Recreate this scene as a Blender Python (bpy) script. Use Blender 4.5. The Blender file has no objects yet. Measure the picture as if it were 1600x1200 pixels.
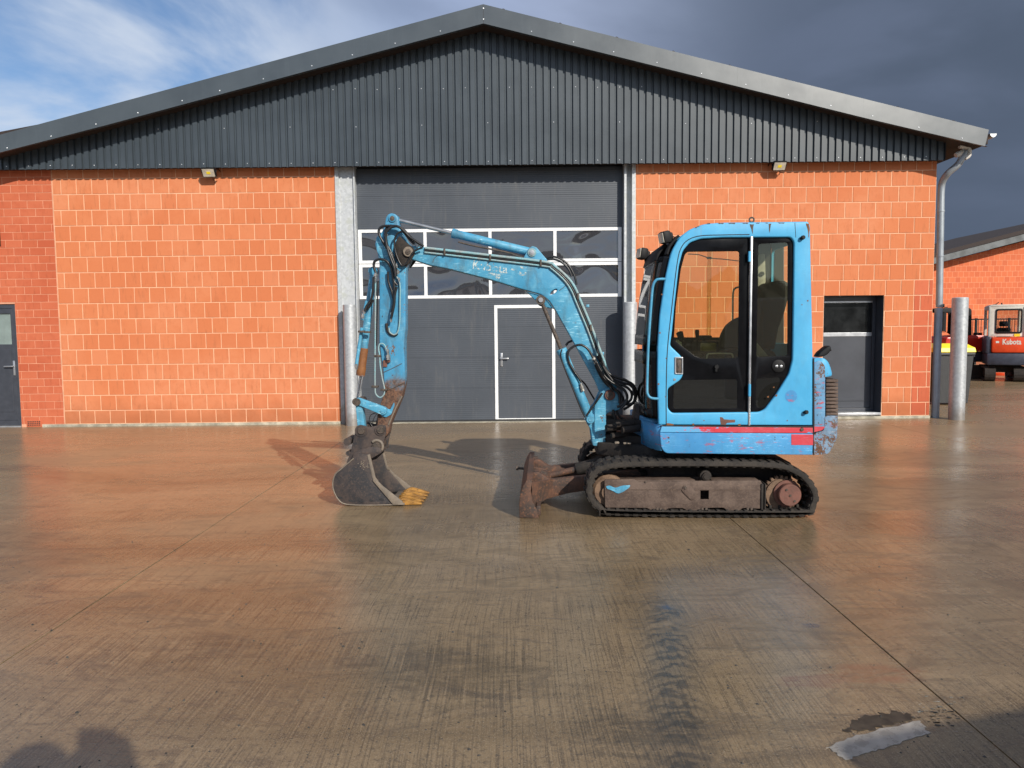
import bpy, bmesh, math, random
from mathutils import Matrix, Vector, noise as mnoise
random.seed(7)
R = math.radians
sc = bpy.context.scene
col = sc.collection

# ------------------------------------------------------------------ camera
F = 1150.0; CAM_H = 1.5; PITCH = math.atan(83 / 1150.0); ROLL = R(-0.58)
CM = Matrix.Rotation(math.pi / 2 - PITCH, 4, 'X') @ Matrix.Rotation(ROLL, 4, 'Z')
cam = bpy.data.cameras.new('camera'); cam.sensor_width = 36; cam.lens = F / 1600 * 36
cam.clip_start = 0.05; cam.clip_end = 2000
co = bpy.data.objects.new('camera', cam); col.objects.link(co)
co.matrix_world = Matrix.Translation((0, 0, CAM_H)) @ CM
sc.camera = co

# ------------------------------------------------------------------ node helper
class NT:
    def __init__(s, tree): s.t = tree; s.n = tree.nodes; s.l = tree.links
    def new(s, typ, **kw):
        n = s.n.new(typ)
        for k, v in kw.items(): setattr(n, k, v)
        return n
    def put(s, sock, v):
        if isinstance(v, bpy.types.NodeSocket): s.l.new(v, sock)
        elif v is not None:
            if sock.type == 'RGBA' and not isinstance(v, (int, float)): v = (*v[:3], 1)
            elif sock.type == 'RGBA': v = (v, v, v, 1)
            sock.default_value = v
    def math(s, op, a, b=None, c=None, clamp=False):
        n = s.new('ShaderNodeMath', operation=op); n.use_clamp = clamp
        s.put(n.inputs[0], a)
        if b is not None: s.put(n.inputs[1], b)
        if c is not None: s.put(n.inputs[2], c)
        return n.outputs[0]
    def mix(s, f, a, b, mode='MIX'):
        n = s.new('ShaderNodeMix', data_type='RGBA', blend_type=mode)
        s.put(n.inputs['Factor'], f); s.put(n.inputs[6], a); s.put(n.inputs[7], b)
        return n.outputs[2]
    def ramp(s, v, lo, hi):
        n = s.new('ShaderNodeMapRange', interpolation_type='SMOOTHSTEP')
        s.put(n.inputs[0], v); s.put(n.inputs[1], lo); s.put(n.inputs[2], hi)
        return n.outputs[0]
    def noise(s, vec, scale, detail=4, rough=0.55, dist=0.0):
        n = s.new('ShaderNodeTexNoise')
        s.put(n.inputs['Vector'], vec); s.put(n.inputs['Scale'], scale)
        n.inputs['Detail'].default_value = detail; n.inputs['Roughness'].default_value = rough
        n.inputs['Distortion'].default_value = dist
        return n.outputs[0]
    def mapv(s, vec, scale=(1, 1, 1), loc=(0, 0, 0), rot=(0, 0, 0)):
        n = s.new('ShaderNodeMapping'); s.put(n.inputs['Vector'], vec)
        n.inputs['Scale'].default_value = scale; n.inputs['Location'].default_value = loc
        n.inputs['Rotation'].default_value = rot
        return n.outputs[0]
    def sep(s, vec):
        n = s.new('ShaderNodeSeparateXYZ'); s.put(n.inputs[0], vec); return n.outputs
    def comb(s, x, y, z):
        n = s.new('ShaderNodeCombineXYZ')
        for i, v in enumerate((x, y, z)): s.put(n.inputs[i], v)
        return n.outputs[0]
    def bump(s, h, strength, dist=0.01, normal=None):
        n = s.new('ShaderNodeBump'); s.put(n.inputs['Height'], h)
        n.inputs['Strength'].default_value = strength; n.inputs['Distance'].default_value = dist
        if normal is not None: s.put(n.inputs['Normal'], normal)
        return n.outputs[0]

# ------------------------------------------------------------------ world, sun, exposure
SUN_EL, SUN_AZ = R(29), R(32)          # azimuth measured from the camera's back towards its right
sdir = Vector((math.sin(SUN_AZ) * math.cos(SUN_EL), -math.cos(SUN_AZ) * math.cos(SUN_EL), math.sin(SUN_EL)))
w = bpy.data.worlds.new('World'); sc.world = w; w.use_nodes = True
N = NT(w.node_tree); N.n.clear()
sky = N.new('ShaderNodeTexSky', sky_type='NISHITA'); sky.sun_disc = False
sky.sun_elevation = SUN_EL; sky.sun_rotation = math.atan2(sdir.x, sdir.y)
sky.air_density = 1.0; sky.dust_density = 0.6; sky.ozone_density = 1.6
tc = N.new('ShaderNodeTexCoord').outputs['Generated']
x, y, z = N.sep(tc)
zz = N.math('ADD', N.math('MAXIMUM', z, 0.0), 0.22)
pv = N.comb(N.math('DIVIDE', x, zz), N.math('DIVIDE', y, zz), 0.0)
n1 = N.noise(pv, 1.15, 7, 0.55, 0.5)
n2 = N.noise(N.mapv(pv, (0.5, 0.6, 1), (3.1, 0.4, 0)), 1.3, 6, 0.55, 0.35)
n3 = N.noise(N.mapv(tc, (1, 1, 2.4), (0.6, 2.3, 0)), 2.6, 5, 0.5, 0.4)
side = N.math('ADD', x, N.math('MULTIPLY', N.math('SUBTRACT', n3, 0.5), 0.30))
storm = N.math('MULTIPLY', N.ramp(side, -0.36, 0.06), N.ramp(y, -0.5, 0.2))
white = N.math('MULTIPLY', N.ramp(n1, 0.36, 0.56), 0.92)
white = N.math('MULTIPLY', white, N.math('SUBTRACT', 1.0, storm))
stcol = N.mix(N.ramp(side, -0.08, 0.40), (0.40, 0.48, 0.68), (0.092, 0.122, 0.180))
stcol = N.mix(N.math('MULTIPLY', N.ramp(n3, 0.45, 0.68), 0.5), stcol, (0.16, 0.20, 0.30))
b0 = N.new('ShaderNodeBackground'); N.put(b0.inputs[0], N.mix(1.0, sky.outputs[0], (0.86, 0.98, 1.12), 'MULTIPLY')); b0.inputs[1].default_value = 0.105
b1 = N.new('ShaderNodeBackground'); N.put(b1.inputs[0], (0.62, 0.70, 0.83)); b1.inputs[1].default_value = 1.0
b2 = N.new('ShaderNodeBackground'); N.put(b2.inputs[0], stcol); b2.inputs[1].default_value = 1.0
m1 = N.new('ShaderNodeMixShader'); N.put(m1.inputs[0], white); N.l.new(b0.outputs[0], m1.inputs[1]); N.l.new(b1.outputs[0], m1.inputs[2])
m2 = N.new('ShaderNodeMixShader'); N.put(m2.inputs[0], storm); N.l.new(m1.outputs[0], m2.inputs[1]); N.l.new(b2.outputs[0], m2.inputs[2])
wo = N.new('ShaderNodeOutputWorld'); N.l.new(m2.outputs[0], wo.inputs[0])
sl = bpy.data.lights.new('sun', 'SUN'); sl.energy = 5.0; sl.angle = R(0.53); sl.color = (1.0, 0.93, 0.82)
so = bpy.data.objects.new('sun', sl); col.objects.link(so); so.rotation_euler = sdir.to_track_quat('Z', 'Y').to_euler()
so.location = (6, -8, 12)
sc.view_settings.view_transform = 'Standard'; sc.view_settings.look = 'None'
sc.view_settings.exposure = 0.0; sc.view_settings.gamma = 1.0; sc.view_settings.use_curve_mapping = False
sc.render.engine = 'CYCLES'
sc.cycles.max_bounces = 10; sc.cycles.transparent_max_bounces = 16

# ------------------------------------------------------------------ unprojection of measured points
def ray(px, py):
    return (CM.to_3x3() @ Vector(((px - 800) / F, -(py - 600) / F, -1))).normalized()
def W(px, py, Y):
    d = ray(px, py); t = Y / d.y
    return d.x * t, CAM_H + d.z * t
def G(px, py):
    d = ray(px, py); t = -CAM_H / d.z
    return d.x * t, d.y * t

# ------------------------------------------------------------------ mesh helpers
def tag(o, label=None, cat=None, group=None, kind=None):
    if label: o['label'] = label
    if cat: o['category'] = cat
    if group: o['group'] = group
    if kind: o['kind'] = kind
    return o
def empty(name, loc=(0, 0, 0), rz=0, label=None, cat=None, group=None):
    o = bpy.data.objects.new(name, None); o.empty_display_size = 0.2
    o.location = loc; o.rotation_euler = (0, 0, rz); col.objects.link(o)
    return tag(o, label, cat, group)
class MB:
    def __init__(s): s.v = []; s.f = []; s.m = []
    def mesh(s, V, Fs, mi=0):
        b = len(s.v); s.v += [tuple(v) for v in V]; s.f += [tuple(i + b for i in f) for f in Fs]
        s.m += [mi] * len(Fs); return s
    def box(s, x0, x1, y0, y1, z0, z1, bev=0.0, mi=0, mat=None):
        bm = bmesh.new(); bmesh.ops.create_cube(bm, size=1)
        for v in bm.verts:
            v.co = Vector((x0 + (x1 - x0) * (v.co.x + .5), y0 + (y1 - y0) * (v.co.y + .5), z0 + (z1 - z0) * (v.co.z + .5)))
        if bev > 0: bmesh.ops.bevel(bm, geom=bm.edges[:], offset=bev, segments=2, profile=0.5, affect='EDGES')
        if mat is not None: bmesh.ops.transform(bm, matrix=mat, verts=bm.verts)
        return s.bm(bm, mi)
    def bm(s, bm, mi=0):
        bm.verts.index_update()
        s.mesh([v.co.copy() for v in bm.verts], [[v.index for v in f.verts] for f in bm.faces], mi); bm.free(); return s
    def me(s, me, fn=None, mi=0):
        V = [fn(v.co) if fn else v.co.copy() for v in me.vertices]
        s.mesh(V, [list(p.vertices) for p in me.polygons], mi); bpy.data.meshes.remove(me); return s
    def rod(s, p0, p1, prof, n=20, mi=0):
        """lathe: prof is a list of (t along axis 0..1, radius)"""
        p0 = Vector(p0); p1 = Vector(p1); ax = p1 - p0
        q = ax.to_track_quat('Z', 'Y'); V = []; Fs = []
        if isinstance(prof, (int, float)): prof = [(0, prof), (1, prof)]
        prof = [(prof[0][0], 0.0)] + list(prof) + [(prof[-1][0], 0.0)]
        for t, r in prof:
            c = p0 + ax * t
            for k in range(n):
                a = 2 * math.pi * k / n
                V.append(c + q @ Vector((r * math.cos(a), r * math.sin(a), 0)))
        for i in range(len(prof) - 1):
            for k in range(n):
                a, b = i * n + k, i * n + (k + 1) % n
                Fs.append((a, b, b + n, a + n))
        return s.mesh(V, Fs, mi)
    def build(s, name, mat, parent=None, smooth=35, bev=0.0, cut=True):
        me = bpy.data.meshes.new(name)
        bm = bmesh.new()
        vs = [bm.verts.new(v) for v in s.v]
        for f, mi in zip(s.f, s.m):
            try: fa = bm.faces.new([vs[i] for i in f]); fa.material_index = mi
            except ValueError: pass
        bmesh.ops.remove_doubles(bm, verts=bm.verts, dist=1e-5)
        bmesh.ops.recalc_face_normals(bm, faces=bm.faces)
        bm.to_mesh(me); bm.free()
        for mm in (mat if isinstance(mat, (list, tuple)) else [mat]): me.materials.append(mm)
        if smooth:
            for p in me.polygons: p.use_smooth = True
            me.set_sharp_from_angle(angle=R(smooth))
        o = bpy.data.objects.new(name, me); col.objects.link(o)
        if parent is not None: o.parent = parent
        if bev > 0:
            b = o.modifiers.new('b', 'BEVEL'); b.width = bev; b.segments = 2; b.limit_method = 'ANGLE'; b.angle_limit = R(40)
        return o

def fillet(pts, r, n=4):
    """round every corner of a closed polygon; r number or list"""
    out = []; L = len(pts)
    for i in range(L):
        p = Vector(pts[i]); a = Vector(pts[i - 1]); b = Vector(pts[(i + 1) % L])
        rr = r[i] if isinstance(r, (list, tuple)) else r
        da = a - p; db = b - p; la, lb = da.length, db.length
        if rr <= 0 or la < 1e-6 or lb < 1e-6: out.append(tuple(p)); continue
        k = min(rr, la * 0.45, lb * 0.45)
        s0 = p + da / la * k; s1 = p + db / lb * k
        for j in range(n + 1):
            t = j / n
            out.append(tuple(s0 * (1 - t) ** 2 + p * 2 * t * (1 - t) + s1 * t * t))
    return out
def flat_mesh(loops, half, bev=0.0, bres=1):
    cu = bpy.data.curves.new('c', 'CURVE'); cu.dimensions = '2D'; cu.fill_mode = 'BOTH'
    cu.extrude = max(half - bev, 0.0001); cu.bevel_depth = bev; cu.bevel_resolution = bres; cu.offset = -bev
    for lp in loops:
        sp = cu.splines.new('POLY'); sp.points.add(len(lp) - 1); sp.use_cyclic_u = True
        for i, p in enumerate(lp): sp.points[i].co = (p[0], p[1], 0, 1)
    ob = bpy.data.objects.new('c', cu); me = bpy.data.meshes.new_from_object(ob)
    bpy.data.objects.remove(ob); bpy.data.curves.remove(cu)
    return me
def plate(mb, loops, y0, y1, bev=0.0, mi=0, bres=1):
    """loops in (x,z), first the outline, then holes; extruded from y0 to y1"""
    h = (y1 - y0) / 2; c = (y0 + y1) / 2
    me = flat_mesh(loops, h, bev, bres)
    return mb.me(me, lambda v: Vector((v.x, c + v.z, v.y)), mi)
def catmull(P, n=6, closed=False):
    P = [Vector(p) for p in P]; out = []; L = len(P)
    rng = range(L if closed else L - 1)
    for i in rng:
        if closed: a, b, c, d = P[i - 1], P[i], P[(i + 1) % L], P[(i + 2) % L]
        else: a, b, c, d = P[max(i - 1, 0)], P[i], P[i + 1], P[min(i + 2, L - 1)]
        for j in range(n):
            t = j / n
            out.append(0.5 * ((2 * b) + (c - a) * t + (2 * a - 5 * b + 4 * c - d) * t * t + (-a + 3 * b - 3 * c + d) * t ** 3))
    if not closed: out.append(P[-1])
    return out
def tube(mb, pts, r, n=5, smooth=True, closed=False, mi=0, res=3):
    P = catmull(pts, n, closed) if smooth else [Vector(p) for p in pts]
    cu = bpy.data.curves.new('c', 'CURVE'); cu.dimensions = '3D'; cu.bevel_depth = r; cu.bevel_resolution = res; cu.use_fill_caps = True
    sp = cu.splines.new('POLY'); sp.points.add(len(P) - 1); sp.use_cyclic_u = closed
    for i, p in enumerate(P): sp.points[i].co = (*p, 1)
    ob = bpy.data.objects.new('c', cu); me = bpy.data.meshes.new_from_object(ob)
    bpy.data.objects.remove(ob); bpy.data.curves.remove(cu)
    return mb.me(me, None, mi)
def text_mesh(txt, size, depth=0.001, bold=0.0, space=1.0):
    cu = bpy.data.curves.new('t', 'FONT'); cu.body = txt; cu.size = size; cu.extrude = depth; cu.offset = bold
    cu.align_x = 'CENTER'; cu.align_y = 'CENTER'; cu.space_character = space; cu.resolution_u = 2
    ob = bpy.data.objects.new('t', cu); me = bpy.data.meshes.new_from_object(ob)
    bpy.data.objects.remove(ob); bpy.data.curves.remove(cu)
    return me

# ------------------------------------------------------------------ materials
def mat(name):
    m = bpy.data.materials.new(name); m.use_nodes = True
    t = NT(m.node_tree); p = t.n['Principled BSDF']
    return m, t, p
def simple(name, c, rough=0.5, metal=0.0, var=0.15, scale=12, spec=0.5, bump=0.0, coat=0.0, speck=None):
    m, t, p = mat(name)
    oc = t.new('ShaderNodeTexCoord').outputs['Object']
    n = t.noise(oc, scale, 5, 0.6)
    c0 = [max(0, v * (1 - var)) for v in c]; c1 = [min(1, v * (1 + var)) for v in c]
    cc = t.mix(t.ramp(n, 0.3, 0.7), c0, c1)
    if speck:
        sn = t.noise(oc, scale * 7, 3, 0.7)
        cc = t.mix(t.math('MULTIPLY', t.ramp(sn, 0.58, 0.68), speck[3]), cc, speck[:3])
    t.put(p.inputs['Base Color'], cc)
    t.put(p.inputs['Roughness'], t.math('ADD', t.math('MULTIPLY', n, 0.2), rough - 0.1))
    p.inputs['Metallic'].default_value = metal; p.inputs['Specular IOR Level'].default_value = spec
    p.inputs['Coat Weight'].default_value = coat
    if bump: t.put(p.inputs['Normal'], t.bump(t.noise(oc, scale * 6, 4, 0.6), bump, 0.004))
    return m
def glass(name, tint=(0.8, 0.85, 0.8), alpha=0.12, wob=0.0, wscale=2.0, dark=(0.01, 0.01, 0.01), rough=0.02):
    """a pane: mostly see-through tint plus a sharp reflection"""
    m, t, p = mat(name)
    oc = t.new('ShaderNodeTexCoord').outputs['Object']
    tr = t.new('ShaderNodeBsdfTransparent'); t.put(tr.inputs[0], tint)
    gl = t.new('ShaderNodeBsdfGlossy'); gl.inputs['Roughness'].default_value = rough
    df = t.new('ShaderNodeBsdfDiffuse'); t.put(df.inputs[0], dark)
    fr = t.new('ShaderNodeFresnel'); fr.inputs[0].default_value = 1.5
    a = t.new('ShaderNodeMixShader'); a.inputs[0].default_value = alpha
    t.l.new(tr.outputs[0], a.inputs[1]); t.l.new(df.outputs[0], a.inputs[2])
    b = t.new('ShaderNodeMixShader'); t.put(b.inputs[0], t.math('MULTIPLY', fr.outputs[0], 1.1))
    t.l.new(a.outputs[0], b.inputs[1]); t.l.new(gl.outputs[0], b.inputs[2])
    if wob:
        nn = t.noise(oc, wscale, 2, 0.4, 0.6)
        bp = t.bump(nn, 1.0, wob); t.l.new(bp, gl.inputs['Normal'])
    out = t.n['Material Output']; t.l.new(b.outputs[0], out.inputs[0]); t.n.remove(p)
    return m

def block_mat(name, base, alt, pale, dirt=0.0):
    m, t, p = mat(name)
    oc = t.new('ShaderNodeTexCoord').outputs['Object']
    oi = t.new('ShaderNodeObjectInfo').outputs['Random']
    gc = t.new('ShaderNodeNewGeometry').outputs['Position']
    off = t.comb(t.math('MULTIPLY', oi, 37.0), t.math('MULTIPLY', oi, 91.0), 0.0)
    va = t.new('ShaderNodeVectorMath', operation='ADD'); t.put(va.inputs[0], oc); t.put(va.inputs[1], off); v = va.outputs[0]
    c = t.mix(t.ramp(oi, 0.15, 0.95), base, alt)
    big = t.noise(gc, 0.55, 3, 0.5)
    c = t.mix(t.math('MULTIPLY', t.ramp(big, 0.42, 0.62), 0.65), c, pale)
    n = t.noise(v, 9, 5, 0.6)
    c = t.mix(t.math('MULTIPLY', t.ramp(n, 0.42, 0.66), 0.45), c, alt)
    # dry burnt streaks, vertical
    vs = t.noise(t.mapv(v, (10, 10, 2.2)), 2.0, 4, 0.6)
    c = t.mix(t.math('MULTIPLY', t.ramp(vs, 0.54, 0.72), 0.38), c, [k * 0.62 for k in base])
    fine = t.noise(v, 120, 3, 0.7)
    c = t.mix(t.math('MULTIPLY', t.ramp(fine, 0.52, 0.75), 0.22), c, pale)
    r2 = t.math('FRACT', t.math('MULTIPLY', oi, 17.31))
    c = t.mix(t.math('MULTIPLY', t.ramp(r2, 0.86, 0.93), 0.45), c, pale)
    if dirt:
        gz = t.sep(gc)[2]
        dn = t.math('ADD', gz, t.math('MULTIPLY', t.noise(gc, 3, 5, 0.6), -0.5))
        c = t.mix(t.math('MULTIPLY', t.ramp(dn, 0.22, -0.2), dirt), c, [k * 0.5 for k in base])
    t.put(p.inputs['Base Color'], c); p.inputs['Roughness'].default_value = 0.85
    p.inputs['Specular IOR Level'].default_value = 0.25
    t.put(p.inputs['Normal'], t.bump(t.math('ADD', fine, t.math('MULTIPLY', n, 2)), 0.35, 0.003))
    return m

def paint(name, c0, c1, rust=0.5, scratch=0.5, faded=(0.35, 0.6, 0.7), red=0.0, zfade=None, dirt=0.3, rough=0.38, drip=0.0):
    """worn machine paint. zfade=(z_hi, z_lo): paint worn down to brown metal below"""
    m, t, p = mat(name)
    oc = t.new('ShaderNodeTexCoord').outputs['Object']
    big = t.noise(oc, 1.7, 4, 0.6, 0.3); mid = t.noise(oc, 11, 6, 0.65, 0.2); fine = t.noise(oc, 55, 5, 0.7)
    c = t.mix(t.ramp(big, 0.35, 0.65), c0, c1)
    c = t.mix(t.math('MULTIPLY', t.ramp(mid, 0.45, 0.75), 0.35), c, faded)
    st = t.noise(t.mapv(oc, (3, 3, 26), rot=(0, 0.12, 0)), 4.0, 6, 0.75)
    sm = t.math('MULTIPLY', t.ramp(st, 0.565, 0.62), t.ramp(big, 0.40, 0.6))
    c = t.mix(t.math('MULTIPLY', sm, scratch), c, [min(1, k * 1.2 + 0.12) for k in faded])
    if red:
        rm = t.math('MULTIPLY', t.ramp(t.noise(t.mapv(oc, (1.5, 1, 5), (3, 1, 7)), 5.0, 7, 0.75), 0.575, 0.61), red)
        c = t.mix(rm, c, (0.45, 0.05, 0.06))
    sp = t.math('MULTIPLY', t.ramp(t.noise(oc, 38, 3, 0.6), 0.68, 0.72), min(1.0, rust * 2.2))
    c = t.mix(sp, c, (0.035, 0.03, 0.03))
    # grime: darker film
    dm = t.math('MULTIPLY', t.ramp(t.noise(t.mapv(oc, (4, 4, 1.2), (9, 2, 1)), 3.0, 6, 0.7), 0.45, 0.68), dirt)
    c = t.mix(dm, c, (0.07, 0.07, 0.06))
    rn = t.math('ADD', t.math('MULTIPLY', t.noise(t.mapv(oc, (1, 1, 1), (5, 5, 5)), 4.5, 7, 0.72), 0.62), t.math('MULTIPLY', fine, 0.38))
    rmask = t.ramp(rn, 0.640 - 0.10 * rust, 0.655 - 0.10 * rust)
    if zfade:
        z = t.sep(oc)[2]; xx = t.sep(oc)[0]
        zn = t.math('ADD', t.math('ADD', z, t.math('MULTIPLY', xx, 0.0)), t.math('MULTIPLY', t.math('SUBTRACT', t.noise(oc, 9, 6, 0.7), 0.5), 0.35))
        rmask = t.math('MAXIMUM', rmask, t.ramp(zn, zfade[0], zfade[1]))
    rc = t.mix(t.ramp(fine, 0.35, 0.65), (0.055, 0.03, 0.022), (0.17, 0.085, 0.05))
    rc = t.mix(t.math('MULTIPLY', t.ramp(mid, 0.5, 0.7), 0.6), rc, (0.12, 0.11, 0.10))
    if drip:
        z = t.sep(oc)[2]
        dn = t.noise(t.mapv(oc, (20, 20, 0.6), (2, 0, 0)), 1.6, 4, 0.6)
        c = t.mix(t.math('MULTIPLY', t.math('MULTIPLY', t.ramp(dn, 0.58, 0.72), t.ramp(z, 2.15, 2.36)), drip), c, (0.22, 0.12, 0.06))
    c = t.mix(rmask, c, rc)
    t.put(p.inputs['Base Color'], c)
    t.put(p.inputs['Roughness'], t.math('ADD', t.math('MULTIPLY', rmask, 0.4), t.math('ADD', rough, t.math('MULTIPLY', mid, 0.15))))
    h = t.math('SUBTRACT', t.math('MULTIPLY', fine, 0.25), t.math('MULTIPLY', rmask, 0.5))
    t.put(p.inputs['Normal'], t.bump(t.math('ADD', h, t.math('MULTIPLY', big, 2.0)), 0.35, 0.003))
    return m

M = {}
M['block'] = block_mat('orange_block', (0.56, 0.185, 0.078), (0.53, 0.162, 0.066), (0.61, 0.235, 0.118), dirt=0.5)
M['brick'] = block_mat('red_brick', (0.46, 0.112, 0.050), (0.42, 0.092, 0.042), (0.52, 0.145, 0.072))
M['rblock'] = block_mat('red_block', (0.52, 0.125, 0.058), (0.47, 0.105, 0.05), (0.56, 0.16, 0.08), dirt=0.3)
M['mortar'] = simple('mortar', (0.70, 0.40, 0.25), 0.9, var=0.12, scale=6, bump=0.4)
M['brick_mortar'] = simple('brick_mortar', (0.60, 0.29, 0.18), 0.9, var=0.15, scale=6, bump=0.4)
M['plinth'] = simple('plinth_concrete', (0.36, 0.33, 0.26), 0.9, var=0.35, scale=5, bump=0.6, speck=(0.12, 0.11, 0.08, 0.7))

def anthracite(name, c, rough, sc_=1.5, spec=0.5):
    m, t, p = mat(name)
    gc = t.new('ShaderNodeNewGeometry').outputs['Position']
    n = t.noise(gc, sc_, 5, 0.6); st = t.noise(t.mapv(gc, (9, 9, 0.7)), 1.5, 5, 0.65)
    cc = t.mix(t.ramp(n, 0.3, 0.7), [k * 0.88 for k in c], [k * 1.12 for k in c])
    cc = t.mix(t.math('MULTIPLY', t.ramp(st, 0.5, 0.8), 0.30), cc, [k * 1.7 for k in c])
    t.put(p.inputs['Base Color'], cc)
    t.put(p.inputs['Roughness'], t.math('ADD', rough, t.math('MULTIPLY', n, 0.12))); p.inputs['Specular IOR Level'].default_value = spec
    t.put(p.inputs['Normal'], t.bump(t.noise(gc, 1.1, 3, 0.5), 0.4, 0.008))
    return m
M['clad'] = anthracite('anthracite_cladding', (0.042, 0.054, 0.066), 0.33)
M['fascia'] = anthracite('anthracite_fascia', (0.046, 0.057, 0.065), 0.25, spec=1.0)
M['soffit'] = simple('soffit', (0.030, 0.020, 0.018), 0.8)
M['screw'] = simple('screw', (0.75, 0.77, 0.8), 0.35, 0.6)
def door_panel_mat():
    m, t, p = mat('ribbed_door')
    gc = t.new('ShaderNodeNewGeometry').outputs['Position']
    z = t.sep(gc)[2]
    wv = t.math('SINE', t.math('MULTIPLY', z, 2 * math.pi / 0.034))
    n = t.noise(gc, 1.3, 4, 0.6)
    c = t.mix(t.ramp(n, 0.3, 0.7), (0.053, 0.062, 0.077), (0.063, 0.073, 0.090))
    c = t.mix(t.math('MULTIPLY', t.ramp(t.noise(t.mapv(gc, (7, 7, 0.8)), 2, 6, 0.7), 0.5, 0.8), 0.35), c, (0.14, 0.135, 0.125))
    t.put(p.inputs['Base Color'], c); t.put(p.inputs['Roughness'], t.math('ADD', 0.42, t.math('MULTIPLY', n, 0.12)))
    t.put(p.inputs['Normal'], t.bump(wv, 0.32, 0.0018))
    return m
M['door'] = door_panel_mat()
M['white_frame'] = simple('white_frame', (0.74, 0.75, 0.76), 0.45, var=0.05)
M['seal'] = simple('rubber_seal', (0.02, 0.02, 0.022), 0.7)
M['dark_frame'] = simple('dark_door_frame', (0.042, 0.047, 0.060), 0.42, var=0.1)
M['door_leaf'] = simple('door_leaf', (0.038, 0.043, 0.056), 0.45, var=0.12, scale=3)
M['alu'] = simple('aluminium', (0.45, 0.46, 0.48), 0.35, 0.7, var=0.1)
M['galv'] = None
def galv(name, dull=0.0):
    m, t, p = mat(name)
    oc = t.new('ShaderNodeTexCoord').outputs['Object']
    vo = t.new('ShaderNodeTexVoronoi'); vo.inputs['Scale'].default_value = 30; t.put(vo.inputs['Vector'], oc)
    n = t.noise(oc, 6, 6, 0.7)
    c = t.mix(t.sep(vo.outputs['Color'])[0], (0.40, 0.42, 0.44), (0.52, 0.54, 0.56))
    c = t.mix(t.math('MULTIPLY', t.ramp(n, 0.5, 0.7), 0.4 + dull), c, (0.42, 0.44, 0.42))
    c = t.mix(t.math('MULTIPLY', t.ramp(t.noise(t.mapv(oc, (8, 8, 0.8)), 2, 6, 0.7), 0.56, 0.75), 0.5 * dull), c, (0.55, 0.5, 0.42))
    gz = t.sep(t.new('ShaderNodeNewGeometry').outputs['Position'])[2]
    c = t.mix(t.math('MULTIPLY', t.ramp(t.math('ADD', gz, t.math('MULTIPLY', n, -0.5)), 0.12, -0.2), 0.6), c, (0.16, 0.12, 0.085))
    t.put(p.inputs['Base Color'], c); p.inputs['Metallic'].default_value = 0.45 - 0.25 * dull
    t.put(p.inputs['Roughness'], t.math('ADD', 0.38 + 0.1 * dull, t.math('MULTIPLY', n, 0.2)))
    t.put(p.inputs['Normal'], t.bump(n, 0.3, 0.004))
    return m
M['galv'] = galv('galvanised_steel'); M['galv_dull'] = galv('galvanised_steel_stained', 1.0)
M['pipe'] = simple('zinc_downpipe', (0.30, 0.33, 0.36), 0.45, 0.3, var=0.15, scale=4)
M['pipe_lower'] = simple('standpipe', (0.07, 0.075, 0.085), 0.5, 0.1, var=0.2, scale=4)
M['plastic_white'] = simple('white_plastic', (0.62, 0.60, 0.56), 0.5, var=0.2)
def acrylic():
    m, t, p = mat('smoked_acrylic')
    oc = t.new('ShaderNodeNewGeometry').outputs['Position']
    p.inputs['Base Color'].default_value = (0.040, 0.041, 0.048, 1); p.inputs['Roughness'].default_value = 0.03
    p.inputs['IOR'].default_value = 2.1
    nn = t.noise(t.mapv(oc, (1, 1, 1.5)), 1.5, 0, 0.3, 0.7)
    t.put(p.inputs['Normal'], t.bump(nn, 1.0, 0.050))
    return m
M['acrylic'] = acrylic()
M['pane_dark'] = simple('dark_pane', (0.01, 0.011, 0.012), 0.12, var=0.3, scale=4)
M['pane_frost'] = simple('frosted_pane', (0.20, 0.25, 0.24), 0.25, var=0.15, scale=4)

# excavator
M['cab_blue'] = paint('cab_blue', (0.052, 0.335, 0.60), (0.066, 0.375, 0.64), rust=0.05, scratch=0.15, faded=(0.10, 0.42, 0.66), dirt=0.12, drip=0.7)
M['boom_blue'] = paint('boom_blue', (0.046, 0.255, 0.43), (0.075, 0.32, 0.49), rust=0.3, scratch=0.9, faded=(0.22, 0.50, 0.62), dirt=0.42)
M['arm_blue'] = paint('arm_blue', (0.044, 0.24, 0.42), (0.070, 0.30, 0.48), rust=0.5, scratch=0.7, faded=(0.2, 0.45, 0.6), dirt=0.5, zfade=(1.13, 0.99))
M['skirt_blue'] = paint('skirt_blue', (0.048, 0.240, 0.51), (0.065, 0.30, 0.57), rust=0.22, scratch=0.9, faded=(0.13, 0.40, 0.66), red=0.6, dirt=0.15)
M['weight_blue'] = paint('counterweight_paint', (0.085, 0.24, 0.42), (0.13, 0.30, 0.48), rust=0.95, scratch=0.9, faded=(0.3, 0.35, 0.42), red=0.9, dirt=0.3, rough=0.5)
M['tail_paint'] = paint('tail_paint', (0.085, 0.24, 0.42), (0.16, 0.25, 0.36), rust=1.45, scratch=0.9, faded=(0.3, 0.32, 0.36), red=1.0, dirt=0.4, rough=0.55)
M['stripe'] = paint('red_stripe', (0.56, 0.035, 0.055), (0.50, 0.05, 0.07), rust=0.12, scratch=0.5, faded=(0.60, 0.12, 0.14), dirt=0.1)
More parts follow.
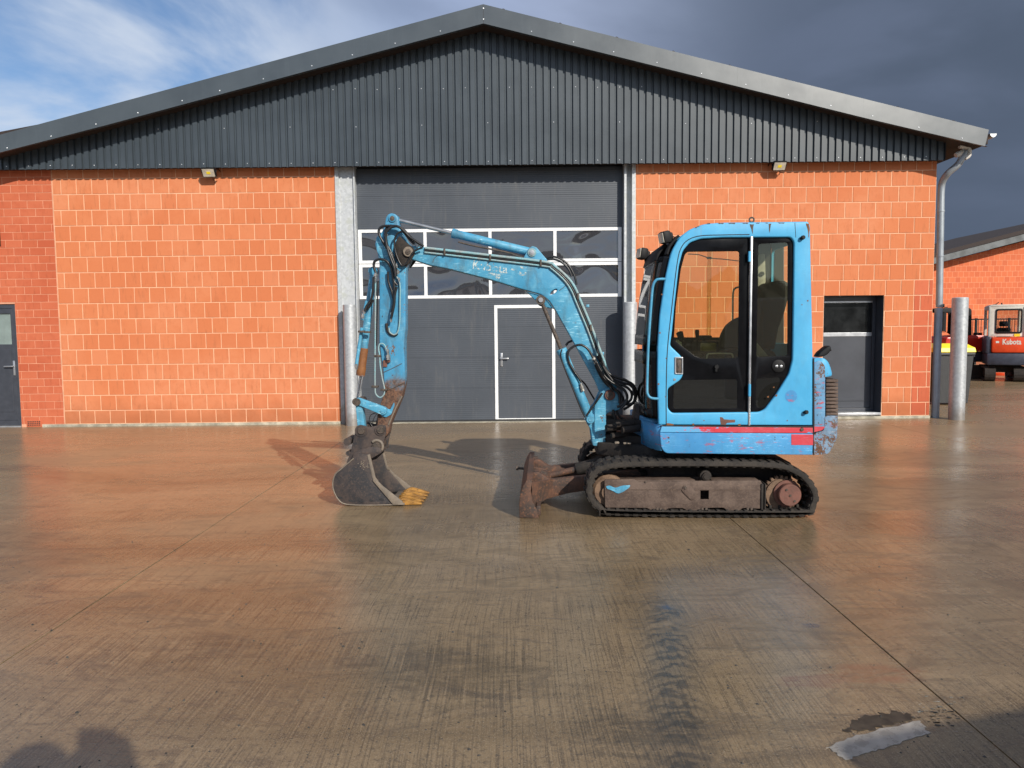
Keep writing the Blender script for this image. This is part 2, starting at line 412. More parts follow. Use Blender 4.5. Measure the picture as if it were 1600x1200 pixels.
def stripe_worn():
    m = paint('worn_red_stripe', (0.56, 0.035, 0.055), (0.50, 0.05, 0.07), rust=0.15, scratch=0.5, faded=(0.60, 0.15, 0.18), dirt=0.1)
    t = NT(m.node_tree); p = t.n['Principled BSDF']
    src = p.inputs['Base Color'].links[0].from_socket
    oc = t.new('ShaderNodeTexCoord').outputs['Object']; x = t.sep(oc)[0]
    n = t.noise(t.mapv(oc, (2.0, 1, 7), (4, 0, 2)), 4.0, 6, 0.7)
    k = t.math('ADD', n, t.ramp(x, 0.1, -0.65))
    k2 = t.ramp(t.math('ADD', n, t.math('MULTIPLY', t.ramp(x, 0.15, -0.55), 0.32)), 0.60, 0.635)
    t.put(p.inputs['Base Color'], t.mix(k2, src, (0.10, 0.36, 0.62)))
    return m
M['stripe_worn'] = stripe_worn()
def rusty(name, a, b, c, rough=0.75, sc_=7, blue=None, bump=0.6):
    m, t, p = mat(name)
    oc = t.new('ShaderNodeTexCoord').outputs['Object']
    n = t.noise(oc, sc_, 7, 0.7, 0.3); f = t.noise(oc, sc_ * 9, 5, 0.7)
    cc = t.mix(t.ramp(n, 0.38, 0.62), a, b); cc = t.mix(t.math('MULTIPLY', t.ramp(f, 0.5, 0.7), 0.6), cc, c)
    t.put(p.inputs['Base Color'], cc); t.put(p.inputs['Roughness'], t.math('ADD', rough - 0.15, t.math('MULTIPLY', f, 0.3)))
    t.put(p.inputs['Normal'], t.bump(t.math('ADD', f, n), bump, 0.005)); p.inputs['Specular IOR Level'].default_value = 0.35
    return m
M['frame_brown'] = rusty('track_frame', (0.070, 0.048, 0.039), (0.120, 0.085, 0.068), (0.17, 0.12, 0.09))
M['sprocket_red'] = rusty('sprocket_red', (0.125, 0.058, 0.045), (0.185, 0.08, 0.06), (0.12, 0.075, 0.058), 0.7)
M['hub_tan'] = rusty('hub_tan', (0.13, 0.082, 0.055), (0.21, 0.135, 0.088), (0.09, 0.06, 0.045))
M['blade_rust'] = rusty('blade_rust', (0.045, 0.033, 0.028), (0.105, 0.055, 0.038), (0.26, 0.115, 0.058), 0.65, 6)
M['bucket_steel'] = rusty('bucket_steel', (0.030, 0.029, 0.032), (0.072, 0.055, 0.049), (0.115, 0.08, 0.06), 0.5, 6, bump=0.4)
M['bucket_bare'] = rusty('bucket_bare_edge', (0.16, 0.135, 0.11), (0.22, 0.18, 0.14), (0.12, 0.09, 0.07), 0.5, 9, bump=0.4)
M['tooth'] = rusty('tooth_yellow', (0.22, 0.11, 0.03), (0.42, 0.21, 0.045), (0.12, 0.07, 0.035), 0.6, 14)
M['rust_cover'] = rusty('rusty_guard', (0.17, 0.065, 0.022), (0.22, 0.09, 0.03), (0.12, 0.05, 0.025), 0.7, 12)
M['rubber'] = rusty('track_rubber', (0.018, 0.016, 0.015), (0.038, 0.032, 0.027), (0.070, 0.054, 0.041), 0.8, 9)
M['undercarriage'] = rusty('undercarriage_dark', (0.018, 0.016, 0.015), (0.035, 0.028, 0.024), (0.06, 0.045, 0.035), 0.8)
M['black'] = simple('black_plastic', (0.009, 0.009, 0.010), 0.6, var=0.3, spec=0.25)
M['black_frame'] = simple('black_window_border', (0.005, 0.005, 0.006), 0.22, var=0.2, spec=0.15)
M['inner_dark'] = simple('interior_plastic', (0.010, 0.010, 0.011), 0.6, spec=0.3)
M['inner_grey'] = simple('interior_grey', (0.30, 0.31, 0.30), 0.6)
M['hose'] = simple('rubber_hose', (0.012, 0.012, 0.013), 0.35, var=0.3)
M['chrome'] = simple('chrome_rod', (0.38, 0.39, 0.40), 0.35, 0.8, var=0.1)
M['steel'] = simple('zinc_fitting', (0.50, 0.50, 0.47), 0.35, 0.8, var=0.25, scale=20)
M['pipe_grey'] = rusty('boom_pipe', (0.28, 0.33, 0.33), (0.20, 0.40, 0.45), (0.12, 0.12, 0.11), 0.45, 10)
M['pin'] = rusty('greasy_pin', (0.04, 0.035, 0.03), (0.10, 0.075, 0.06), (0.2, 0.15, 0.12), 0.5, 30)
M['seat'] = simple('black_seat_fabric', (0.010, 0.011, 0.012), 0.8, bump=0.4)
M['cab_glass'] = glass('cab_glass', (0.90, 0.89, 0.72), 0.05, dark=(0.22, 0.20, 0.15))
M['cab_glass_tint'] = glass('cab_glass_lower', (0.30, 0.32, 0.30), 0.35, dark=(0.035, 0.035, 0.032))
M['lamp_lens'] = simple('lamp_lens', (0.50, 0.46, 0.38), 0.2, var=0.2)
M['sticker'] = simple('white_sticker', (0.6, 0.65, 0.6), 0.5)
M['bin_grey'] = simple('bin_plastic', (0.032, 0.034, 0.037), 0.5, var=0.15)
M['bin_yellow'] = simple('bin_lid', (0.85, 0.66, 0.03), 0.4, var=0.06)
M['red_paint'] = simple('red_machine_paint', (0.50, 0.025, 0.012), 0.35, var=0.12, scale=4)
M['orange_red'] = simple('orange_red_paint', (0.68, 0.065, 0.015), 0.35, var=0.1, scale=4)
M['cream'] = simple('cream_machine_paint', (0.62, 0.60, 0.54), 0.4, var=0.06)
M['grey_blue'] = simple('dark_blue_grey', (0.035, 0.042, 0.065), 0.5, var=0.2)
M['clear'] = glass('clear_glass', (0.85, 0.88, 0.85), 0.03)

# ------------------------------------------------------------------ ground
D = 12.05                                # the plane of the block wall
def concrete():
    m, t, p = mat('wet_brushed_concrete')
    g = t.new('ShaderNodeNewGeometry').outputs['Position']
    oi = t.new('ShaderNodeObjectInfo').outputs['Random']
    X, Y, Z = t.sep(g)
    big = t.noise(t.mapv(g, (0.35, 0.9, 1)), 1.0, 5, 0.6, 0.8)
    mid = t.noise(t.mapv(g, (0.7, 1.9, 1), (4, 1, 0)), 1.4, 8, 0.72, 1.8)
    swirl = t.noise(t.mapv(g, (0.6, 1.5, 1), (9, 3, 0)), 2.2, 6, 0.6, 3.5)
    fine = t.noise(g, 42, 5, 0.75)
    grit = t.noise(g, 150, 2, 0.7)
    wob = t.math('MULTIPLY', t.noise(g, 0.5, 2, 0.5), 0.5)
    gv = t.comb(t.math('ADD', X, t.math('MULTIPLY', wob, 0.35)), t.math('MULTIPLY', Y, 0.016), 0.0)
    brush = t.noise(gv, 120, 3, 0.6)
    brush2 = t.noise(t.mapv(gv, loc=(5, 0, 0)), 26, 3, 0.6)
    c = t.mix(t.ramp(big, 0.3, 0.7), (0.155, 0.105, 0.056), (0.260, 0.183, 0.103))
    c = t.mix(t.math('MULTIPLY', t.ramp(mid, 0.48, 0.72), 0.55), c, (0.080, 0.056, 0.034))
    c = t.mix(t.math('MULTIPLY', t.ramp(swirl, 0.52, 0.66), 0.5), c, (0.085, 0.060, 0.038))
    c = t.mix(t.math('MULTIPLY', t.ramp(swirl, 0.46, 0.30), 0.40), c, (0.27, 0.19, 0.11))
    c = t.mix(t.math('MULTIPLY', t.ramp(brush, 0.50, 0.62), 0.52), c, (0.062, 0.044, 0.028))
    c = t.mix(t.math('MULTIPLY', t.ramp(brush, 0.45, 0.30), 0.40), c, (0.32, 0.23, 0.14))
    c = t.mix(t.math('MULTIPLY', t.ramp(brush2, 0.5, 0.7), 0.16), c, (0.10, 0.078, 0.056))
    c = t.mix(t.math('MULTIPLY', t.ramp(fine, 0.50, 0.64), 0.60), c, (0.060, 0.045, 0.032))
    c = t.mix(t.math('MULTIPLY', t.ramp(grit, 0.54, 0.66), 0.55), c, (0.36, 0.28, 0.19))
    streak = t.math('ADD', t.math('MULTIPLY', t.noise(t.mapv(g, (2.0, 9.0, 1), (1, 2, 0), (0, 0, 0.35)), 2.0, 6, 0.7, 0.8), 0.6), t.math('MULTIPLY', brush, 0.4))
    dry = t.math('ADD', t.math('MULTIPLY', Y, 0.11), t.math('MULTIPLY', t.math('SUBTRACT', big, 0.5), 1.1))
    c = t.mix(t.math('MULTIPLY', t.ramp(dry, 0.50, 1.0), 0.42), c, (0.34, 0.245, 0.145))
    def blob(cx, cy, rx, ry, wob_=0.6, rot=0.0):
        dx = t.math('DIVIDE', t.math('SUBTRACT', t.math('ADD', X, t.math('MULTIPLY', Y, rot)), cx + cy * rot), rx)
        dy = t.math('DIVIDE', t.math('SUBTRACT', Y, cy), ry)
        d = t.math('SQRT', t.math('ADD', t.math('MULTIPLY', dx, dx), t.math('MULTIPLY', dy, dy)))
        d = t.math('ADD', d, t.math('MULTIPLY', t.math('SUBTRACT', t.noise(t.mapv(g, (1, 2.5, 1)), 5, 6, 0.7, 1.0), 0.5), wob_ * 3))
        return t.ramp(d, 1.15, 0.45)
    # tyre tread print: curved dark bars along a track, broken up by noise
    (ax_, ay_), (bx_, by_) = G(1035, 945), G(1065, 1195)
    sl_ = (bx_ - ax_) / (by_ - ay_)
    u = t.math('SUBTRACT', t.math('SUBTRACT', X, ax_), t.math('MULTIPLY', t.math('SUBTRACT', Y, ay_), sl_))
    un = t.noise(g, 7, 5, 0.65)
    ph = t.math('ADD', t.math('DIVIDE', Y, 0.085), t.math('ADD', t.math('MULTIPLY', t.math('MULTIPLY', u, u), 70.0), t.math('MULTIPLY', un, 3.4)))
    bars = t.ramp(t.math('SINE', t.math('MULTIPLY', ph, 2 * math.pi)), -0.5, 0.7)
    across = t.ramp(t.math('ADD', t.math('ABSOLUTE', u), t.math('MULTIPLY', un, 0.26)), 0.32, 0.14)
    along = t.math('MULTIPLY', t.ramp(Y, 4.3, 3.7), t.ramp(t.noise(g, 3.6, 6, 0.7), 0.30, 0.50))
    tread = t.math('MULTIPLY', t.math('MULTIPLY', across, along), t.math('ADD', t.math('MULTIPLY', bars, 0.48), 0.36))
    c = t.mix(t.math('MULTIPLY', tread, 0.95), c, (0.040, 0.034, 0.029))
    # rust stains, oil spots
    for (px, py, rx, ry, s_, cc, rot) in ((700, 1050, 0.5, 0.35, 0.4, (0.05, 0.038, 0.024), 0), (1010, 1150, 0.30, 0.25, 0.5, (0.035, 0.03, 0.024), 0), (250, 1020, 0.5, 0.3, 0.35, (0.06, 0.045, 0.03), 0),
                                     (1038, 948, 0.05, 0.045, 0.8, (0.05, 0.06, 0.09), 0), (1270, 978, 0.05, 0.04, 0.8, (0.045, 0.04, 0.05), 0),
                                     (1370, 1052, 0.22, 0.10, 0.6, (0.19, 0.08, 0.04), 0), (1270, 1065, 0.16, 0.09, 0.45, (0.15, 0.06, 0.04), 0),
                                     (20, 730, 0.35, 0.25, 0.45, (0.05, 0.045, 0.045), 0), (850, 745, 0.3, 0.2, 0.3, (0.09, 0.05, 0.035), 0),
                                     (1400, 1125, 0.14, 0.05, 0.7, (0.035, 0.028, 0.022), 0.0)):
        gx, gy = G(px, py)
        c = t.mix(t.math('MULTIPLY', t.math('MULTIPLY', blob(gx, gy, rx, ry, 0.75, rot), t.ramp(streak, 0.38, 0.58)), s_ * 1.15, clamp=True), c, cc)
    t.put(p.inputs['Base Color'], c)
    wet = t.noise(t.mapv(g, (0.28, 0.5, 1), (2, 7, 0)), 1.2, 5, 0.6, 0.8)
    r = t.math('ADD', 0.20, t.math('MULTIPLY', t.ramp(wet, 0.35, 0.7), 0.14))
    r = t.math('ADD', r, t.math('MULTIPLY', t.ramp(swirl, 0.45, 0.65), 0.06))
    t.put(p.inputs['Roughness'], r)
    p.inputs['Specular IOR Level'].default_value = 0.6
    h = t.math('ADD', t.math('MULTIPLY', brush, 0.55), t.math('ADD', t.math('MULTIPLY', fine, 0.7), t.math('MULTIPLY', grit, 0.25)))
    t.put(p.inputs['Normal'], t.bump(h, 0.32, 0.0030))
    return m
M['concrete'] = concrete()
M['earth'] = simple('joint_dirt', (0.035, 0.028, 0.022), 0.9, scale=3)
mb = MB(); mb.mesh([(-400, -400, -0.02), (400, -400, -0.02), (400, 400, -0.02), (-400, 400, -0.02)], [(0, 1, 2, 3)])
tag(mb.build('ground', M['earth'], smooth=0), kind='structure')
jx0 = -2.36; jx1 = 1.72; pitch = jx1 - jx0
for k in range(-8, 10):
    xa = jx0 + k * pitch + 0.0035; xb = xa + pitch - 0.007
    mb = MB(); mb.box(xa, xb, -40, 95, -0.12, 0.0, 0.002)
    tag(mb.build('concrete_slab', M['concrete'], smooth=0), kind='structure')
# bright reflection painted as a pale strip, and a thin puddle at the lower right
def puddle_mat():
    m, t, p = mat('standing_water')
    p.inputs['Base Color'].default_value = (0.030, 0.024, 0.018, 1); p.inputs['Roughness'].default_value = 0.06
    g = t.new('ShaderNodeNewGeometry').outputs['Position']
    t.put(p.inputs['Normal'], t.bump(t.noise(g, 30, 3, 0.5), 0.15, 0.001))
    return m
M['water'] = puddle_mat()
M['painted_reflection'] = simple('pale_reflection_paint', (0.29, 0.265, 0.235), 0.28, var=0.28, scale=14)  # reflected brightness put into the base colour of the strip
M['damp'] = simple('damp_patch', (0.050, 0.038, 0.027), 0.55, var=0.4, scale=20, spec=0.3)
def ground_patch(name, pts, mat_, z, jag=0.0, n=10):
    P = [G(*p) for p in pts]; out = []
    for i in range(len(P)):
        a = Vector(P[i]); b = Vector(P[(i + 1) % len(P)])
        for j in range(n):
            q = a.lerp(b, j / n); q += Vector((random.uniform(-jag, jag), random.uniform(-jag, jag))); out.append(q)
    me = flat_mesh([[tuple(q) for q in out]], 0.0008)
    mb = MB(); mb.me(me, lambda v: Vector((v.x, v.y, z + v.z)))
    return tag(mb.build(name, mat_, smooth=0), kind='structure')
ground_patch('pale_reflection', [(1290, 1168), (1350, 1146), (1436, 1126), (1452, 1146), (1382, 1170), (1322, 1187)], M['painted_reflection'], 0.0012, 0.007)
ground_patch('puddle', [(1318, 1143), (1345, 1120), (1400, 1112), (1432, 1121), (1400, 1131), (1350, 1143)], M['damp'], 0.0010, 0.012)
mb = MB()
for i in range(70):
    gx, gy = G(random.gauss(1462, 22), random.gauss(1112, 13)); s_ = random.uniform(0.003, 0.011)
    V = [(gx + s_ * random.uniform(.5, 1.6) * math.cos(a), gy + 0.5 * s_ * random.uniform(.5, 1.6) * math.sin(a), 0.0012) for a in (0.1, 1.1, 2.2, 3.1, 4.3, 5.3)]
    mb.mesh(V, [tuple(range(6))])
tag(mb.build('puddle_ripples', M['water'], smooth=0), 'small wet glints at the end of the pale strip on the concrete', 'puddle', kind='stuff')
# grit and pebbles
mb = MB()
for i in range(520):
    px = random.uniform(0, 1600); py = 680 + 520 * random.random() ** 1.3
    gx, gy = G(px, py); s = random.choice([0.003, 0.004, 0.005, 0.007]) * random.uniform(0.6, 1.3)
    V = [(gx + s * random.uniform(.6, 1.2) * math.cos(a), gy + s * random.uniform(.6, 1.2) * math.sin(a), 0.0) for a in (0.3, 1.6, 2.9, 4.2, 5.4)]
    V.append((gx, gy, s * random.uniform(0.5, 1.0)))
    mb.mesh(V, [(k, (k + 1) % 5, 5) for k in range(5)])
tag(mb.build('gravel', simple('grit', (0.045, 0.04, 0.035), 0.8, var=0.6, scale=3), smooth=0), 'small dark stones and grit scattered over the wet concrete yard', 'gravel', kind='stuff')

# ------------------------------------------------------------------ workshop building
bl = empty('workshop_building', (0, D, 0), 0, 'orange block workshop hall with anthracite gable cladding and a large sectional door', 'building')
def bx(v): return (v[0], v[1] - D, v[2])
def sub(mb): mb.v = [(a, b - D, c) for a, b, c in mb.v]; return mb
def S(mb, name, mat_, parent=bl, **k): return sub(mb).build(name, mat_, parent, **k)
XL = W(90, 460, D)[0]                       # seam between red bricks and orange blocks
XR = W(1458, 450, D)[0]                     # right corner
XD0 = W(528, 460, D)[0]; XD1 = W(993, 460, D)[0]   # block edges either side of the big door
XLL = -9.6
ZB = 0.045; ZTOP = 4.42
courses = [(ZB, ZB + 0.217)]
while courses[-1][1] < ZTOP: courses.append((courses[-1][1], courses[-1][1] + 0.25))
# mortar slabs (with openings)
def wallplate(name, loops, y0, y1, mat_, parent):
    mb = MB(); plate(mb, loops, y0, y1); return S(mb, name, mat_, parent, smooth=0)
def rect(x0, x1, z0, z1): return [(x0, z0), (x1, z0), (x1, z1), (x0, z1)]
YD = D + 0.13
dxa, dza = W(1287.5, 462, D); dxb = W(1379, 555, D)[0]; dzb = W(1330, 647, D)[1]
ldx = W(28.5, 570, D)[0]; ldz = W(20, 475, D)[1]
wl = wallplate('block_wall', [rect(XL + 0.004, XD0, 0.0, ZTOP)], D + 0.0005, D + 0.30, M['mortar'], bl)
wr = wallplate('block_wall', [[(XD1, 0), (dxa, 0), (dxa, dza), (dxb, dza), (dxb, 0), (XR, 0), (XR, ZTOP), (XD1, ZTOP)]], D + 0.0005, D + 0.30, M['mortar'], bl)
wbk = wallplate('brick_wall', [[(XLL, 0), (ldx - 1.0, 0), (ldx - 1.0, ldz), (ldx, ldz), (ldx, 0), (XL, 0), (XL, ZTOP), (XLL, ZTOP)]], D + 0.0005, D + 0.30,
                M['brick_mortar'], bl)
def chamfer_block(w_, h_, d_=0.02, c=0.004):
    V = [(-w_ / 2, 0, -h_ / 2), (w_ / 2, 0, -h_ / 2), (w_ / 2, 0, h_ / 2), (-w_ / 2, 0, h_ / 2)]
    V2 = [(-w_ / 2 + c, -c, -h_ / 2 + c), (w_ / 2 - c, -c, -h_ / 2 + c), (w_ / 2 - c, -c, h_ / 2 - c), (-w_ / 2 + c, -c, h_ / 2 - c)]
    V3 = [(a, d_, b) for a, _, b in V]
    me = bpy.data.meshes.new('block')
    Fs = [(4, 5, 6, 7)] + [(i, (i + 1) % 4, 4 + (i + 1) % 4, 4 + i) for i in range(4)] + [(8 + i, 8 + (i + 1) % 4, (i + 1) % 4, i) for i in range(4)]
    me.from_pydata(V + V2 + V3, [], Fs); me.update(); return me
def lay(parent, name, me, mw, mh, x0, x1, rows, pitch_, joint, open_=None, y=0.0, mat2=None, offs=None, clip=None):
    """lay pieces in courses on parent (its frame is the building's)"""
    n = 0
    for r, (z0, z1) in enumerate(rows):
        off = (offs[r % len(offs)] if offs else (0.5 if r % 2 else 0.0)) * pitch_ + random.uniform(-0.008, 0.008)
        xs = [x0]; x = x0 + (off if off > 0.03 else pitch_)
        while x < x1 - 0.03: xs.append(x); x += pitch_ + random.uniform(-0.003, 0.003)
        xs.append(x1)
        for a, b in zip(xs[:-1], xs[1:]):
            segs = [(a, b, z0, z1)]
            if open_:
                ox0, ox1, oz = open_
                if z0 < oz - 0.01 and b > ox0 and a < ox1:
                    if z1 > oz + 0.04 : zlow = oz
                    else: zlow = None
                    segs = []
                    if a < ox0 - 0.02: segs.append((a, ox0, z0, z1))
                    if b > ox1 + 0.02: segs.append((ox1, b, z0, z1))
                    if zlow: segs.append((max(a, ox0), min(b, ox1), zlow, z1))
            for sa, sb, c0, c1 in segs:
                o = bpy.data.objects.new(name, me); col.objects.link(o); o.parent = parent
                o.location = ((sa + sb) / 2, y + random.uniform(-0.0012, 0.0012), (c0 + c1) / 2)
                o.rotation_euler = (random.uniform(-0.004, 0.004), 0, random.uniform(-0.004, 0.004))
                o.scale = ((sb - sa - joint) / mw, 1, (c1 - c0 - joint) / mh)
                n += 1
    return n
bme = chamfer_block(0.24, 0.24); bme.materials.append(M['block'])
rme = chamfer_block(0.24, 0.24); rme.materials.append(M['rblock'])
cme = chamfer_block(0.24, 0.115, c=0.002); cme.materials.append(M['brick'])
vis = [c for c in courses if c[0] < 4.24]
n1_ = lay(wl, 'block', bme, 0.24, 0.24, XL + 0.008, XD0, vis, 0.249, 0.011, offs=(0.0, 0.46, 0.02, 0.54))
# right wall: a redder repaired strip of blocks at the corner of its lower part
XRed = W(1425, 560, D)[0]
zred = W(1440, 415, D)[1]
lowr = [c for c in vis if c[1] < zred]; highr = [c for c in vis if c[1] >= zred]
n2_ = lay(wr, 'block', bme, 0.24, 0.24, XD1, XRed, lowr, 0.249, 0.011, open_=(dxa, dxb, dza), offs=(0.3, 0.8))
n3_ = lay(wr, 'block', rme, 0.24, 0.24, XRed, XR, lowr, 0.249, 0.012, offs=(0.0, 0.45, 0.98))
n4_ = lay(wr, 'block', bme, 0.24, 0.24, XD1, XR, highr, 0.249, 0.011, offs=(0.55, 0.05, 0.5, 0.1))
brow = []; zb = ZB
while zb < 4.24: brow.append((zb, zb + 0.125)); zb += 0.125
n5_ = lay(wbk, 'brick', cme, 0.24, 0.115, W(0, 460, D)[0] - 0.5, XL - 0.004, brow, 0.256, 0.0065, open_=(ldx - 1.0, ldx, ldz))
print('pieces', n1_, n2_ + n3_ + n4_, n5_)
# perforated vent bricks near the left door
mb = MB(); vx0, vz0 = W(42, 667, D); vx1, vz1 = W(65, 656, D)
mb.box(vx0, vx1, D - 0.006, D + 0.01, vz0, vz1, 0.002); o = S(mb, 'vent_brick', M['brick'])
mb = MB()
for i in range(7):
    for j in range(3):
        cx = vx0 + (vx1 - vx0) * (i + 1) / 8; cz = vz0 + (vz1 - vz0) * (j + 1) / 4
        mb.box(cx - 0.009, cx + 0.009, D - 0.009, D - 0.004, cz - 0.009, cz + 0.009)
tag(S(mb, 'vent_hole', M['seal'], smooth=0), kind='stuff')
# plinth
for x0, x1 in ((W(68, 665, D)[0], XD0), (XD1, dxa), (dxa, XR)):
    mb = MB(); mb.box(x0, x1, D - 0.030, D + 0.2, -0.05, ZB - 0.004, 0.004); S(mb, 'plinth', M['plinth'])
mb = MB(); mb.box(XLL, ldx, D + 0.02, D + 0.2, -0.05, 0.02); S(mb, 'plinth', M['plinth'])
# side and back walls
mb = MB(); mb.box(XR - 0.25, XR - 0.004, D + 0.302, D + 22, 0, ZTOP + 0.1); S(mb, 'side_wall', M['block'], smooth=0)
mb = MB(); mb.box(XLL, XLL + 0.25, D + 0.302, D + 22, 0, ZTOP + 0.1); S(mb, 'side_wall', M['block'], smooth=0)
mb = MB(); mb.box(XLL, XR, D + 22, D + 22.25, 0, ZTOP + 0.1); S(mb, 'rear_wall', M['block'], smooth=0)
# dark interior behind openings
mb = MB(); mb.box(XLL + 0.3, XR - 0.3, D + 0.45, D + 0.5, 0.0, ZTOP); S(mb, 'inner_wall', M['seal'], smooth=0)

# gable cladding
YC = D - 0.21; YF = D - 0.21 - 0.34
apx, apz = W(755, 7, YF); apx2, apzb = W(755, 37, YF)
rx_, rz_ = W(1544.5, 203, YF); rbx, rbz = W(1536.5, 227, YF)
lx_, lz_ = W(0, 207, YF)
slope = (apz - rz_) / (rx_ - apx)
zclad = W(755, 257.5, YC)[1]
thick = apz - apzb
def ztop(x): return apz - abs(x - apx) * slope
rib = 0.1152; nrib = 9
xs0 = apx - rib * nrib * 8; nsheet = 16
prof = [(0.0, 0.0), (0.070, 0.0), (0.079, 0.030), (0.106, 0.030), (0.1152, 0.0)]
for s in range(nsheet):
    P = []
    for r in range(nrib):
        base = xs0 + (s * nrib + r) * rib
        for (dx, dy) in prof[:-1]: P.append((base + dx, YC + dy))
    P.append((xs0 + (s + 1) * nrib * rib - 0.0012, YC))
    P = [p for p in P if XLL - 0.2 < p[0] < XR + 0.08]
    if len(P) < 3: continue
    # add ridge vertex
    V = []
    for p in P: V.append((p[0], p[1], zclad + (0.001 if s % 2 else 0))); 
    for p in P: V.append((p[0], p[1], max(zclad + 0.01, ztop(p[0]) - thick + 0.12)))
    V += [(a, b + 0.002, c) for a, b, c in V]
    n = len(P); Fs = []
    for i in range(n - 1):
        Fs.append((i, i + 1, n + i + 1, n + i)); Fs.append((2 * n + i, 3 * n + i, 3 * n + i + 1, 2 * n + i + 1)); Fs.append((i, 2 * n + i, 2 * n + i + 1, i + 1))
    mb = MB(); mb.mesh(V, Fs); S(mb, 'cladding_sheet', M['clad'], smooth=0)
# backing of the cladding (wall behind, closes the gap at the bottom)
mb = MB(); plate(mb, [[(XLL, ZTOP - 0.02), (XR, ZTOP - 0.02), (XR, ZTOP + 0.05), (apx, apz - thick - 0.05), (XLL, ZTOP + 0.05)]], D - 0.1, D + 0.2); S(mb, 'gable_wall', M['soffit'], smooth=0)
mb = MB(); mb.box(XLL, XR + 0.02, YC + 0.045, D - 0.002, zclad + 0.03, zclad + 0.14); S(mb, 'support_rail', M['soffit'], smooth=0)
# screws in the cladding
mb = MB()
def screw(x, y, z, r=0.0075):
    mb.rod((x, y + 0.002, z), (x, y - 0.006, z), [(0, r), (0.6, r), (1, r * 0.5)], 8)
for k in range(nsheet * nrib // 3):
    x = xs0 + k * 3 * rib + 0.037
    if XLL < x < XR and ztop(x) - thick > zclad + 0.1:
        screw(x, YC, zclad + 0.055 + random.uniform(-0.004, 0.004))
        if ztop(x) - thick > zclad + 0.55 and k % 3 == 0: screw(x, YC, zclad + 0.62 + random.uniform(-0.03, 0.03))
        if ztop(x) - thick > zclad + 1.35: screw(x, YC, zclad + 1.18 + random.uniform(-0.01, 0.01))
tag(S(mb, 'cladding_screw', M['screw']), kind='stuff')
# roof: two slabs with overhang, fascia sheets
XRE = rx_; XLE = apx - (XRE - apx)
zre = ztop(XRE)
for sgn in (-1, 1):
    xe = XRE if sgn > 0 else XLE
    th = thick - 0.03
    P = [(apx, apz - 0.012), (xe, zre - 0.012), (xe, zre - th + 0.04), (apx, apz - th)]
    mb = MB(); plate(mb, [P], YF + 0.004, D + 22.6); S(mb, 'roof', [M['soffit']], smooth=0)
    # metal roof skin with ribs running down the slope
    mb = MB(); P2 = [(apx, apz + 0.002), (xe, zre + 0.002), (xe, zre - 0.010), (apx, apz - 0.010)]
    plate(mb, [P2], YF + 0.006, D + 22.7)
    S(mb, 'roof_skin', M['clad'], smooth=0)
# fascia sheets ~2.1 m long, lapped
nl = 4
for sgn in (-1, 1):
    xe = XRE if sgn > 0 else XLE
    for i in range(nl):
        a = apx + (xe - apx) * i / nl; b = apx + (xe - apx) * (i + 1) / nl - sgn * 0.0004
        hB = thick
        tb = thick * (0.80 if (i == nl - 1) else 1)
        zb_end = thick + (rbz - (zre - thick)) * 0 
        P = [(a, ztop(a)), (b, ztop(b)), (b - (sgn * 0.05 if i == nl - 1 else 0), ztop(b) - hB + (0.035 if i == nl - 1 else 0)), (a, ztop(a) - hB)]
        mb = MB(); plate(mb, [P], YF - 0.012 + 0.0004 * (i % 2), YF - 0.001)
        # bottom return flange and drip
        mb.mesh([(a, YF, ztop(a) - hB), (b, YF, ztop(b) - hB + (0.035 if i == nl - 1 else 0)), (b, YF + 0.06, ztop(b) - hB + 0.004 + (0.035 if i == nl - 1 else 0)), (a, YF + 0.06, ztop(a) - hB + 0.004)], [(0, 1, 2, 3)])
        S(mb, 'fascia_sheet', M['fascia'], smooth=0)
mb = MB()
for sgn in (-1, 1):
    for k in range(12):
        x = apx + sgn * (0.68 + k * 0.66 + random.uniform(-0.05, 0.05))
        if XLE < x < XRE - 0.1: screw(x, YF - 0.012, ztop(x) - thick * 0.80, 0.009)
screw(apx, YF - 0.012, apz - 0.06, 0.010); screw(apx, YF - 0.012, apz - thick + 0.06, 0.010)
tag(S(mb, 'fascia_screw', M['screw']), kind='stuff')
mb = MB()
for k in range(9):
    x = apx + 0.30 + k * 0.86
    if x < XRE - 0.2: mb.rod((x, YF + 0.05, ztop(x) - 0.01), (x, YF + 0.05, ztop(x) + 0.03), [(0, 0.03), (0.7, 0.03), (1, 0.012)], 10)
tag(S(mb, 'roof_screw_cap', M['soffit']), kind='stuff')
# verge joint at the ridge
mb = MB(); mb.box(apx - 0.002, apx + 0.002, YF - 0.0135, YF - 0.010, apz - thick + 0.01, apz - 0.01); S(mb, 'ridge_seam', M['soffit'], smooth=0)
# gutter along the right eave, seen end-on
gx, gz = W(1547, 214, YF + 0.1)
mb = MB()
P = []
for k in range(13):
    a = math.pi + math.pi * k / 12
    P.append((gx + 0.055 * math.cos(a), gz + 0.03 + 0.06 * math.sin(a)))
P2 = [(gx + 0.050 * math.cos(math.pi + math.pi * k / 12), gz + 0.03 + 0.055 * math.sin(math.pi + math.pi * k / 12)) for k in range(12, -1, -1)]
plate(mb, [P + P2], YF + 0.02, D + 22); plate(mb, [P], YF + 0.02, YF + 0.026)
S(mb, 'gutter', M['galv'], smooth=30)
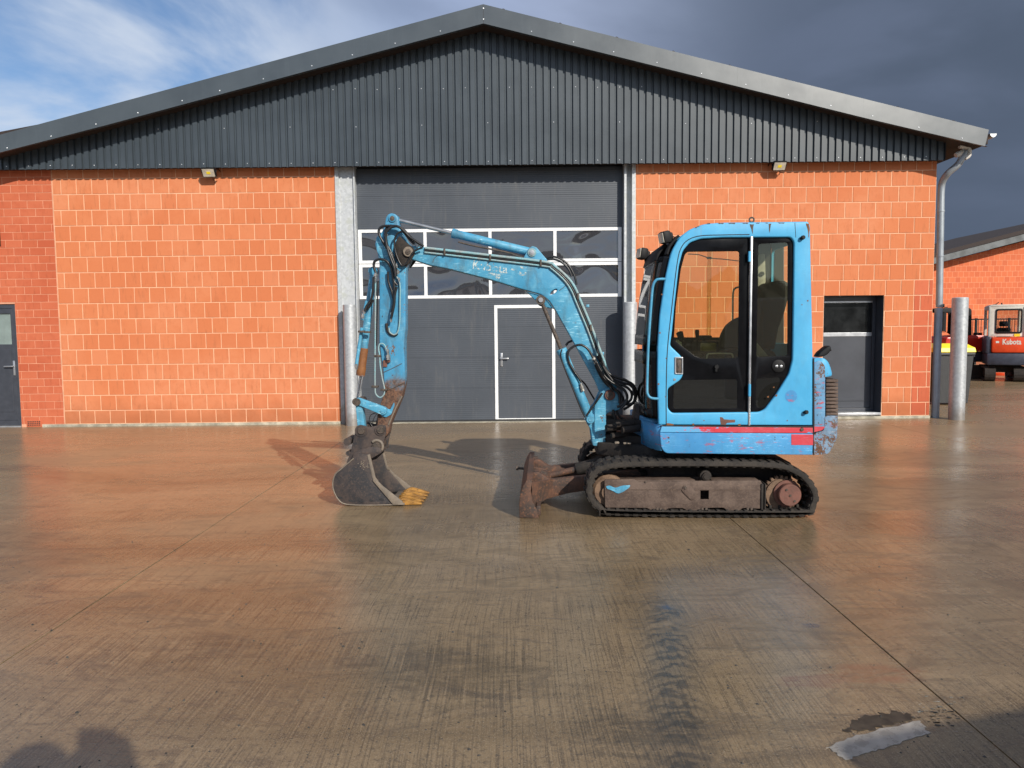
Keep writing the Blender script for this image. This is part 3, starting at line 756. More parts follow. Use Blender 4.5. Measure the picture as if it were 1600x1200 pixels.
# downpipe
def wp(px, py, Y=D + 0.03): x_, z_ = W(px, py, Y); return (x_, Y, z_)
mb = MB(); tube(mb, [wp(1507, 236, YC), wp(1503, 247, YC), wp(1496, 258, YC + 0.03), wp(1482, 270, YC + 0.10), wp(1474, 281, D - 0.02), wp(1471, 294), wp(1470, 330), wp(1467.5, 480)], 0.052, 6)
for q in (330, 400): 
    a = wp(1470 - (q - 330) * 0.0165, q); mb.rod((a[0], a[1], a[2] - 0.014), (a[0], a[1], a[2] + 0.014), 0.058, 20); mb.box(a[0] - 0.012, a[0] + 0.012, a[1], D + 0.12, a[2] - 0.01, a[2] + 0.01)
S(mb, 'downpipe', M['pipe'], smooth=50)
mb = MB(); a = wp(1466.5, 481); b = wp(1465, 657); mb.rod((a[0], a[1], a[2]), (a[0], b[1], 0.0), [(0, 0.050), (0.005, 0.060), (1, 0.060)], 24); S(mb, 'standpipe', M['pipe'], smooth=50)
mb = MB(); tube(mb, [wp(*q_, YC) for q_ in ((1499, 228), (1507, 229), (1513, 232), (1513.5, 242), (1507, 247))], 0.040, 5); mb.rod(wp(1493, 243, YC), wp(1506, 237, YC), [(0, 0.036), (0.2, 0.042), (1, 0.045)], 16)
S(mb, 'gutter_outlet', M['plastic_white'], smooth=50)

# steel columns beside the big door
def hcol(pxs, name='steel_column', mats=M['galv_dull'], y0=D - 0.02, recess=0.07):
    xs = [W(p, 460, D)[0] for p in pxs]          # left flange out, in, right flange in, out
    mb = MB(); a, b, c, d = xs
    P = [(a, y0), (b, y0), (b, y0 + recess), (c, y0 + recess), (c, y0), (d, y0), (d, y0 + 0.22), (a, y0 + 0.22)]
    V = [(p[0], p[1], 0.0) for p in P] + [(p[0], p[1], ZTOP - 0.05) for p in P]; n = len(P)
    mb.mesh(V, [(i, (i + 1) % n, n + (i + 1) % n, n + i) for i in range(n)] + [tuple(range(n, 2 * n))])
    return S(mb, name, mats, smooth=0, bev=0.002)
hcol((528.3, 534, 556.5, 558.5), recess=0.035)
hcol((975, 978.5, 987, 992.7), recess=0.12)
# overhead sectional door -------------------------------------------------
dx0 = W(560, 460, YD)[0]; dx1 = W(974, 460, YD)[0]; ztopd = 4.32
def dz(py): return W(766, py, YD)[1]
seams = [0.0, dz(606), dz(558), dz(511), dz(465.5), dz(410.0), dz(357.5), dz(305), dz(262)]
sd = empty('sectional_door', (0, 0, 0)); sd.parent = bl
wx0 = W(773, 560, YD)[0]; wx1 = W(867.5, 560, YD)[0]; wzt = dz(477)
def dpanel(x0, x1, z0, z1, parent=sd, name='door_panel'):
    mb = MB(); mb.box(x0, x1, YD, YD + 0.04, z0 + 0.0008, z1 - 0.0008, 0.0012); return S(mb, name, M['door'], parent, smooth=0)
wd = empty('wicket_door', (0, 0, 0)); wd.parent = bl
fr = 0.052
for i in range(len(seams) - 1):
    z0, z1 = seams[i], seams[i + 1]
    if i in (4, 5): continue
    if z0 < wzt - 0.02:
        dpanel(dx0, wx0, max(z0, 0.03), z1); dpanel(wx1, dx1, max(z0, 0.03), z1)
        if z1 > wzt + 0.01: dpanel(wx0, wx1, wzt, z1); z1 = wzt
        dpanel(wx0 + fr, wx1 - fr, max(z0, 0.05), z1 - (fr if abs(z1 - wzt) < 1e-6 else 0), wd, 'leaf_panel')
    else: dpanel(dx0, dx1, z0, z1)
mb = MB(); mb.box(dx0, dx1, YD + 0.005, YD + 0.04, 0.0, 0.028); S(mb, 'bottom_seal', M['seal'], sd, smooth=0)
mb = MB(); mb.box(dx0 - 0.06, dx1 + 0.06, YD + 0.045, YD + 0.07, 0.0, ztopd); S(mb, 'door_backing', M['seal'], sd, smooth=0)
mb = MB(); plate(mb, [[(wx0, 0.035), (wx1, 0.035), (wx1, wzt), (wx0, wzt)], [(wx0 + fr, 0.05), (wx1 - fr, 0.05), (wx1 - fr, wzt - fr), (wx0 + fr, wzt - fr)]], YD - 0.012, YD + 0.02, 0.003)
S(mb, 'door_frame', M['white_frame'], wd, smooth=0)
hx, hz = W(783.5, 562, YD); mb = MB(); mb.box(hx - 0.018, hx + 0.018, YD - 0.014, YD, hz - 0.11, hz + 0.11, 0.004)
mb.rod((hx, YD - 0.010, hz + 0.02), (hx, YD - 0.05, hz + 0.02), 0.012, 14); mb.box(hx - 0.01, hx + 0.12, YD - 0.055, YD - 0.035, hz + 0.01, hz + 0.03, 0.006)
mb.rod((hx, YD - 0.010, hz + 0.02), (hx, YD - 0.02, hz + 0.02), 0.028, 18)
S(mb, 'handle', M['alu'], wd)
# window bands: 4 panes each
for (za, zb_) in ((dz(465.5), dz(411.0)), (dz(410.2), dz(357))):
    fw = 0.055; xa = dx0 + 0.02; xb = dx1 - 0.03
    n = 4; pw = (xb - xa - fw * 2 - fw * 0.95 * (n - 1)) / n
    loops = [rect(xa, xb, za, zb_)]; panes = []
    for i in range(n):
        p0 = xa + fw + i * (pw + fw * 0.95); r_ = (p0, p0 + pw, za + fw * 0.92, zb_ - fw * 0.92); panes.append(r_)
        loops.append(rect(*r_))
    mb = MB(); plate(mb, loops, YD - 0.008, YD + 0.03, 0.003); S(mb, 'window_frame', M['white_frame'], sd, smooth=0)
    for r_ in panes:
        mb = MB(); mb.box(r_[0] - 0.005, r_[1] + 0.005, YD + 0.010, YD + 0.016, r_[2] - 0.005, r_[3] + 0.005); S(mb, 'pane', M['acrylic'], sd, smooth=0)
for (a, b) in ((W(557.5, 460, D)[0], dx0), (dx1, W(975.5, 460, D)[0])):
    mb = MB(); mb.box(min(a, b), max(a, b), YD - 0.01, YD + 0.03, 0, ztopd); S(mb, 'door_guide', M['seal'], sd, smooth=0)
mb = MB(); mb.box(dx0 - 0.02, dx1 + 0.02, D - 0.02, YD + 0.1, -0.05, 0.004); S(mb, 'threshold', M['plinth'], smooth=0)

# right service door ------------------------------------------------------
YR = D + 0.25
rd = empty('service_door', (0, 0, 0)); rd.parent = bl
lx0, ltop = W(1289, 465, YR); lx1 = W(1361.5, 560, YR)[0]
def rz(py): return W(1330, py, YR)[1]
lx0 = dxa + 0.01
mb = MB(); mb.box(dxa + 0.001, dxa + 0.012, D + 0.02, YR + 0.1, 0.05, dza); mb.box(dxb - 0.006, dxb - 0.001, D + 0.012, YR + 0.1, 0.05, dza); mb.box(dxa + 0.013, dxb - 0.007, D + 0.012, YR + 0.1, dza - 0.006, dza - 0.001)
S(mb, 'reveal', M['dark_frame'], rd, smooth=0)
ztp = W(1330, 468, YR)[1]; zbt = 0.10
mb = MB(); plate(mb, [rect(dxa + 0.02, dxb - 0.01, zbt, dza - 0.007), rect(dxa + 0.075, lx1, zbt + 0.05, rz(470))], YR - 0.01, YR + 0.06, 0.003); S(mb, 'frame', M['dark_frame'], rd, smooth=0)
xa, xb = dxa + 0.078, lx1 - 0.003
for (z0, z1, nm, mt, pr) in ((rz(473), rz(470) - 0.003, 'top_rail', M['alu'], 0.0), (rz(525.5), rz(519.5), 'middle_rail', M['alu'], 0.0), (zbt + 0.052, rz(526.0), 'door_leaf', M['door_leaf'], 0.012)):
    mb = MB(); mb.box(xa, xb, YR - 0.002 + pr, YR + 0.04, z0, z1, 0.003); S(mb, nm, mt, rd, smooth=0)
mb = MB(); mb.box(xa, xb, YR + 0.02, YR + 0.03, rz(519.3), rz(473.2)); S(mb, 'window_pane', M['pane_dark'], rd, smooth=0)
mb = MB(); mb.box(dxa + 0.014, dxb - 0.008, D - 0.015, YR + 0.08, 0.055, 0.098, 0.003); S(mb, 'sill', M['alu'], rd)
mb = MB(); mb.box(xa + 0.02, xb - 0.02, YR - 0.001, YR + 0.012, zbt + 0.17, zbt + 0.178); S(mb, 'kick_rail', M['dark_frame'], rd, smooth=0)
# left door ---------------------------------------------------------------
YL = D + 0.03
ld = empty('entrance_door', (0, 0, 0)); ld.parent = bl
def lz(py): return W(15, py, YL)[1]
mb = MB(); plate(mb, [rect(ldx - 0.998, ldx - 0.004, 0.02, ldz - 0.003), rect(ldx - 0.93, ldx - 0.07, 0.11, ldz - 0.07)], YL - 0.01, YL + 0.07, 0.004); S(mb, 'frame', M['dark_frame'], ld, smooth=0)
gx1 = W(17.5, 515, YL)[0]
mb = MB(); plate(mb, [rect(ldx - 0.928, ldx - 0.072, 0.112, ldz - 0.072), rect(ldx - 0.84, gx1, lz(538), lz(490))], YL - 0.004, YL + 0.05, 0.004); S(mb, 'door_leaf', M['dark_frame'], ld, smooth=0)
mb = MB(); mb.box(ldx - 0.82, gx1 - 0.02, YL - 0.010, YL + 0.02, 0.25, lz(546), 0.004); S(mb, 'panel', M['dark_frame'], ld, smooth=0)
mb = MB(); mb.box(ldx - 0.845, gx1 + 0.005, YL + 0.02, YL + 0.03, lz(538.5), lz(489.5)); S(mb, 'window_pane', M['pane_frost'], ld, smooth=0)
hx, hz = W(23, 575, YL); mb = MB(); mb.box(hx - 0.016, hx + 0.016, YL - 0.016, YL - 0.002, hz - 0.12, hz + 0.12, 0.004)
mb.rod((hx, YL - 0.01, hz + 0.03), (hx, YL - 0.06, hz + 0.03), 0.011, 12); mb.box(hx - 0.14, hx + 0.01, YL - 0.066, YL - 0.046, hz + 0.02, hz + 0.04, 0.007); S(mb, 'handle', M['alu'], ld)
mb = MB(); mb.box(ldx - 0.998, ldx - 0.004, YL - 0.05, YL + 0.08, 0.0, 0.018, 0.002); S(mb, 'sill', M['alu'], ld)
# window at the far left edge
wx_, wz0 = W(1.5, 385, D); wz1 = W(1.5, 335, D)[1]
mb = MB(); mb.box(wx_ - 0.8, wx_, D - 0.012, D + 0.02, wz0, wz1, 0.003); S(mb, 'side_window', M['pane_dark'])

# ------------------------------------------------------------------ floodlights
def floodlight(px0, px1, py0, py1, label, tilt):
    Y = YC + 0.03
    xa, zt = W(px0, py0, Y); xb, zb_ = W(px1, py1, Y)
    w_ = xb - xa; zc = (zt + zb_) / 2 - 0.01; xc = (xa + xb) / 2
    rt = empty('floodlight', (xc, Y, zc), 0, label, 'floodlight', 'floodlights under the gable cladding')
    Mx = Matrix.Rotation(R(tilt), 4, 'X')
    mb = MB(); mb.box(-w_ / 2, w_ / 2, -0.02, 0.035, -0.075, 0.075, 0.008, mat=Mx)
    for k in range(7): mb.box(-w_ / 2 + 0.02 + k * (w_ - 0.05) / 6, -w_ / 2 + 0.028 + k * (w_ - 0.05) / 6, 0.035, 0.055, -0.06, 0.06, mat=Mx)
    mb.build('housing', M['black'], rt)
    mb = MB(); mb.box(-w_ / 2 + 0.014, w_ / 2 - 0.014, -0.023, -0.019, -0.062, 0.062, mat=Mx); mb.build('lens', M['lamp_lens'], rt)
    mb = MB(); mb.box(-0.03, 0.03, -0.026, -0.022, -0.02, 0.02, mat=Mx); mb.build('led_chip', M['bin_yellow'], rt)
    mb = MB()
    for s in (-1, 1): tube(mb, [(s * (w_ / 2 + 0.008), 0, 0), (s * (w_ / 2 + 0.008), 0.03, 0.06), (s * (w_ / 2 + 0.008), 0.10, 0.07), (s * (w_ / 2 + 0.008), 0.232, 0.02)], 0.007, smooth=False)
    tube(mb, [(-w_ / 2 - 0.008, 0.232, 0.02), (w_ / 2 + 0.008, 0.232, 0.02)], 0.008, smooth=False)
    mb.build('bracket', M['black'], rt)
    mb = MB(); tube(mb, [(0.03, 0.05, -0.03), (0.04, 0.10, -0.11), (0.06, 0.19, -0.09), (0.06, 0.235, -0.01)], 0.005); mb.build('cable', M['hose'], rt)
floodlight(315.5, 337, 262.5, 274, 'black floodlight on the orange wall left of the big door', 35)
floodlight(1207.5, 1228, 251.5, 264.5, 'black floodlight on the orange wall above the excavator cab', 35)

# ------------------------------------------------------------------ bollards
def bollard(px, base_y, top_y, wpx, label, dist=0.215):
    gy = D - dist; gx = W(px, 600, gy)[0]
    r_ = wpx / 2 / F * gy; _, zt = W(px, top_y, gy)
    rt = empty('bollard', (gx, gy, 0), 0, label, 'bollard', 'galvanised steel bollards by the hall')
    mb = MB(); mb.rod((0, 0, -0.05), (0, 0, zt), [(0, r_), (1, r_)], 40)
    mb.build('post', M['galv'], rt, smooth=40)
    mb = MB(); mb.rod((0, 0, zt), (0, 0, zt + 0.012), [(0, r_ * 0.98), (0.5, r_ * 0.97), (1, r_ * 0.8)], 40); mb.build('cap', M['galv_dull'], rt, smooth=40)
bollard(549, 667, 477, 20, 'galvanised bollard at the left side of the big sectional door')
bollard(984.5, 664, 473, 22, 'galvanised bollard between the big door and the excavator cab')
bollard(1496, 662, 466, 23, 'galvanised bollard in front of the bin at the hall corner', 0.25)

# ------------------------------------------------------------------ wheelie bin
gx, gy = G(1492, 633)
bn = empty('wheelie_bin', (gx, gy + 0.3, 0), 0, 'dark grey wheelie bin with a yellow lid beside the hall corner', 'bin')
_, bt = W(1492, 551, gy); bw = 56 / F * gy
def taper(z0, z1, w0, w1, d0, d1, sh=0.0):
    return ([(-w0 / 2, -d0 / 2, z0), (w0 / 2, -d0 / 2, z0), (w0 / 2, d0 / 2, z0), (-w0 / 2, d0 / 2, z0), (-w1 / 2, -d1 / 2 + sh, z1), (w1 / 2, -d1 / 2 + sh, z1), (w1 / 2, d1 / 2 + sh, z1), (-w1 / 2, d1 / 2 + sh, z1)],
            [(0, 1, 2, 3), (4, 5, 6, 7), (0, 1, 5, 4), (1, 2, 6, 5), (2, 3, 7, 6), (3, 0, 4, 7)])
mb = MB(); mb.mesh(*taper(0.03, bt - 0.05, bw * 0.82, bw * 0.96, 0.5, 0.62)); mb.mesh(*taper(bt - 0.05, bt, bw, bw, 0.68, 0.68)); mb.build('body', M['bin_grey'], bn, smooth=0, bev=0.012)
mb = MB(); V, Fs = taper(bt + 0.004, bt + 0.09, bw * 1.04, bw * 1.0, 0.70, 0.66); mb.mesh(V, Fs); mb.mesh(*taper(bt + 0.09, bt + 0.17, bw * 1.0, bw * 0.72, 0.66, 0.4)); mb.build('lid', M['bin_yellow'], bn, smooth=0, bev=0.015)
for s in (-1, 1):
    mb = MB(); mb.rod((s * bw * 0.38, 0.27, 0.1), (s * bw * 0.46, 0.27, 0.1), 0.1, 24); mb.build('wheel', M['black'], bn)
mb = MB(); tube(mb, [(bw * 0.5, -0.2, bt - 0.06), (bw * 0.58, -0.2, bt - 0.08), (bw * 0.58, 0.15, bt - 0.08), (bw * 0.5, 0.15, bt - 0.06)], 0.014); mb.build('handle', M['bin_grey'], bn)

# ------------------------------------------------------------------ neighbouring hall, far right
def far_wall_mat():
    m, t, p = mat('far_block_wall')
    g = t.new('ShaderNodeNewGeometry').outputs['Position']
    X, Y, Z = t.sep(g)
    br = t.new('ShaderNodeTexBrick'); t.put(br.inputs['Vector'], t.comb(X, Z, 0.0))
    br.inputs['Scale'].default_value = 1.0; br.inputs['Brick Width'].default_value = 0.25; br.inputs['Row Height'].default_value = 0.25
    br.inputs['Mortar Size'].default_value = 0.006; br.inputs['Bias'].default_value = 0.0
    br.inputs['Color1'].default_value = (0.66, 0.17, 0.065, 1); br.inputs['Color2'].default_value = (0.54, 0.125, 0.05, 1); br.inputs['Mortar'].default_value = (0.75, 0.35, 0.2, 1)
    row = t.noise(t.comb(0.0, t.math('MULTIPLY', t.math('FLOOR', t.math('DIVIDE', Z, 0.5)), 3.7), 0.0), 1.0, 1, 0.5)
    c = t.mix(t.math('MULTIPLY', t.ramp(row, 0.4, 0.6), 0.3), br.outputs[0], (0.48, 0.11, 0.05))
    t.put(p.inputs['Base Color'], c); p.inputs['Roughness'].default_value = 0.9
    t.put(p.inputs['Normal'], t.bump(br.outputs['Fac'], -0.6, 0.006))
    return m
YN = 34.0
nb = empty('neighbour_hall', (22, YN, 0), 0, 'second orange block hall with a grey sloping verge, far right behind the yard', 'building')
def NP(px, py, Y=YN): x_, z_ = W(px, py, Y); return (x_, z_)
a = NP(1440, 418); b = NP(1600, 377)
sl_ = (b[1] - a[1]) / (b[0] - a[0])
def zl(x): return a[1] + (x - a[0]) * sl_
xa_, xb_, xc_ = a[0] - 3.0, a[0] + 9.0, a[0] + 21.0
mb = MB(); plate(mb, [[(xa_, 0), (xc_, 0), (xc_, zl(xa_)), (xb_, zl(xb_)), (xa_, zl(xa_))]], YN, YN + 0.3)
mb.v = [(p[0] - 22, p[1] - YN, p[2]) for p in mb.v]; mb.build('wall', far_wall_mat(), nb, smooth=0)
fh = (NP(1540, 374.5)[1] - NP(1540, 391)[1])
for (y0, y1, o0, o1, nm, mt) in ((YN - 0.75, YN - 0.70, 0.0, fh * 0.62, 'verge_board', simple('weathered_board', (0.10, 0.11, 0.115), 0.6, var=0.4, scale=3)), (YN - 0.80, YN + 12, fh * 0.63, fh * 1.0, 'roof', M['soffit'])):
    mb = MB(); q0 = W(1470.5, 409.5, y0); q1 = W(1600, 375.5, y0); s2 = (q1[1] - q0[1]) / (q1[0] - q0[0])
    def zz2(x): return q0[1] + (x - q0[0]) * s2
    x0, x1 = q0[0] - 3, xb_ - 0.3
    plate(mb, [[(x0, zz2(x0) + o0), (x1, zz2(x1) + o0), (x1, zz2(x1) + o1), (x0, zz2(x0) + o1)]], y0, y1)
    x2 = x1 + (x1 - x0)
    plate(mb, [[(x1, zz2(x1) + o0), (x2, zz2(x0) + o0), (x2, zz2(x0) + o1), (x1, zz2(x1) + o1)]], y0, y1)
    mb.v = [(p[0] - 22, p[1] - YN, p[2]) for p in mb.v]; mb.build(nm, mt, nb, smooth=0)
# bar fence in front of it
YFn = 29.0
f0 = W(1518, 498, YFn); f1 = W(1600, 497, YFn)
fn = empty('bar_fence', (f0[0], YFn, 0), 0, 'black vertical bar fence behind the red excavators', 'fence')
L = f1[0] - f0[0] + 1.5; ht = f0[1]
mb = MB(); mb.box(0, L, -0.02, 0.02, ht - 0.05, ht, 0.004); mb.box(0, L, -0.02, 0.02, 0.12, 0.17, 0.004); mb.build('rail', M['black'], fn)
for xx in (0.15, 1.45, 2.75): mb = MB(); mb.box(xx, xx + 0.07, -0.035, 0.035, 0, ht + 0.02); mb.build('post', M['black'], fn)
mb = MB()
k = 0.05
while k < L: mb.box(k, k + 0.016, -0.008, 0.008, 0.15, ht - 0.04); k += 0.11
tag(mb.build('bar', M['black'], fn, smooth=0), kind='stuff')

# ------------------------------------------------------------------ the two parked excavators far right
def rbox(x0, x1, y0, y1, z0, z1, bev=0.03): mb = MB(); mb.box(x0, x1, y0, y1, z0, z1, bev); return mb
def track_unit(parent, x0, x1, y0, y1, h):
    """a track running along y"""
    P = []
    r_ = h / 2
    for k in range(9): a = math.pi / 2 + math.pi * k / 8; P.append((y0 + r_ + r_ * math.cos(a), r_ + r_ * math.sin(a)))
    for k in range(9): a = -math.pi / 2 + math.pi * k / 8; P.append((y1 - r_ + r_ * math.cos(a), r_ + r_ * math.sin(a)))
    Pi = [((p[0] - (y0 + y1) / 2) * 0.90 + (y0 + y1) / 2, (p[1] - r_) * 0.72 + r_) for p in P]
    me = flat_mesh([P, Pi], (x1 - x0) / 2); mb = MB(); mb.me(me, lambda v: Vector(((x0 + x1) / 2 + v.z, v.x, v.y)))
    L_ = len(P)
    for k in range(L_ * 3):
        i = k // 3; t_ = (k % 3) / 3; p = Vector(P[i]).lerp(Vector(P[(i + 1) % L_]), t_)
    n = 26; per = [(y0 + r_ + (y1 - y0 - h) * k / n) for k in range(n + 1)]
    for yy in per: mb.box(x0, x1, yy - 0.015, yy + 0.015, -0.012 + 0.012, 0.012); mb.box(x0, x1, yy - 0.015, yy + 0.015, h - 0.002, h + 0.012)
    t_ = mb.build('track', M['rubber'], parent, smooth=0)
    mb = MB(); mb.box(x0 + 0.05, x1 - 0.05, y0 + r_, y1 - r_, h * 0.25, h * 0.75, 0.02)
    for yy in (y0 + r_, y1 - r_): mb.rod((x0 + 0.04, yy, r_), (x1 - 0.04, yy, r_), h * 0.36, 20)
    mb.build('track_frame', M['undercarriage'], t_)
    t_.data.materials[0] = M['undercarriage']
    return t_
YE = 19.7
def XE(px): return W(px, 540, YE)[0]
def ZE(py): return W(1570, py, YE)[1]
ex2 = empty('parked_excavator', (XE(1575), YE, 0), 0, 'small excavator with a white cab and orange-red tail, parked at the right edge', 'excavator', 'red excavators parked beyond the hall')
ex2.rotation_euler = (0, 0, R(-27)); ex2.scale = (0.85, 1, 1)
ox = XE(1575)
cx0, cx1 = XE(1545) - ox, XE(1603) - ox
body_w = (XE(1541) - ox, XE(1618) - ox)
cabz0, cabz1 = ZE(526), ZE(476.5)
# cab of plates with openings
def cab_wall(parent, face, x0, x1, y0, y1, z0, z1, mat_, hole, name='cab_panel'):
    if face == 'y':
        mb = MB(); plate(mb, [fillet(rect(x0, x1, z0, z1), 0.05), fillet(rect(*hole), 0.05)], y0, y1, 0.004); return mb.build(name, mat_, parent, smooth=30)
    me = flat_mesh([fillet(rect(y0, y1, z0, z1), 0.05), fillet(rect(*hole), 0.05)], (x1 - x0) / 2, 0.004)
    mb = MB(); mb.me(me, lambda v: Vector(((x0 + x1) / 2 + v.z, v.x, v.y))); return mb.build(name, mat_, parent, smooth=30)
cab = empty('cab', (0, 0, 0)); cab.parent = ex2
wz0_, wz1_ = ZE(519.5), ZE(484)
whx = (XE(1557.5) - ox, XE(1596) - ox)
cab_wall(cab, 'y', cx0 + 0.02, cx1, 0.25, 0.30, cabz0, cabz1, M['cream'], (whx[0], whx[1], wz0_, wz1_), 'rear_panel')
cab_wall(cab, 'y', cx0 + 0.02, cx1, 1.25, 1.30, cabz0 - 0.3, cabz1 - 0.04, M['cream'], (cx0 + 0.08, cx1 - 0.06, cabz0 - 0.1, wz1_ + 0.05), 'front_panel')
for xx in (cx0, cx1 - 0.03):
    cab_wall(cab, 'x', xx, xx + 0.04, 0.22, 1.32, cabz0 - 0.3, cabz1 - 0.01, M['inner_grey'] if xx == cx0 else M['cream'], (0.34, 1.2, cabz0 + 0.02, wz1_), 'side_panel')
rbox(cx0 + 0.03, cx1 - 0.01, 0.24, 1.30, cabz1 - 0.035, cabz1 + 0.02, 0.02).build('roof', M['cream'], cab)
mb = MB(); plate(mb, [fillet(rect(whx[0] - 0.03, whx[1] + 0.03, wz0_ - 0.03, wz1_ + 0.03), 0.06), fillet(rect(whx[0] + 0.015, whx[1] - 0.015, wz0_ + 0.015, wz1_ - 0.015), 0.04)], 0.235, 0.247, 0.002); mb.build('window_seal', M['black'], cab)
mb = MB(); mb.box(whx[0], whx[1], 0.26, 0.266, wz0_, wz1_); mb.build('window_pane', M['clear'], cab, smooth=0)
mb = MB(); sx = XE(1571.5) - ox
mb.box(sx - 0.12, sx + 0.12, 0.55, 0.62, ZE(510), ZE(501.5), 0.03); mb.box(sx - 0.18, sx + 0.20, 0.5, 0.62, ZE(535), ZE(512), 0.04); mb.build('seat', M['seat'], cab)
mb = MB(); tube(mb, [(cx0 + 0.12, 0.4, cabz1 + 0.02), (cx0 + 0.2, 0.4, cabz1 + 0.03), (cx0 + 0.28, 0.4, cabz1 + 0.09)], 0.012); mb.rod((cx0 + 0.36, 0.4, cabz1), (cx0 + 0.36, 0.4, cabz1 + 0.07), 0.02, 10); mb.build('antenna', M['black'], cab)
# tail
mb = MB(); mb.box(body_w[0] + 0.15, body_w[1], 0.0, 0.9, ZE(551.5), ZE(527), 0.05); mb.build('engine_cover', M['orange_red'], ex2)
mb = MB(); mb.box(body_w[0], body_w[0] + 0.147, 0.05, 1.3, ZE(553), ZE(526), 0.03); mb.build('side_cover', M['grey_blue'], ex2)
mb = MB(); mb.box(body_w[0] + 0.02, body_w[1], -0.03, 1.3, ZE(571), ZE(552), 0.06); mb.build('counterweight', M['grey_blue'], ex2)
tm = text_mesh('Kubota', 0.20, 0.001, 0.006); cxx, czz = XE(1580.5) - ox, ZE(534.5)
mb = MB(); mb.me(tm, lambda v: Vector((cxx + v.x * 0.84, -0.0022 + v.z * 0.5, czz + v.y))); mb.build('lettering', M['cream'], ex2, smooth=0)
mb = MB(); mb.box(XE(1586) - ox, XE(1595) - ox, 0.235, 0.249, ZE(526), ZE(522)); mb.build('warning_sticker', M['bin_yellow'], ex2, smooth=0)
mb = MB(); mb.box(XE(1556) - ox, XE(1561) - ox, -0.004, -0.001, ZE(536), ZE(533)); mb.build('type_plate', M['sticker'], ex2, smooth=0)
th_ = ZE(574)
track_unit(ex2, XE(1541) - ox, XE(1558) - ox, 0.0, 1.75, th_)
track_unit(ex2, XE(1586) - ox, XE(1604) - ox, 0.0, 1.75, th_)
mb = MB(); mb.box(XE(1556) - ox, XE(1588) - ox, 0.4, 1.3, ZE(583), ZE(570), 0.02); mb.build('undercarriage', M['undercarriage'], ex2)
mb = MB(); mb.box(XE(1556) - ox, XE(1588) - ox, 2.0, 2.05, 0.05, 0.14, 0.01); mb.build('dozer_blade', M['orange_red'], ex2)
# boom of that machine, in front of its cab (hidden behind it)
mb = MB(); P = [(1.3, 0.5), (1.5, 0.5), (2.2, 0.9), (2.9, 0.8), (2.9, 0.95), (2.1, 1.06), (1.3, 0.7)]
me = flat_mesh([P], 0.07); mb.me(me, lambda v: Vector((0.28 + v.z, v.x, v.y - 0.05))); mb.build('boom', M['orange_red'], ex2)
# the other one: dark cab, seen from its side, behind bin and bollard
YE = 21.0
ox = XE(1500)
ex3 = empty('parked_excavator', (ox, YE, 0), 0, 'red excavator with a black cab behind the yellow-lidded bin', 'excavator', 'red excavators parked beyond the hall')
cab = empty('cab', (0, 0, 0)); cab.parent = ex3
cx0, cx1 = XE(1462) - ox, XE(1518) - ox; z0, z1 = ZE(528), ZE(480)
hole1 = fillet(rect(XE(1466) - ox, XE(1477) - ox, ZE(518), ZE(487)), 0.03)
hole2 = fillet(rect(XE(1489) - ox, XE(1510) - ox, ZE(518), ZE(487)), 0.03)
out = fillet([(cx0, z0), (cx1, z0), (cx1 - 0.03, z1 - 0.05), (cx1 - 0.12, z1), (cx0 + 0.2, z1), (cx0, z1 - 0.25)], 0.06)
for yy in (0.0, 0.9): mb = MB(); plate(mb, [out, hole1, hole2], yy, yy + 0.05, 0.006); mb.build('side_panel', M['black'], cab)
mb = MB(); mb.box(cx0 + 0.18, cx1 - 0.10, 0.052, 0.898, z1 - 0.04, z1 - 0.005); mb.box(cx1 - 0.05, cx1 - 0.01, 0.052, 0.898, z0, z1 - 0.08); mb.build('roof', M['black'], cab)
for h_ in (hole1, hole2):
    mb = MB(); plate(mb, [h_], 0.02, 0.026); mb.build('window_pane', M['clear'], cab, smooth=0)
for xx in (XE(1471) - ox, XE(1478) - ox): mb = MB(); mb.box(xx - 0.05, xx + 0.05, 0.2, 0.27, z1 + 0.03, z1 + 0.12, 0.015); tube(mb, [(xx, 0.23, z1 - 0.01), (xx, 0.23, z1 + 0.04)], 0.01, smooth=False); mb.build('work_light', M['black'], ex3)
mb = MB(); tube(mb, [(XE(1470) - ox, 0.23, z1 + 0.03), (XE(1486) - ox, 0.23, z1 + 0.02)], 0.012, smooth=False); mb.build('light_bar', M['black'], ex3)
mb = MB(); P = fillet([(XE(1470) - ox, ZE(548)), (XE(1545) - ox, ZE(548)), (XE(1545) - ox, ZE(524)), (XE(1520) - ox, ZE(523)), (XE(1474) - ox, ZE(526))], 0.05)
plate(mb, [P], -0.15, 1.2, 0.03); mb.build('engine_cover', M['red_paint'], ex3)
mb = MB(); mb.box(XE(1528) - ox, XE(1538) - ox, 0.1, 0.25, ZE(524), ZE(519.5), 0.02); mb.build('exhaust', M['black'], ex3)
mb = MB(); mb.box(XE(1455) - ox, XE(1543) - ox, -0.1, 1.2, ZE(565), ZE(549), 0.05); mb.build('counterweight', M['grey_blue'], ex3)
th_ = ZE(570)
for y0 in (-0.1, 0.95):
    P = []; r_ = th_ / 2; xa, xb = XE(1455) - ox, XE(1552) - ox
    for k in range(9): a_ = math.pi / 2 + math.pi * k / 8; P.append((xa + r_ + r_ * math.cos(a_), r_ + r_ * math.sin(a_)))
    for k in range(9): a_ = -math.pi / 2 + math.pi * k / 8; P.append((xb - r_ + r_ * math.cos(a_), r_ + r_ * math.sin(a_)))
    mb = MB(); plate(mb, [P], y0, y0 + 0.28); mb.build('track', M['rubber'], ex3, smooth=0)
mb = MB(); mb.box(XE(1480) - ox, XE(1530) - ox, 0.2, 0.94, ZE(585), ZE(566)); mb.build('undercarriage', M['undercarriage'], ex3)

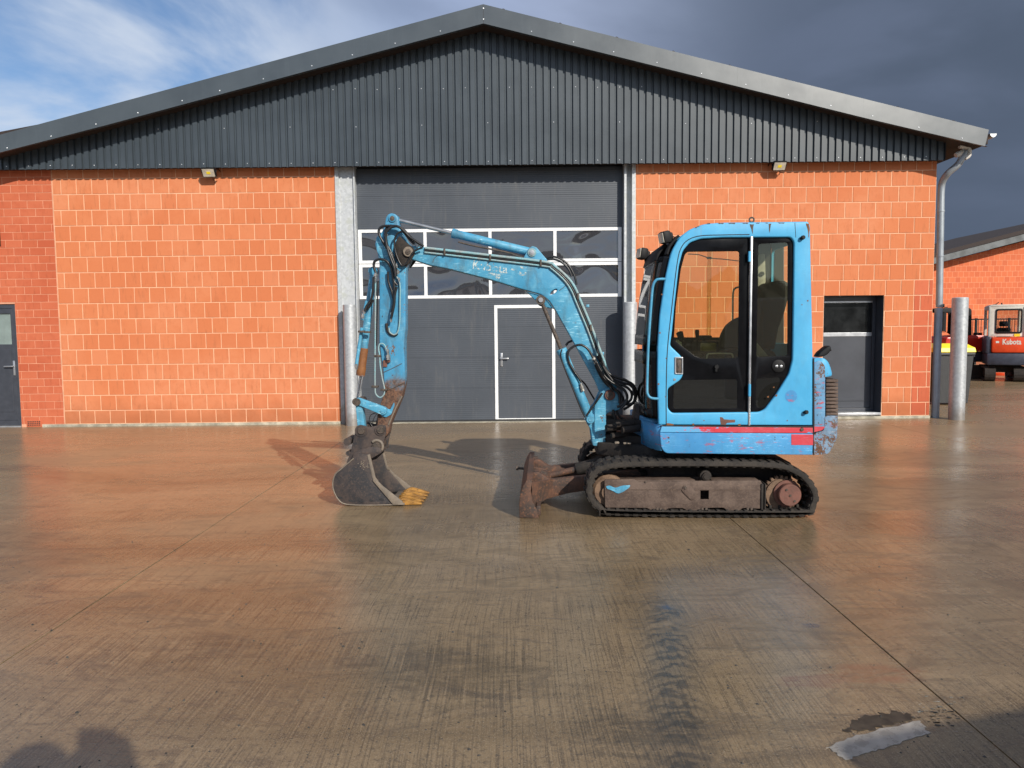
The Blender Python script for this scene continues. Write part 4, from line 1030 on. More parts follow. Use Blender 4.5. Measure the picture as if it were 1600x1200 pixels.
# ------------------------------------------------------------------ THE EXCAVATOR
YAW = R(-2.5)
EX, EY = 1.70, 6.43
ex = empty('mini_excavator', (EX, EY, 0), YAW, 'worn light blue mini excavator with raised boom in front of the big door', 'excavator')
cY, sY = math.cos(YAW), math.sin(YAW)
def E(px, py, ly):
    """pixel -> (local x, local z) on the plane local y = ly of the machine"""
    d = ray(px, py)
    # world point = C + t d ; local y = -sin*(X-EX)+cos*(Y-EY)
    c0 = -sY * (0 - EX) + cY * (0 - EY); cd = -sY * d.x + cY * d.y
    t = (ly - c0) / cd
    X, Y, Z = d.x * t, d.y * t, CAM_H + d.z * t
    return (cY * (X - EX) + sY * (Y - EY), Z)
def EP(pts, ly): return [E(p[0], p[1], ly) for p in pts]
def E3(px, py, ly): a, b = E(px, py, ly); return (a, ly, b)
def build(mb, name, mat_, parent=ex, **k): return mb.build(name, mat_, parent, **k)
def PX(ly=0.0): return E(1001, 600, ly)[0] - E(1000, 600, ly)[0]      # metres per photo pixel

# --- tracks
NF = -0.69; TW = 0.29
outer = [(917, 774), (921, 752), (936, 736), (972, 728.5), (1081, 726.5), (1206, 729), (1247, 740), (1268, 758), (1278.5, 780), (1274, 800), (1256, 813.5), (1112, 815), (956, 812.5), (936, 805.5), (922, 791)]
op = [Vector((a, b)) for a, b in EP(outer, NF)]
zmin = min(p.y for p in op); op = [Vector((p.x, (p.y - zmin) * 0.98 + 0.014)) for p in op]
oc_ = [Vector((p.x, p.y)) for p in catmull([(p.x, p.y, 0) for p in op], 8, True)]
def inset(poly, d):
    n = len(poly); out = []
    for i in range(n):
        t_ = (poly[(i + 1) % n] - poly[i - 1]).normalized(); nrm = Vector((-t_.y, t_.x)); out.append(poly[i] + nrm * d)
    return out
ar = sum(oc_[i].x * oc_[(i + 1) % len(oc_)].y - oc_[(i + 1) % len(oc_)].x * oc_[i].y for i in range(len(oc_)))
ins = 1 if ar > 0 else -1
inner = inset(oc_, 0.042 * ins)
def belt(y0, parent):
    mb = MB(); plate(mb, [[tuple(p) for p in oc_], [tuple(p) for p in inner]], y0, y0 + TW, 0.006)
    # tread lugs and inner guide teeth along the belt
    per = [0]; n = len(oc_)
    for i in range(n): per.append(per[-1] + (oc_[(i + 1) % n] - oc_[i]).length)
    L = per[-1]; cnt = int(L / 0.072); step = L / cnt
    for k in range(cnt):
        s = k * step; i = max(j for j in range(n) if per[j] <= s); f = (s - per[i]) / max(per[i + 1] - per[i], 1e-6)
        p = oc_[i].lerp(oc_[(i + 1) % n], f); t_ = (oc_[(i + 1) % n] - oc_[i]).normalized(); nr = Vector((-t_.y, t_.x)) * ins
        ang = math.atan2(t_.y, t_.x)
        for (ya, yb, sh) in ((y0 + 0.004, y0 + TW * 0.46, 0.0), (y0 + TW * 0.54, y0 + TW - 0.004, 0.5)):
            q = p + t_ * step * sh
            Mx = Matrix.Translation((q.x, (ya + yb) / 2, q.y)) @ Matrix.Rotation(-ang, 4, 'Y')
            hh = random.uniform(0.005, 0.010)
            mb.box(-0.021, 0.021, -(yb - ya) / 2, (yb - ya) / 2, -hh if ins > 0 else -0.004, 0.004 if ins > 0 else hh, 0.003, mat=Mx)
        q = p + nr * 0.048
        Mx = Matrix.Translation((q.x, y0 + TW * 0.5, q.y)) @ Matrix.Rotation(-ang, 4, 'Y')
        mb.box(-0.011, 0.011, -0.05, 0.05, -0.022, 0.022, 0.006, mat=Mx)
        # steel core ends on the inside near the edge
        q = p + nr * 0.045
        Mx = Matrix.Translation((q.x, y0 + 0.03, q.y)) @ Matrix.Rotation(-ang, 4, 'Y')
        mb.box(-0.012, 0.012, -0.02, 0.045, -0.006, 0.006, 0.002, mat=Mx)
    return build(mb, 'rubber_belt', M['rubber'], parent, smooth=30)
def track(y0, near):
    t_ = empty('track'); t_.parent = ex
    d = y0 - NF
    belt(y0, t_)
    def T(px, py): return E(px, py, NF)
    # frame
    fp = EP([(945, 751), (992, 750), (998, 754), (1190, 752), (1195, 760), (1195, 797), (1163, 795.5), (1156, 800), (1140, 800), (1132, 795), (1100, 795.5), (1092, 800), (1076, 800), (1068, 795.5), (1046, 796), (1040, 800), (1020, 800), (1012, 795.5), (946, 795)], NF)
    hole = EP([(1096, 768), (1109, 768), (1109, 782), (1096, 782)], NF)
    mb = MB(); plate(mb, [fillet(fp, 0.01, 2), hole], y0 + 0.035, y0 + 0.055, 0.004)
    a, b = T(948, 753); c, e_ = T(1190, 793)
    ha, hb = T(1090, 765)[0], T(1115, 765)[0]
    mb.box(a, ha, y0 + 0.075, y0 + TW - 0.04, e_, b, 0.01); mb.box(hb, c, y0 + 0.075, y0 + TW - 0.04, e_, b, 0.01); mb.box(ha, hb, y0 + 0.2, y0 + TW - 0.04, e_, b)
    ra, rb_ = T(946, 764.5), T(1193, 766); mb.box(ra[0] + 0.01, rb_[0], y0 + 0.031, y0 + 0.036, rb_[1] - 0.004, rb_[1] + 0.004, 0.001)
    fo = build(mb, 'track_frame', M['frame_brown'], t_, smooth=30)
    if near:
        mb = MB(); plate(mb, [fillet(EP([(1066, 768), (1070, 759), (1077, 759), (1090, 771), (1087, 782), (1081, 783)], NF), 0.012, 3)], y0 + 0.026, y0 + 0.034, 0.002); build(mb, 'cover_plate', M['frame_brown'], t_, smooth=30)
        mb = MB(); q = E3(1072, 763, NF); mb.rod((q[0], y0 + 0.027, q[2]), (q[0], y0 + 0.018, q[2]), 0.011, 12)
        for px in (1028, 1033, 1099, 1105, 1170, 1176): q = E3(px, 796.5, NF); mb.rod((q[0], y0 + 0.036, q[2]), (q[0], y0 + 0.024, q[2]), 0.010, 12)
        q = E3(1010, 754, NF); mb.rod((q[0], y0 + 0.036, q[2]), (q[0], y0 + 0.026, q[2]), 0.008, 12)
        build(mb, 'bolt', M['pin'], t_)
        # blue paint streak left on the frame
        me_ = fillet(EP([(947, 761), (953, 759.5), (962, 764), (972, 760), (986, 759), (984, 763), (974, 770), (966, 773), (958, 768), (949, 765)], NF), 0.02, 3)
        mb = MB(); plate(mb, [me_], y0 + 0.0290, y0 + 0.0300); build(mb, 'paint_mark', M['boom_blue'], t_, smooth=0)
    mb = MB()
    for px, w_ in ((1191, 3.0), (1196.5, 1.6)):
        qa, qb = T(px, 757), T(px + w_, 798); mb.box(qa[0], qb[0], y0 + 0.024, y0 + 0.20, qb[1], qa[1], 0.003)
    build(mb, 'end_plate', M['undercarriage'], t_)
    # sprocket: disc, teeth, motor cover
    q = T(1228, 777); mb = MB()
    rr = 30 * PX(NF)
    pts = []
    for k in range(22):
        a0 = 2 * math.pi * k / 22
        for da, r2 in ((0.0, rr * 0.86), (0.07, rr), (0.17, rr), (0.24, rr * 0.86)): pts.append((q[0] + r2 * math.cos(a0 + da), q[1] + r2 * math.sin(a0 + da)))
    plate(mb, [pts], y0 + TW * 0.40, y0 + TW * 0.55, 0.003); mb.rod((q[0], y0 + 0.10, q[1]), (q[0], y0 + 0.20, q[1]), rr * 0.84, 32)
    build(mb, 'sprocket', M['hub_tan'], t_)
    q2 = T(1236, 775); mb = MB(); r2 = 17.5 * PX(NF)
    mb.rod((q2[0], y0 + 0.11, q2[1]), (q2[0], y0 + 0.018, q2[1]), [(0, r2 * 1.25), (0.3, r2 * 1.25), (0.32, r2), (0.93, r2), (1, r2 * 0.93)], 36); so_ = build(mb, 'drive_motor', M['sprocket_red'], t_)
    mb = MB()
    for dx, dy in ((0, 0), (7, -9), (-6, 9)): mb.rod((q2[0] + dx * PX(NF), y0 + 0.019, q2[1] + dy * PX(NF)), (q2[0] + dx * PX(NF), y0 + 0.012, q2[1] + dy * PX(NF)), 0.009, 10)
    build(mb, 'motor_bolt', M['pin'], t_)
    # front idler
    q = T(953, 772); mb = MB(); r3 = 27 * PX(NF)
    mb.rod((q[0], y0 + 0.08, q[1]), (q[0], y0 + 0.20, q[1]), [(0, r3 * 0.85), (0.2, r3), (0.8, r3), (1, r3 * 0.85)], 36)
    mb.rod((q[0], y0 + 0.05, q[1]), (q[0], y0 + 0.21, q[1]), r3 * 0.45, 24); build(mb, 'idler_wheel', M['hub_tan'], t_)
    q = T(1105, 746); mb = MB(); mb.rod((q[0], y0 + 0.03, q[1]), (q[0], y0 + 0.22, q[1]), [(0, 0.030), (0.1, 0.033), (0.12, 0.045), (1, 0.045)], 24); mb.rod((q[0], y0 + 0.022, q[1]), (q[0], y0 + 0.032, q[1]), 0.02, 16); build(mb, 'carrier_roller', M['undercarriage'], t_)
    for px in (1000, 1050, 1085, 1145):
        q = T(px, 795); mb = MB(); mb.rod((q[0], y0 + 0.06, q[1]), (q[0], y0 + TW - 0.06, q[1]), 0.052, 20); build(mb, 'bottom_roller', M['undercarriage'], t_)
track(NF, True)
track(-NF - TW, False)
# undercarriage centre and swing ring
mb = MB(); mb.box(-0.55, 0.62, -0.42, 0.42, 0.20, 0.40, 0.03); mb.box(-0.95, -0.5, -0.30, -0.18, 0.18, 0.30, 0.02); mb.box(-0.95, -0.5, 0.18, 0.30, 0.18, 0.30, 0.02)
build(mb, 'car_body', M['undercarriage'])
mb = MB(); xq = E(930, 700, 0.0)[0]
me_ = flat_mesh([fillet([(xq, -0.14), (xq, 0.14), (-0.55, 0.50), (-0.1, 0.60), (-0.1, -0.55), (-0.55, -0.42)], 0.04, 3)], 0.055, 0.01); mb.me(me_, lambda v: Vector((v.x, v.y, 0.475 + v.z)))
mb.box(-0.60, 0.0, -0.38, 0.38, 0.36, 0.415, 0.01); build(mb, 'swing_frame', M['undercarriage'], smooth=30)
mb = MB(); mb.rod((0.05, 0, 0.38), (0.05, 0, 0.53), [(0, 0.36), (0.6, 0.36), (0.62, 0.42), (1, 0.42)], 40); build(mb, 'swing_ring', M['undercarriage'])

# --- dozer blade
bl0 = EP([(812, 812)], NF)[0]
def blade_prof():
    # near-end profile, (px,py) on NF plane, front face concave towards the left
    f_ = [(823, 754), (817, 764), (812.5, 778), (811, 795), (812, 812.5)]
    b_ = [(842, 813.5), (839, 800), (832, 788), (829, 772), (832, 754)]
    return EP(f_ + b_, NF)
bp = blade_prof(); zm = min(p[1] for p in bp); bp = [(p[0], max(0.0, p[1] - zm)) for p in bp]
bld = empty('dozer_blade'); bld.parent = ex
mb = MB(); plate(mb, [bp], NF, 0.69, 0.004); build(mb, 'blade_plate', M['blade_rust'], bld, smooth=40)
zt = max(p[1] for p in bp); xt = bp[0][0]
mb = MB(); mb.box(bp[5][0] - 0.02, bp[5][0] + 0.015, NF + 0.003, 0.687, 0.02, 0.10, 0.006); build(mb, 'stiffener', M['blade_rust'], bld)
xb = bp[8][0] + 0.0
ga, gb = E(925, 752, -0.3), E(925, 776, -0.3)
for s in (-1, 1):
    y0 = s * 0.30 - 0.035
    P = [(xb + 0.0, 0.30), (xb + 0.06, 0.31), (xb + 0.16, 0.24), (-0.62, 0.32), (-0.60, 0.22), (xb + 0.30, 0.12), (xb + 0.05, 0.05), (xb - 0.01, 0.05)]
    mb = MB(); plate(mb, [fillet(P, 0.02, 2)], y0, y0 + 0.07, 0.006); build(mb, 'push_arm', M['blade_rust'], bld, smooth=30)
mb = MB(); plate(mb, [fillet([(xb, 0.28), (xb + 0.13, 0.26), (xb + 0.17, 0.14), (xb, 0.08)], 0.02, 2)], -0.07, -0.045, 0.004); plate(mb, [fillet([(xb, 0.28), (xb + 0.13, 0.26), (xb + 0.17, 0.14), (xb, 0.08)], 0.02, 2)], 0.045, 0.07, 0.004)
build(mb, 'cylinder_lug', M['blade_rust'], bld)
mb = MB(); mb.mesh([(xb + 0.01, -0.60, 0.06), (xb + 0.01, -0.60, 0.27), (xb + 0.22, -0.28, 0.24), (xb + 0.22, -0.28, 0.12), (xb + 0.01, -0.56, 0.06), (xb + 0.01, -0.56, 0.27), (xb + 0.22, -0.25, 0.24), (xb + 0.22, -0.25, 0.12)],
        [(0, 1, 2, 3), (4, 5, 6, 7), (0, 1, 5, 4), (1, 2, 6, 5), (2, 3, 7, 6), (3, 0, 4, 7)]); build(mb, 'gusset', M['blade_rust'], bld, smooth=0)
c0_ = Vector((xb + 0.12, 0, 0.20)); c1_ = Vector((-0.50, 0, 0.42))
mb = MB(); mb.rod(c0_ + (c1_ - c0_) * 0.30, c1_, [(0, 0.05), (0.03, 0.055), (0.97, 0.055), (1, 0.045)], 24); bc = build(mb, 'blade_cylinder', M['undercarriage'], bld)
mb = MB(); mb.rod(c0_, c0_ + (c1_ - c0_) * 0.32, 0.028, 20); mb.rod(c0_ + Vector((0, -0.045, 0)), c0_ + Vector((0, 0.045, 0)), 0.05, 20); build(mb, 'cylinder_rod', M['blade_rust'], bld)
mb = MB(); mb.rod(c0_ + Vector((0, -0.09, 0)), c0_ + Vector((0, 0.09, 0)), 0.024, 16)
q = E3(809, 731, 0.45); mb.rod((q[0] - 0.015, 0.45, q[2]), (q[0] + 0.10, 0.45, q[2] - 0.012), [(0, 0.022), (0.18, 0.022), (0.2, 0.012), (1, 0.012)], 14)
build(mb, 'pin', M['pin'], bld)
mb = MB(); mb.box(xb - 0.002, xb + 0.05, 0.35, 0.42, zt - 0.09, zt + 0.005, 0.006); build(mb, 'hose_guard', M['blade_rust'], bld)

# --- upper body
BF = -0.67                                  # near face of the upper body
BW = 0.66                                   # far face
# lower skirt
sk = EP([(1031, 676), (1271, 677.5), (1270, 711), (1040, 708.5), (1033, 700)], BF)
mb = MB(); plate(mb, [fillet(sk, [0.0, 0.0, 0.0, 0.05, 0.03], 4)], BF, BF + 0.06, 0.008, bres=2); build(mb, 'side_skirt', M['skirt_blue'], smooth=35)
# floor / revolving frame behind the skirt
xf0 = sk[0][0]; zf0 = sk[3][1] + 0.01; zf1 = sk[0][1]
P = [(xf0 + 0.05, zf0), (E(1271, 700, BF)[0] - 0.02, zf0), (E(1271, 700, BF)[0] - 0.02, zf1), (xf0 + 0.01, zf1)]
mb = MB(); plate(mb, [P], BF + 0.063, BW, 0.006); build(mb, 'revolving_frame', M['undercarriage'], smooth=30)
# front corner of the skirt, curving away from the camera (shaded blue)
fc = [(xf0 + 0.02, BF + 0.012), (xf0 + 0.002, BF + 0.018), (xf0 - 0.014, BF + 0.034), (xf0 - 0.026, BF + 0.06), (xf0 - 0.05, BF + 0.16), (xf0 - 0.08, BF + 0.34), (xf0 - 0.10, BF + 0.62)]
mb = MB(); V = []; zA, zB = zf0 + 0.01, E(1030, 664, BF)[1]
for p in fc: V.append((p[0], p[1], zA))
for p in fc: V.append((p[0], p[1], zB))
n_ = len(fc); mb.mesh(V, [(i, i + 1, n_ + i + 1, n_ + i) for i in range(n_ - 1)]); o = build(mb, 'front_skirt', M['skirt_blue'], smooth=60)
so_ = o.modifiers.new('s', 'SOLIDIFY'); so_.thickness = 0.006
# red stripe band
st = EP([(1034, 666.5), (1271.5, 668.5), (1271.5, 676.8), (1031.5, 675.3)], BF)
mb = MB(); plate(mb, [st], BF + 0.001, BF + 0.04, 0.002); build(mb, 'red_band', M['stripe_worn'], smooth=0)
rp = EP([(1236.5, 678.5), (1270.6, 679), (1270.3, 695.5), (1236.5, 695)], BF)
mb = MB(); plate(mb, [rp], BF - 0.0025, BF + 0.0005); build(mb, 'red_decal', M['stripe'], smooth=0)
mb = MB(); q = E3(1253, 671, BF); mb.rod((q[0], BF + 0.003, q[2]), (q[0], BF - 0.006, q[2]), 0.014, 16); q = E3(1045, 684, BF); mb.rod((q[0], BF + 0.003, q[2]), (q[0], BF - 0.004, q[2]), 0.006, 10); build(mb, 'body_bolt', M['pin'])
# counterweight, rounded tail: plan view loft
cwp = [(1271.5, 559), (1290, 558.5), (1300, 564), (1307, 588), (1314, 593), (1315, 649), (1313, 687), (1299, 709), (1271, 710.5)]
def tail(name, outline, mat_, y0, y1, rcorner, bulge=True, parent=ex):
    """side outline swept across the machine width with rounded near and far corners"""
    P = EP(outline, BF); P = catmull_poly(P) if False else P
    P = fillet(P, 0.03, 4); xmn = min(p[0] for p in P)
    V = []; n = len(P); steps = []
    for k in range(6):
        a_ = math.pi / 2 * k / 5; steps.append((y0 + rcorner * (1 - math.cos(math.pi / 2 - a_)) * 0 + rcorner * (1 - math.sin(math.pi / 2 - (math.pi / 2 - a_))) if False else y0 + rcorner * (1 - math.cos(a_)) if False else y0 + rcorner * (1 - math.cos(a_)), math.sin(a_)))
    sec = []
    for k in range(6):
        a_ = math.pi / 2 * k / 5; sec.append((y0 + rcorner * (1 - math.cos(a_)) , math.sin(a_)))
    sec = [(y0 + rcorner * (1 - math.cos(math.pi / 2 * k / 5)), math.sin(math.pi / 2 * k / 5)) for k in range(6)]
    ss = [(y, 1 - 0.26 * (1 - s)) for y, s in sec] + [(y1 - (y - y0), 1 - 0.26 * (1 - s)) for y, s in reversed(sec)]
    for y, s in ss:
        for p in P: V.append((xmn + (p[0] - xmn) * s, y, p[1]))
    Fs = []
    for j in range(len(ss) - 1):
        for i in range(n): a, b = j * n + i, j * n + (i + 1) % n; Fs.append((a, b, b + n, a + n))
    Fs.append(tuple(range(n))); Fs.append(tuple(range((len(ss) - 1) * n, len(ss) * n)))
    mb = MB(); mb.mesh(V, Fs); return build(mb, name, mat_, parent, smooth=40)
def tail2(name, outline, mat_, y0, y1, rc=0.16, depth=0.10, parent=ex):
    """like tail, but the near face is full size and only its rear edge rounds off"""
    P = fillet(EP(outline, BF), 0.025, 3); xmx = max(p[0] for p in P)
    xr = xmx - 0.15
    sec = []
    for k in range(7): a_ = math.pi / 2 * k / 6; sec.append((y0 + rc * (1 - math.cos(a_)), depth * (1 - math.sin(a_))))
    # visible face is the silhouette: grow the middle only slightly
    ss = sec + [(y1 - (y - y0), d) for y, d in reversed(sec)]
    V = []; n = len(P)
    for y, d in ss:
        for p in P:
            f = max(0.0, (p[0] - xr) / 0.15); V.append((p[0] - d * f, y, p[1]))
    Fs = []
    for j in range(len(ss) - 1):
        for i in range(n): a, b = j * n + i, j * n + (i + 1) % n; Fs.append((a, b, b + n, a + n))
    Fs.append(tuple(range(n))); Fs.append(tuple(range((len(ss) - 1) * n, len(ss) * n)))
    mb = MB(); mb.mesh(V, Fs); return build(mb, name, mat_, parent, smooth=40)
cw = tail2('counterweight', [(1271.7, 677), (1287, 673), (1290.5, 668), (1290.5, 649.5), (1315, 649.5), (1313, 686), (1299, 709), (1271.3, 710.5)], M['tail_paint'], BF - 0.005, BW, 0.12, 0.05)
# rear side panel (blue) with a red foot
mb = MB(); pp = fillet(EP([(1272, 567), (1280, 562), (1289.5, 571), (1289.5, 667), (1285, 672.5), (1272, 672.5)], BF), [0, 0.03, 0.03, 0.03, 0.02, 0], 4)
plate(mb, [pp], BF - 0.002, BF + 0.05, 0.006, bres=2); build(mb, 'side_panel', M['weight_blue'], smooth=35)
mb = MB(); plate(mb, [fillet(EP([(1272, 666.5), (1289, 666.5), (1285, 672), (1272, 675)], BF), [0, 0, 0.02, 0], 3)], BF - 0.0045, BF - 0.0015); build(mb, 'red_band', M['stripe'], smooth=0)
tail2('engine_hood', [(1271.5, 559.5), (1292, 559.5), (1300, 565), (1305, 576), (1308, 588.5), (1290.5, 589), (1290.5, 610), (1271.5, 610)], M['cab_blue'], BF + 0.003, BW, 0.14, 0.06)
mb = MB(); mb.box(E(1273, 600, BF)[0], E(1306, 600, BF)[0], BF + 0.06, BW - 0.05, E(1290, 668, BF)[1], E(1290, 592, BF)[1]); build(mb, 'engine_bay', M['undercarriage'])
# grille slats on the rear corner
gr = empty('rear_grille'); gr.parent = ex
for k in range(10):
    y_ = 593 + k * 5.75
    pa = EP([(1291, y_), (1313.5, y_), (1313.5, y_ + 4.3), (1291, y_ + 4.3)], BF)
    mb = MB(); x0, z1 = pa[0]; x1, z0 = pa[2]
    mb.box(x0, x1 - 0.02, BF + 0.0, BF + 0.03, z0, z1, 0.004); mb.box(x1 - 0.05, x1 - 0.012, BF + 0.03, BW - 0.05, z0, z1, 0.004)
    mb.rod((x1 - 0.032, BF + 0.018, z0), (x1 - 0.032, BF + 0.018, z1), 0.018, 12)
    build(mb, 'slat', M['frame_brown'], gr, smooth=30)
# exhaust deflector on the hood
mb = MB(); pp = fillet(EP([(1273, 558), (1277, 551), (1289, 541), (1294, 539.5), (1296, 545), (1292, 552), (1284, 557)], -0.45), 0.015, 3)
plate(mb, [pp], -0.50, -0.40, 0.012, bres=2); q = E3(1297, 547, -0.45); mb.rod((q[0] - 0.06, -0.45, q[2]), (q[0] + 0.008, -0.45, q[2]), 0.008, 8); build(mb, 'exhaust_deflector', M['black'])

# --- cab
CF = BF + 0.006; CB = 0.26                  # near and far side of the cab
side = [(1029, 664), (1027, 600), (1027.5, 540), (1031, 490), (1039, 436), (1048.5, 394), (1061, 372), (1076, 359), (1099, 350), (1129, 347.5), (1263, 346), (1266, 352), (1267, 400), (1270, 545), (1271, 665)]
glassH = [(1047, 540), (1050, 520), (1054, 478), (1061, 415), (1067, 392), (1078, 379), (1095, 373), (1130, 371), (1236, 370.5), (1241, 378), (1240, 470), (1238.5, 562), (1233, 584), (1214, 615), (1195, 640), (1186, 644), (1050, 645.5), (1043.5, 638), (1043.5, 607), (1063, 594), (1067.5, 586), (1067.5, 562), (1063, 555)]
sl_ = fillet(EP(side, CF), [0, 0.05, 0.05, 0.05, 0.05, 0.05, 0.04, 0.04, 0.04, 0.05, 0.012, 0.01, 0, 0, 0], 4)
gl_ = fillet(EP(glassH, CF), 0.02, 3)
mb = MB(); plate(mb, [sl_, gl_], CF, CF + 0.05, 0.012, bres=3); cabf = build(mb, 'cab_side_frame', M['cab_blue'], smooth=40)
dxs = (E(1270, 500, CF)[0] + E(1027, 500, CF)[0])
far_open = [fillet(EP([(1049, 527), (1054, 470), (1062, 408), (1072, 393), (1160, 391), (1160, 527)], CB), 0.03, 4), fillet(EP([(1203, 385), (1222, 384), (1222, 548), (1203, 548)], CB), 0.03, 4)]
mb = MB(); plate(mb, [[(x, z) for x, z in sl_]] + far_open, CB - 0.03, CB, 0.006); build(mb, 'cab_far_frame', M['cab_blue'], smooth=40)
lo_ = fillet([(x + 0.01 if x < 0 else x - 0.012, z - 0.012 if z > 1 else z + 0.012) for x, z in EP(side, CF)], [0, 0.05, 0.05, 0.05, 0.05, 0.05, 0.04, 0.04, 0.04, 0.05, 0.012, 0.01, 0, 0, 0], 3)
mb = MB(); plate(mb, [lo_] + far_open, CB - 0.045, CB - 0.0305); build(mb, 'inner_lining', M['inner_dark'])
mb = MB(); plate(mb, [lo_, fillet(EP(glassH, CF), 0.02, 3)], CF + 0.0502, CF + 0.055); build(mb, 'inner_lining', M['inner_dark'])
# roof skin and rear wall: sweep the outline across the width
def sweep(pts, y0, y1, th, name, mat_, parent=ex, sm=60):
    V = [(p[0], y0, p[1]) for p in pts] + [(p[0], y1, p[1]) for p in pts]; n = len(pts)
    mb = MB(); mb.mesh(V, [(i, i + 1, n + i + 1, n + i) for i in range(n - 1)]); o = build(mb, name, mat_, parent, smooth=sm)
    s = o.modifiers.new('s', 'SOLIDIFY'); s.thickness = th; s.offset = 0; return o
roofp = [tuple(p) for p in catmull([(a, b, 0) for a, b in EP([(1061, 373.5), (1076, 360.5), (1099, 351.5), (1129, 349), (1200, 348), (1263, 347.5)], CF)], 5)]
sweep([(p[0], p[1] - 0.006) for p in roofp], CF + 0.052, CB - 0.052, 0.012, 'cab_roof', M['cab_blue'])
# black front visor
vis_ = [tuple(p) for p in catmull([(a, b, 0) for a, b in EP([(1047, 398), (1051, 386), (1059, 375), (1066, 368)], CF)], 5)]
sweep([(p[0] - 0.018, p[1] + 0.004) for p in vis_], CF + 0.03, CB - 0.02, 0.02, 'front_visor', M['black'])
sweep([(p[0] - 0.085, p[1] - 0.035) for p in vis_[:-3]], CF + 0.12, CB - 0.10, 0.03, 'front_visor', M['black'])
# windscreen in two panes, curved, with a rubber border
wsp = EP([(1029, 655), (1027, 600), (1027.5, 540), (1031, 490), (1039, 436), (1047, 399)], CF)
wsc = [tuple(p) for p in catmull([(a - 0.004, b, 0) for a, b in wsp], 6)]
zsplit = E(1028, 545, CF)[1]
up = [p for p in wsc if p[1] > zsplit]; lo = [p for p in wsc if p[1] <= zsplit]
def wscreen(pts, nm):
    y0, y1 = CF + 0.03, CB - 0.02
    def off(y):
        e_ = min(y - y0, y1 - y) / 0.16
        return -0.078 * math.sin(min(1.0, max(0.0, e_)) * math.pi / 2)
    def loft(P, ya, yb, th, name, mt, n=12, dx=0.0):
        V = []; L = len(P)
        for k in range(n + 1):
            y = ya + (yb - ya) * k / n
            V += [(p[0] + off(y) + dx, y, p[1]) for p in P]
        mb = MB(); mb.mesh(V, [(k * L + i, k * L + i + 1, (k + 1) * L + i + 1, (k + 1) * L + i) for k in range(n) for i in range(L - 1)])
        o = build(mb, name, mt, smooth=70); m_ = o.modifiers.new('s', 'SOLIDIFY'); m_.thickness = th; m_.offset = 0
    loft(pts, y0, y1, 0.004, nm, M['cab_glass'], 16)
    loft(pts, y0 - 0.004, y0 + 0.04, 0.012, 'window_border', M['black_frame'], 6, -0.002)
    loft(pts, y1 - 0.06, y1 + 0.004, 0.012, 'window_border', M['black_frame'], 6, -0.002)
    for pp_ in (pts[:3], pts[-3:]): loft(pp_, y0 + 0.041, y1 - 0.061, 0.012, 'window_border', M['black_frame'], 14, -0.002)
wscreen(up, 'windscreen'); wscreen(lo, 'lower_windscreen')
mb = MB(); a_ = E3(1038, 520, -0.2); tube(mb, [(a_[0] - 0.05, -0.35, E(1035, 545, CF)[1]), (a_[0] - 0.03, -0.22, E(1035, 500, CF)[1]), (a_[0] + 0.0, -0.2, E(1035, 440, CF)[1])], 0.009); build(mb, 'wiper', M['black'])
# rear wall
xr_ = E(1266, 400, CF)[0]
mb = MB(); zz0, zz1 = E(1270, 662, CF)[1], E(1266, 352, CF)[1]
me_ = flat_mesh([rect(CF + 0.052, CB - 0.052, zz0, zz1), fillet(rect(CF + 0.10, CB - 0.055, zz0 + 0.62, zz1 - 0.10), 0.04)], 0.012, 0.003)
mb.me(me_, lambda v: Vector((xr_ - 0.02 + v.z, v.x, v.y))); build(mb, 'cab_rear_wall', M['cab_blue'], smooth=30)
mb = MB(); mb.box(E(1032, 660, CF)[0], E(1268, 660, CF)[0], CF + 0.052, CB - 0.052, E(1100, 664, CF)[1], E(1100, 655, CF)[1]); build(mb, 'cab_floor', M['inner_dark'], smooth=0)

# door glazing: one black-bordered pane with clear areas, split at the hinge line
gp = CF + 0.022
def glazing(outline, holes, name, lower_holes=()):
    e = empty(name); e.parent = ex
    mb = MB(); hs = [fillet(EP(h, gp), 0.02, 3) for h in holes]; lh = [fillet(EP(h, gp), 0.02, 3) for h in lower_holes]
    plate(mb, [fillet(EP(outline, gp), 0.015, 3)] + hs + lh, gp, gp + 0.008, 0.001); build(mb, 'window_border', M['black_frame'], e, smooth=30)
    for h in hs: mb = MB(); plate(mb, [h], gp + 0.002, gp + 0.006); build(mb, 'window_pane', M['cab_glass'], e, smooth=0)
    for h in lh: mb = MB(); plate(mb, [h], gp + 0.002, gp + 0.006); build(mb, 'lower_pane', M['cab_glass_tint'], e, smooth=0)
    return e
front_out = [(1046, 541), (1049, 520), (1053, 478), (1060, 415), (1066, 391), (1077, 378), (1095, 371.5), (1130, 369.5), (1169.5, 369), (1169.5, 646), (1049, 646.5), (1042.5, 639), (1042.5, 606), (1061, 593), (1066, 585), (1066, 563), (1061, 556)]
gd = glazing(front_out, [[(1053.5, 522), (1056, 480), (1064, 420), (1070, 398), (1074, 393.5), (1155, 392.5), (1153.5, 559.5), (1096, 560.5), (1085, 556), (1053, 531)]], 'cab_door',
             [[(1053, 598), (1058, 594), (1150, 592.5), (1152, 595), (1152, 636), (1150, 638), (1055, 638.5), (1052, 635)]])
rear_out = [(1173, 369), (1237, 369.5), (1242, 377), (1241, 470), (1239.5, 562), (1234, 585), (1215, 616), (1196, 641), (1187, 645), (1173, 645.5)]
glazing(rear_out, [[(1185, 381), (1231, 378.5), (1230.5, 556), (1182, 558)]], 'rear_side_window', [[(1182, 592), (1219, 589), (1218.5, 600), (1197, 634), (1184, 637), (1181, 632)]])
